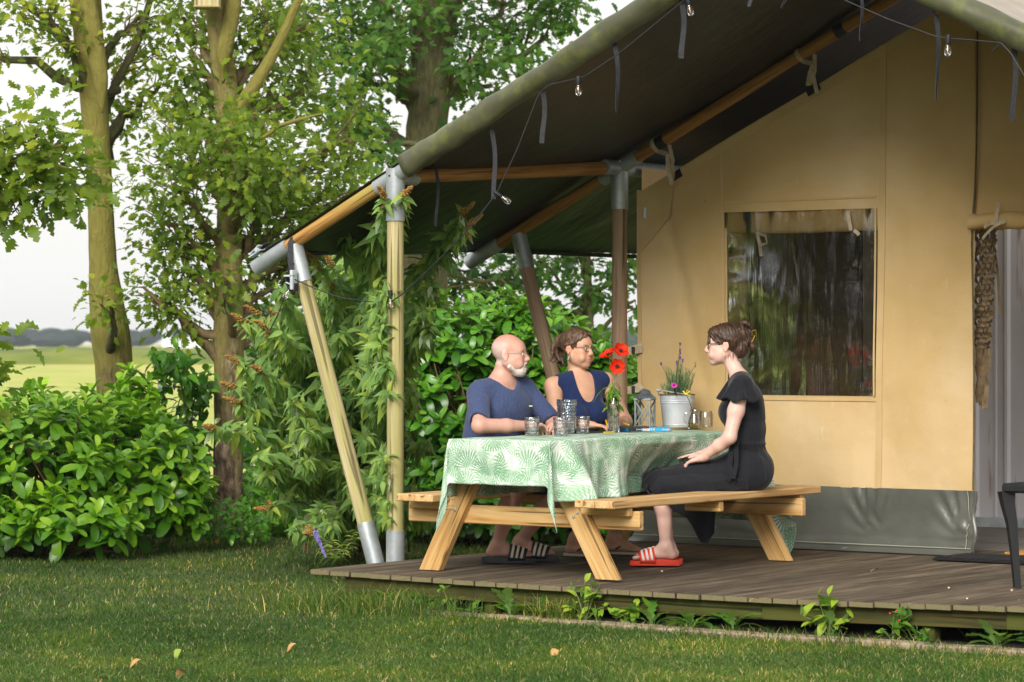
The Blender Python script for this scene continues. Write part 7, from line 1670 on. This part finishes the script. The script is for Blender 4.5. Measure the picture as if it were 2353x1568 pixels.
for kn, hy in ((kL, .085), (kR, -.085)): F.cap(hip + fy * .02 + ly * hy + V(0, 0, -.005), kn + fy * .012 + V(0, 0, .004), .106, .080, .05)
F.cap(hip + fy * .1 - ly * .05, hip + fy * .1 + ly * .05, .088, None, .05); F.cap(nk + V(0, 0, .03), hc + V(.02, 0, -.06), .062, .07, .01, 'sub'); F.ell(nk - ft * -.06 + V(-.03, 0, .075), (.075, .075, .07), None, .008, 'sub')
for sh in (sL, sR): F.ell(sh + V(0, 0, -.012), (.060, .055, .058), None, .02)
F.cut(V(0, 0, .612), (0, 0, -1)); F.disp(lambda X, Y, Z: .0022 * np.sin(60 * Z + 30 * X) * (np.abs(Z - .93) < .09) + .0055 * (np.abs(np.sin(17 * X + 13 * Z + 2 * np.sin(9 * Y))) - .5) * (Z < .86) - .005 * np.exp(-((Z - .885 + .03 * (X - 1.9)) / .010) ** 2))
dr_ = skinmesh('dress', F, M['dress'], wo3)
hs_ = [1.275, 1.33, 1.38, 1.42, 1.46, 1.50, 1.54, 1.58, 1.62, 1.66]; hz = [.640, .580, .545, .500, .480, .462, .395, .315, .30, .36]
P = []
for s in np.linspace(1.275, 1.86, 60):
    hem = np.interp(s, hs_, hz) if s < 1.66 else .36
    if s > 1.668: hem = .618
    k_ = np.clip((s - 1.275) / .08, 0, 1) ** .5; tz = np.interp(s, [1.275, 1.36, 1.5, 1.7, 1.86], [.690, .716, .735, .755, .76]); wd_ = .06 + .130 * k_; row = []
    for j in range(49):
        v = j / 48 * 2 - 1; av = abs(v)
        if av < .5: th = v / .5 * math.pi / 2; y = math.sin(th) * wd_; z = tz - (1 - math.cos(th)) * .085 - .0
        else: q = (av - .5) / .5; z0 = tz - .085; z = z0 + (hem - z0) * q; y = math.copysign(max(.02, wd_ - .40 * (z0 - z) + .008 * math.sin(s * 62 + q * 4) * q * (s < 1.66)), v)
        y += .004 * math.sin(s * 95 + z * 30) * max(0, 1 - (s - 1.275) / .12)
        row.append((s + .02 * math.sin(z * 9) * 0 + .012 * max(0, (z0 if av >= .5 else z) - z) , 1.70 + y, z + .003 * math.sin(s * 40 + v * 9)))
    P.append(row)
toW = lambda p: (hip[0] - .809 * (1.86 - p[0]) - .588 * (p[1] - 1.70), hip[1] - .588 * (1.86 - p[0]) + .809 * (p[1] - 1.70), p[2])
P = [[toW(p) for p in r_] for r_ in P]
a = MB(); a.grid(P); sk_ = a.build('skirt', M['dress'], dr_, smooth=180); md = sk_.modifiers.new('t', 'SOLIDIFY'); md.thickness = .004
P = []                                   # front of the flounce in front of the knees
for q in np.linspace(0, 1, 8): P.append([(1.275 + .004 - .02 * math.sin(q * 3.1) + .012 * q, 1.70 + v * (.185 - .03 * q) * (.35 + .65 * min(1, q + .55)), .705 - .0 * q + (.585 - .705) * q - .05 * abs(v) ** 2 * (1 - q) * 1.2 + .004 * math.sin(v * 26)) for v in np.linspace(-1, 1, 33)])
P = [[toW(p) for p in r_] for r_ in P]
a = MB(); a.grid(P); q = a.build('flounce', M['dress'], dr_, smooth=180); md = q.modifiers.new('t', 'SOLIDIFY'); md.thickness = .004
for sh, e, sg in ((sL, eL, -1), (sR, eR, 1)):   # frilled cap sleeves
    P = []
    for i in range(9):
        q = i / 8; row = []
        for j in range(61):
            th = (j / 60 * 2 - 1) * 2.35; wv = math.sin(th * 5.2 + 1.0) * .016 * q + math.sin(th * 9 + 2) * .006 * q; rad = .046 + .050 * q + wv
            row.append(sh + fy * (math.sin(th) * rad * 1.05 + .010 * q) - ly * sg * (math.cos(th) * rad * .95 + .004) + V(0, 0, .040 - .012 * abs(th) * 0 - .135 * q * (1 - .10 * abs(th) / 2.35) + .012 * math.sin(th * 5.2 + 2.2) * q))
        P.append(row)
    a = MB(); a.grid(P); fr_ = a.build('frill_sleeve', M['dress'], dr_, smooth=180); md = fr_.modifiers.new('t', 'SOLIDIFY'); md.thickness = .003
a = MB(); b0 = on_t(1690, 1000, 1.535) ; a.strap([b0 + V(0, -.014, .0), b0 + V(-.01, -.030, -.09), b0 + V(-.015, -.040, -.17), b0 + V(.0, -.045, -.235), b0 + V(-.03, -.040, -.262)], V(1, .3, 0), .030, .003); a.strap([b0 + V(.016, -.012, .0), b0 + V(.022, -.028, -.08), b0 + V(.028, -.036, -.17), b0 + V(.012, -.044, -.25)], V(1, .3, 0), .026, .003); a.build('waist_tie', M['dress'], dr_)
F = Field(hc - .22, hc + .22, .0045)
Eh((-.022, 0, .044), (.101, .088, .092)); Eh((.040, 0, .075), (.058, .070, .044)); Eh((.095, 0, -.035), (.075, .080, .105), .008, 'sub')
for y in (-1, 1): Eh((-.002, y * .10, -.012), (.026, .05, .034), .006, 'sub')
Eh((0, 0, -.14), (.16, .12, .08), .01, 'sub'); Eh((-.095, 0, -.02), (.050, .060, .060)); Eh((-.115, 0, .06), (.045, .050, .050))
strands(F, [[W(-.07 + random.uniform(-.02, .02), random.uniform(-.05, .05), .10), W(-.12, random.uniform(-.06, .06), .09 + random.uniform(-.02, .03)), W(-.155 + random.uniform(-.01, .02), random.uniform(-.04, .05), .03), W(-.13, random.uniform(-.05, .05), -.02), W(-.10, random.uniform(-.03, .03), -.05)] for _ in range(9)], .011)
strands(F, [[W(-.09, -.02, .10), W(-.11, .02, .14), W(-.15, .03, .13), W(-.16, 0, .09)], [W(-.10, .03, .09), W(-.13, -.02, .145), W(-.17, -.01, .10), W(-.14, .02, .06)], [W(-.15, 0, .01), W(-.175, .02, -.01), W(-.165, -.01, -.045)], [W(-.14, .03, .02), W(-.18, .0, .02), W(-.17, -.02, -.02)]], .016)
strands(F, [[W(.070, y * .01, .100), W(.088, y * .045, .070), W(.075, y * .068, .035), W(.035, y * .080, .012), W(-.02, y * .088, .022), W(-.08, y * .06, .01)] for y in (-1, .9)] + [[W(.02, y * .02, .128), W(.04, y * .07, .085), W(.02, y * .090, .045), W(-.05, y * .085, .03)] for y in (-1, 1)] + [[W(.082, y * .02, .078), W(.092, y * .04, .045), W(.088, y * .05, .02)] for y in (-1, 1)], .0085)
F.disp(lambda X, Y, Z: .0020 * np.sin(260 * X + 200 * Y + 120 * Z + 3 * np.sin(50 * Z)))
skinmesh('hair', F, M['hair_dark'], wo3)
a = MB()
for k in range(16):
    y = random.choice((-1, 1)); p0 = W(random.uniform(-.10, .0), y * .07, random.uniform(-.06, -.03)); a.tube([p0, p0 + V(0, 0, -.02) + rdir() * .01, p0 + V(0, 0, -.045) + rdir() * .015], [.0013, .001, .0006], 4)
for k in range(12):
    p0 = W(-.15 + random.uniform(-.02, .04), random.uniform(-.04, .04), random.uniform(.0, .13)); a.tube([p0, p0 + rdir() * .02, p0 + rdir() * .03], [.0013, .001, .0006], 4)
a.build('hair_wisp', M['hair_dark'], wo3, kind='stuff')
eyes(W, Mh, s_, wo3); spectacles(W, Mh, s_, M['glasses_brown'], wo3, .024, .019, .0026)
a = MB(); c = W(-.185, .035, .06); fx, fz = Mh[0], Mh[2]
a.tube([c + fz * .028 - fx * .006, c + fz * .022 + fx * .016, c - fz * .004 + fx * .014, c - fz * .006 - fx * .010, c + fz * .028 - fx * .006], [.0026] * 5, 6); a.tube(smoothpath([c - fz * .004, c - fz * .025 + fx * .008, c - fz * .045 + fx * .02], 8), [.0026] * 8, 6); a.build('hair_claw', M['gold'], wo3)
o1 = slide(g1[0], g1[1], g1[2], M['slide_red'], M['stripe_w'], wo3, .98); o2 = slide(g2[0], g2[1], g2[2], M['slide_red'], M['stripe_w'], wo3, .98)
gg, dd, ll = g1; sgn = -1 if (ll @ -FWD) < 0 else 1
for i in range(5):
    y = (.036 - i * .0175) * .97; x = (.165 + (.022, .020, .014, .006, -.006)[i]) * .97
    for (q, par) in ((g1, wo3), (g2, wo3)):
        a = MB(); a.ball(V(q[0][0], q[0][1], q[0][2]) + q[1] * (x + .004) + q[2] * y + V(0, 0, .020), (.0065, .0065, .004), 8, 6); a.build('toenail', M['nail'], par)

gq = V(g1[0][0], g1[0][1], DZ); side_ = ll * sgn; xd = dd * (1 if dd @ RGT > 0 else -1)
text(None, 'adidas', gq - dd * .045 + side_ * .049, xd, -side_, -.028, .009, .015, 'slide_red', o1)
